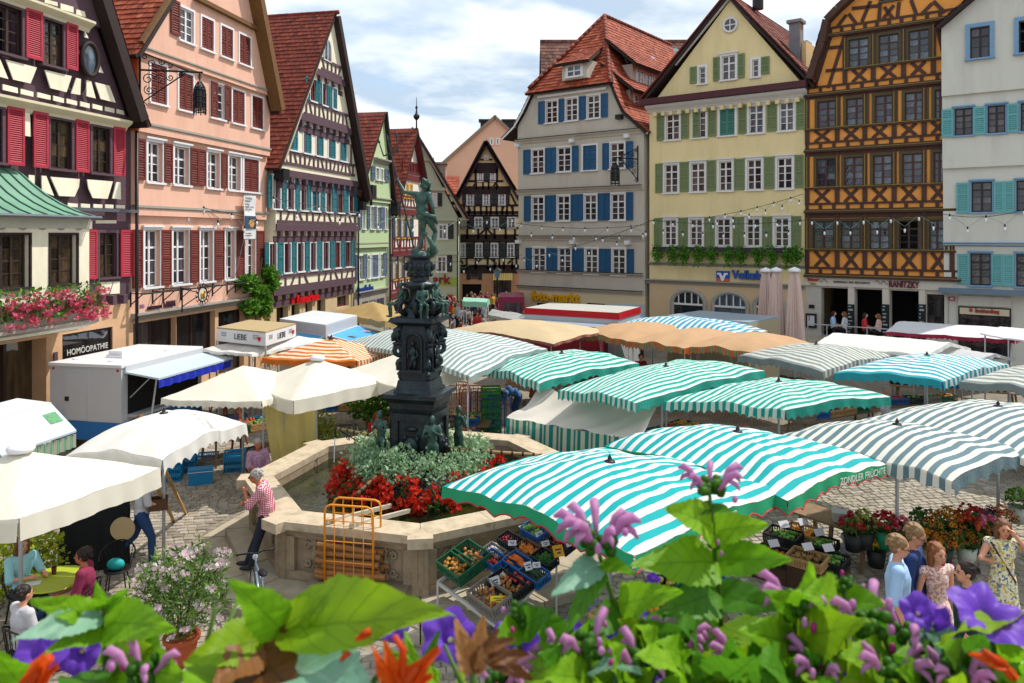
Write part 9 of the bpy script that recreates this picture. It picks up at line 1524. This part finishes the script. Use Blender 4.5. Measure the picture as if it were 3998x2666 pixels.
# ------------------------------------------------------------- window box flowers right below the camera
struct(MB().box(-1.6,1.6,.35,1.0,4.6,5.3).build('balcony_planter', m_dkw))
def leaf_mat(name, c1,c2,edge, tr):
    m = bpy.data.materials.new(name); m.use_nodes = True; t = m.node_tree; b = t.nodes['Principled BSDF']; b.inputs['Roughness'].default_value = .5; b.inputs['Specular IOR Level'].default_value = .3
    at = nd(t, 'ShaderNodeAttribute', attribute_name='st'); sp = nd(t, 'ShaderNodeSeparateXYZ'); t.links.new(at.outputs['Vector'],sp.inputs[0]); M_ = lambda op, a, b_=None: (lambda n: ([t.links.new(q, n.inputs[i]) if not isinstance(q, float) else setattr(n.inputs[i], 'default_value', q) for i, q in enumerate((a, b_)) if q is not None],n.outputs[0])[1])(nd(t, 'ShaderNodeMath', operation=op))
    ab = M_('ABSOLUTE', sp.outputs[1]); v = M_('FRACT', M_('MULTIPLY', M_('SUBTRACT', sp.outputs[0],M_('MULTIPLY', ab, .22)),7.0)); vein = M_('LESS_THAN', v, .1); mid = M_('LESS_THAN', ab, .05); vv = M_('MULTIPLY', M_('MAXIMUM', vein, mid),.4)
    oi = nd(t, 'ShaderNodeObjectInfo'); n = nd(t, 'ShaderNodeTexNoise', i_Scale=35.0,i_Detail=4.0); tc = nd(t, 'ShaderNodeTexCoord'); t.links.new(tc.outputs['Object'],n.inputs['Vector']); f_ = M_('ADD', M_('MULTIPLY', oi.outputs['Random'],.6),M_('MULTIPLY', n.outputs[0],.4))
    mx = nd(t, 'ShaderNodeMix', data_type='RGBA'); t.links.new(f_, mx.inputs['Factor']); mx.inputs['A'].default_value = (*hx(c1),1); mx.inputs['B'].default_value = (*hx(c2),1); m2 = nd(t, 'ShaderNodeMix', data_type='RGBA'); t.links.new(vv, m2.inputs['Factor']); t.links.new(mx.outputs['Result'],m2.inputs['A']); m2.inputs['B'].default_value = (*hx(edge),1); o = m2.outputs['Result']
    t.links.new(o, b.inputs['Base Color']); tr_ = nd(t, 'ShaderNodeBsdfTranslucent'); t.links.new(o, tr_.inputs[0]); ms = nd(t, 'ShaderNodeMixShader'); ms.inputs[0].default_value = tr; t.links.new(b.outputs[0],ms.inputs[1]); t.links.new(tr_.outputs[0],ms.inputs[2]); t.links.new(ms.outputs[0],t.nodes['Material Output'].inputs[0])
    bp = nd(t, 'ShaderNodeBump', i_Strength=.6); bp.inputs['Distance'].default_value = .003; t.links.new(M_('SUBTRACT', n.outputs[0],vv),bp.inputs['Height']); t.links.new(bp.outputs[0],b.inputs['Normal']); return m
L_G = leaf_mat('nettle_leaf', '#5a9614', '#92c026', '#44780f',.55); L_Y = leaf_mat('begonia_leaf', '#6f9a12', '#93b422', '#557a10',.55); L_S = leaf_mat('grey_green_leaf', '#6a9a80', '#86ac92', '#9ab8a0',.3); L_B = leaf_mat('withered_leaf', '#4a2410', '#8a5a24', '#2c1608',.25); L_D = leaf_mat('deep_green_leaf', '#386e14', '#5c9420', '#265210',.45)
P_V = leaf_mat('violet_petal', '#5a2ab0', '#7a4ac8', '#4a1c9a',.4); P_P = leaf_mat('pink_petal', '#d094c6', '#e0b6da', '#b86aa8',.5); P_O = leaf_mat('orange_petal', '#d8480c', '#e06a1c', '#c8380c',.45); m_bud = mat('magenta_bud', '#a02a6a',.7,.25,60,.4); m_stm = mat('green_stem', '#4a6a1c',.6,.15,9,trans=.2)
fg = lambda x, y, d: atY(S('v', x, y),d)
def leaf(parent, bpt, tip, wr, m, nh=(0,-.55,.85),serr=.1,bend=-.16,fold=.25,asym=0., ns=13,name='leaf'):
    a = tip-bpt; L = a.length; a = a/L; n = V(nh); n = (n-a*n.dot(a)); n = n.normalized() if n.length > .1 else a.orthogonal(); s_ = a.cross(n); N, b = 30,MB(); ph = R.uniform(0,6)
    vs, st, fs = [],[],[]
    for i in range(N+1):
        t = i/N; w = wr*L*.5*(math.sin(PI*min(1,t**.62))**.8)*(1-.35*t)*.86+.001
        for j, q in enumerate((-1,-.66,-.33,0,.33,.66,1)):
            e = 1+(serr*(1-2*((t*ns) % 1))*(abs(q) == 1)); ww = w*e*(1+asym*q); back = .16*L*(1-t)**6*abs(q) if wr > .6 else 0
            z = fold*abs(q)*w*.8+bend*L*t*t+.04*L*math.sin(t*8+ph+q*2)*abs(q)+.012*L*math.sin(t*23+q*5+ph); vs.append(bpt+a*(L*t-back)+s_*(q*ww)+n*z); st.append((t, q, 0))
    for i in range(N):
        for j in range(6): k = i*7+j; fs.append((k, k+1,k+8,k+7))
    return b.add(vs, fs, st).build(name, m, parent, smooth=True, fix=False)
def stem(parent, pts, r=.003,m=None): return MB().tube(pts, [lerp(r, r*.6,i/(len(pts)-1)) for i in range(len(pts))],7).build('stem', m or m_stm, parent, smooth=True)
def petunia(parent, c, r, nv, m=P_V):
    M = rotto(nv); b = MB(); vs, st, fs = [],[],[]; N = 40; ph = R.uniform(0,6)
    for i in range(9):
        q = i/8
        for k in range(N): a = 2*PI*k/N; rr_ = r*(.1+.9*q**1.4)*(1+.1*q*math.cos(5*a)); z = -r*.8*(1-q)**2.2+r*.09*q*q*math.sin(7*a+ph)+r*.05*q*math.cos(5*a)-r*.12*q**3; vs.append(c+M @ V((rr_*math.cos(a),rr_*math.sin(a),z))); st.append((q, ((a*5/(2*PI)) % 1)*2-1,0))
    for i in range(8):
        for k in range(N): fs.append((i*N+k, i*N+(k+1) % N, (i+1)*N+(k+1) % N, (i+1)*N+k))
    o = b.add(vs, fs, st).build('blossom', m, parent, smooth=True, fix=False); MB().ell(c-M @ V((0,0,r*.6)),r*.13,8,5).build('flower_throat', mat('pale_throat', '#d0cf9a',.6,.05),parent); return o
def hood(parent, c, d, s_=.022):
    d = V(d).normalized(); up = V((0,0,1)); b = MB(); b.tube([c, c+d*s_*.5+up*s_*.5,c+d*s_*.9+up*s_*1.2,c+d*s_*1.6+up*s_*1.5,c+d*s_*2.1+up*s_*1.2],[s_*.16,s_*.22,s_*.3,s_*.34,s_*.1],9); b.tube([c+d*s_*.9+up*s_*.9,c+d*s_*1.6+up*s_*.6,c+d*s_*1.9+up*s_*.1],[s_*.22,s_*.24,s_*.08],8); b.build('blossom', P_P, parent, smooth=True, fix=False)
def whorl(parent, c, n, s_=.02,buds=4):
    b = MB(); [b.ell(c+V((R.uniform(-1,1),R.uniform(-1,1),R.uniform(-.6,.9)))*s_*.6,s_*.26,6,4) for _ in range(14)]; b.build('calyx', L_D, parent, smooth=True)
    for i in range(n): a = 2*PI*(i+R.random()*.5)/n; hood(parent, c+V((math.cos(a),math.sin(a),0))*s_*.5,(math.cos(a),math.sin(a)*.6,.1),s_*R.uniform(.5,.66))
    for i in range(buds): a = R.uniform(0,6.3); MB().ell(c+V((math.cos(a)*1.2,math.sin(a)*.7-.5,R.uniform(-.5,.9)))*s_, (s_*.15,s_*.15,s_*R.uniform(.18,.28)),8,6).build('bud', m_bud if i % 2 else P_P, parent, smooth=True)
def plant(label, base, stems, leaves=(),whorls=(),pets=(),cat='plant', name='flowering_plant'):
    t = thing(name, label, cat); root = fg(base[0],base[1],base[2]); t.location = root; T_ = Matrix.Translation(-root)
    g = lambda q: fg(*q)-root
    for s_ in stems: stem(t, [g(q) for q in s_])
    for (b_, e_, wr, m, *kw) in leaves: k_ = 1 if name == 'begonia' else .86; leaf(t, g(b_),g(b_).lerp(g(e_),k_),wr*k_, m, **(kw[0] if kw else {}))
    for (q, n, s_, bd) in whorls: whorl(t, g(q),n, s_, bd)
    for (q, r, nv) in pets: petunia(t, g(q),r, V(nv))
    return t
U = dict(nh=(.1,-.8,.6)); UP = dict(nh=(0,-.35,.95)); ED = dict(nh=(0,.25,1))
plant('tall pink flowering dead nettle rising in front of the nearest teal canopy',(1660,1640,.78),[[(1660,1640,.78),(1655,1400,.78),(1640,1260,.78),(1632,1170,.78),(1628,1120,.78)]],
  [((1640,1215,.78),(1545,1150,.72),.8,L_G, U),((1645,1220,.78),(1770,1195,.74),.85,L_G, U),((1645,1290,.78),(1452,1285,.7),.62,L_G, U),((1650,1285,.78),(1830,1275,.72),.72,L_G, U),((1650,1360,.78),(1520,1400,.7),.7,L_D, U),((1655,1370,.78),(1800,1380,.7),.7,L_D, U),((1655,1440,.78),(1540,1500,.68),.8,L_G, U),((1655,1440,.78),(1780,1470,.68),.8,L_Y, U),((1632,1165,.78),(1590,1175,.76),.8,L_D),((1634,1165,.78),(1685,1170,.76),.8,L_D)],[((1630,1120,.78),5,.02,2),((1640,1245,.78),0,.012,3)])
plant('pink flowering dead nettle leaning left before the teal canopy edge',(1500,1640,.72),[[(1500,1640,.72),(1455,1480,.72),(1405,1370,.72),(1378,1280,.72),(1372,1245,.72)],[(1455,1480,.72),(1480,1420,.71)]],
  [((1375,1290,.72),(1265,1365,.66),.55,L_S, U),((1380,1300,.72),(1290,1470,.66),.42,L_D, U),((1380,1290,.72),(1460,1310,.68),.55,L_G, U),((1420,1390,.72),(1560,1345,.66),.6,L_G, U),((1420,1395,.72),(1340,1480,.66),.6,L_D, U),((1450,1470,.72),(1590,1440,.66),.55,L_D, U),((1460,1490,.72),(1360,1530,.66),.7,L_G, U),((1475,1540,.72),(1600,1540,.66),.8,L_G, U)],[((1372,1238,.72),9,.022,3)])
plant('low pink budded dead nettle at the bottom centre',(1370,1660,.66),[[(1370,1660,.66),(1355,1560,.66),(1350,1490,.66)],[(1200,1660,.7),(1195,1500,.7),(1190,1420,.7)]],
  [((1195,1440,.7),(1130,1470,.66),.9,L_G, U),((1195,1440,.7),(1265,1400,.66),.8,L_D, U),((1200,1520,.7),(1290,1560,.62),.8,L_G, U),((1355,1540,.66),(1470,1500,.6),.35,L_S, UP),((1355,1560,.66),(1260,1540,.6),.8,L_G, U)],[((1352,1490,.66),2,.02,6),((1192,1412,.7),0,.014,2)])
plant('pink flowering dead nettle with round leaves left of the young people',(1830,1650,.7),[[(1830,1650,.7),(1825,1500,.7),(1825,1420,.7),(1832,1370,.7)],[(1935,1640,.7),(1940,1420,.7),(1938,1335,.7)]],
  [((1940,1380,.7),(1850,1350,.65),.85,L_G, U),((1940,1380,.7),(2030,1375,.66),1.0,L_G, U),((1830,1470,.7),(1980,1420,.62),.8,L_Y, U),((1825,1480,.7),(1720,1440,.64),.8,L_G, U),((1828,1400,.7),(1880,1300,.66),.7,L_G, U),((1828,1410,.7),(1770,1350,.66),.6,L_G, U),((1828,1550,.7),(1950,1560,.6),.9,L_Y, U),((1828,1540,.7),(1700,1560,.6),.9,L_D, U)],[((1832,1392,.7),4,.02,5),((1938,1340,.7),0,.012,2)])
plant('pink flowering dead nettle before the right hand group',(2060,1650,.68),[[(2060,1650,.68),(2050,1520,.68),(2020,1440,.68)],[(2060,1580,.68),(2110,1470,.67)]],
  [((2045,1520,.68),(1950,1500,.62),.7,L_G, U),((2055,1530,.68),(2200,1520,.6),.5,L_D, UP),((2060,1570,.68),(1940,1590,.6),.8,L_Y, U),((2110,1490,.67),(2190,1460,.63),.6,L_S, U)],[((2000,1430,.68),2,.023,3),((2100,1462,.67),3,.02,4)])
plant('large violet petunia at the lower right',(2290,1640,.66),[[(2290,1640,.66),(2280,1460,.66),(2270,1410,.66)],[(2150,1640,.68),(2120,1430,.68)]],[((2351,1420,.66),(2120,1415,.6),.3,L_Y, ED),((2290,1500,.66),(2400,1480,.6),.5,L_G, U),((2280,1540,.66),(2180,1560,.6),.6,L_D, U),((2290,1560,.66),(2420,1570,.58),.6,L_Y, UP)],(),[((2275,1402,.64),.03,(.15,-.4,.95)),((2112,1402,.68),.016,(-.2,-.7,.6)),((2160,1440,.66),.016,(.3,-.9,.1)),((2170,1475,.66),.011,(0,-.9,.4))],name='petunia')
plant('violet petunias half hidden among the leaves right of the centre',(1420,1640,.85),[[(1420,1640,.85),(1430,1480,.85)]],(),(),[((1425,1440,.84),.022,(-.2,-.9,.3)),((1350,1375,.84),.01,(.2,-.9,.3)),((1310,1460,.82),.018,(-.3,-.8,.3)),((1500,1330,.9),.008,(0,-1,.2)),((1460,1410,.88),.016,(.4,-.8,.3)),((1440,1545,.8),.02,(0,-.9,.3))],name='petunia')
plant('violet petunias at the bottom beside the withered bloom',(1100,1660,.7),[[(1100,1660,.7),(1020,1480,.72)],[(1100,1660,.7),(1190,1510,.7)]],[((960,1560,.72),(925,1430,.74),.35,L_G, U),((975,1540,.72),(1010,1440,.72),.4,L_D, U),((960,1560,.72),(880,1480,.7),.4,L_G, U),((1010,1560,.72),(930,1540,.66),.4,L_G, U)],(),[((1025,1455,.74),.026,(-.2,-.6,.7)),((1190,1485,.72),.026,(.2,-.7,.6)),((1180,1550,.7),.018,(.1,-.9,.3)),((905,1440,.76),.014,(0,-.9,.4))],name='petunia')
plant('broad yellow green begonia leaves at the bottom left of the centre',(640,1650,.6),[[(640,1650,.6),(640,1520,.6),(645,1440,.6)],[(470,1660,.6),(500,1500,.6),(545,1380,.62)],[(830,1660,.6),(860,1560,.6),(900,1520,.6)]],
  [((645,1445,.6),(1015,1405,.52),.42,L_Y, dict(nh=(0,-.75,.65),asym=-.25,bend=-.05,serr=.05,ns=9)),((645,1445,.6),(548,1345,.56),.6,L_G, dict(nh=(0,-.75,.65),ns=8,serr=.1)),((645,1445,.6),(745,1372,.58),.62,L_Y, dict(nh=(0,-.8,.6),ns=9)),((600,1470,.6),(450,1500,.55),.8,L_Y, U),((640,1520,.6),(830,1560,.5),.7,L_S, dict(nh=(0,-.5,.85))),((600,1480,.6),(500,1560,.54),.7,L_B, U),((590,1500,.6),(660,1575,.54),.9,L_B, U),((560,1560,.6),(430,1600,.5),.8,L_G, U),((700,1540,.6),(760,1620,.5),.9,L_G, U)],name='begonia')
def orange(label, base, segs):
    t = thing('begonia_flower', label, 'flower', fg(*base))
    for pts, r in segs:
        P_ = [fg(*q)-t.location for q in pts]; n = len(P_); [leaf(t, P_[0],P_[-1],.36,P_O, (k, -.8,.5),.02,(.25 if n > 3 else -.12)*(1 if k > 0 else .7),.6,name='petal') for k in (-.5,.5)]; MB().tube(P_[:max(2,n-1)],[r*(.5-.32*i/(n-1)) for i in range(max(2,n-1))],8).build('flower_tube', P_O, t, smooth=True)
orange('hanging orange begonia trumpet at the bottom centre',(920,1600,.52),[([(920,1600,.52),(925,1540,.52),(925,1490,.52),(905,1460,.52),(865,1465,.52)],.0075),([(915,1590,.52),(960,1530,.52),(1005,1490,.52)],.009),([(925,1600,.52),(950,1560,.52),(990,1550,.52)],.008),([(850,1450,.54),(830,1455,.54),(815,1470,.54)],.006),([(800,1500,.55),(790,1530,.55),(775,1540,.55)],.006)])
orange('orange begonia petal at the bottom left corner',(90,1600,.5),[([(50,1590,.5),(80,1545,.5),(115,1510,.5),(125,1495,.5)],.012),([(60,1600,.5),(95,1570,.5),(128,1530,.5)],.012)])
orange('orange begonia bud among leaves at the bottom right',(2300,1580,.6),[([(2310,1530,.6),(2260,1495,.6),(2230,1500,.6)],.006),([(2330,1560,.6),(2290,1510,.6)],.004)])
wb = thing('withered_flower', 'brown withered bloom hanging at the bottom centre', 'flower', fg(1090,1600,.55)); g = lambda x, y, d=.55: fg(x, y, d)-wb.location
for (a, c, w_) in (((1085,1545),(1050,1430),.5),((1085,1545),(1110,1425),.5),((1085,1540),(1140,1450),.4),((1110,1500),(1230,1560),.35),((1110,1510),(1215,1500),.4),((1110,1490),(1180,1465),.4)): leaf(wb, g(*a),g(*c),w_, L_B if w_ < .45 else leaf_mat('dry_petal', '#a06a34', '#c89a6a', '#7a4a1c',.4),dict(U)['nh'],.12,-.2,.5,name='petal')
stem(wb, [g(1090,1600),g(1085,1545)],.004)
plant('leafy mallow stem with one violet flower in the left corner',(245,1650,.68),[[(245,1650,.68),(242,1500,.68),(238,1420,.68),(240,1370,.68)],[(480,1660,.62),(470,1500,.62),(495,1395,.62)]],
  [((240,1430,.68),(375,1425,.6),.55,L_G, U),((225,1415,.68),(70,1370,.62),.5,L_G, U),((240,1440,.68),(95,1490,.62),.6,L_G, U),((235,1410,.68),(20,1455,.6),.5,L_S, U),((240,1400,.68),(215,1340,.66),.5,L_G, U),((242,1400,.68),(285,1350,.66),.45,L_G, U),((245,1530,.68),(400,1540,.58),.8,L_G, U),((245,1540,.68),(130,1570,.58),.8,L_D, U),((60,1580,.6),(-30,1500,.56),.9,L_G, U),((245,1520,.68),(330,1480,.62),.8,L_Y, U)],(),[((85,1500,.7),.026,(-.1,-.8,.6)),((180,1500,.72),.02,(.2,-.9,.3))],name='mallow')
rr = random.Random(21)
for k, (lab, x0,x1,yb, n) in enumerate((('leafy green filler plant along the bottom left edge',0,520,1530,46),('leafy green filler plant along the bottom middle edge',520,1180,1545,44),('dense leafy plant right of the centre',1220,1720,1440,120),('dense leafy plant at the bottom right',1700,2350,1480,120))):
    t = thing('leafy_plant', lab, 'plant', fg((x0+x1)/2,1700,.75))
    for i in range(n):
        x = rr.uniform(x0,x1); d = rr.uniform(.62,.95); y = yb+rr.uniform(-20,140)+(25 if x1 < 1200 else 0); p = fg(x, y+60,d)-t.location; a = rr.uniform(-1.3,1.3); L = rr.uniform(38,88); q = fg(x+L*math.sin(a),y+60-L*math.cos(a),d-.04)-t.location; leaf(t, p, q, rr.uniform(.45,.9),rr.choice((L_G, L_G, L_Y, L_D, L_D, L_S if i % 4 == 0 else L_G)),(rr.uniform(-.4,.4),-rr.uniform(.3,.9),.6))
        if i % 4 == 0: stem(t, [fg(x, 1720,d)-t.location, p],.0022)
for x, y, d in (((1560,1480,.72),(1700,1520,.7),(1480,1530,.66),(1880,1540,.66),(2050,1545,.64),(1290,1520,.7),(1150,1560,.66),(330,1545,.62),(2200,1560,.62))):
    plant('small pink bloom cluster among the bottom leaves',(x, y+120,d),[[(x, y+120,d),(x, y, d)]],(),[((x, y, d),4,.018,3)],[((x+45,y+18,d+.02),.013,(R.uniform(-.5,.5),-.8,.4))])['group'] = 'small pink blooms along the bottom'
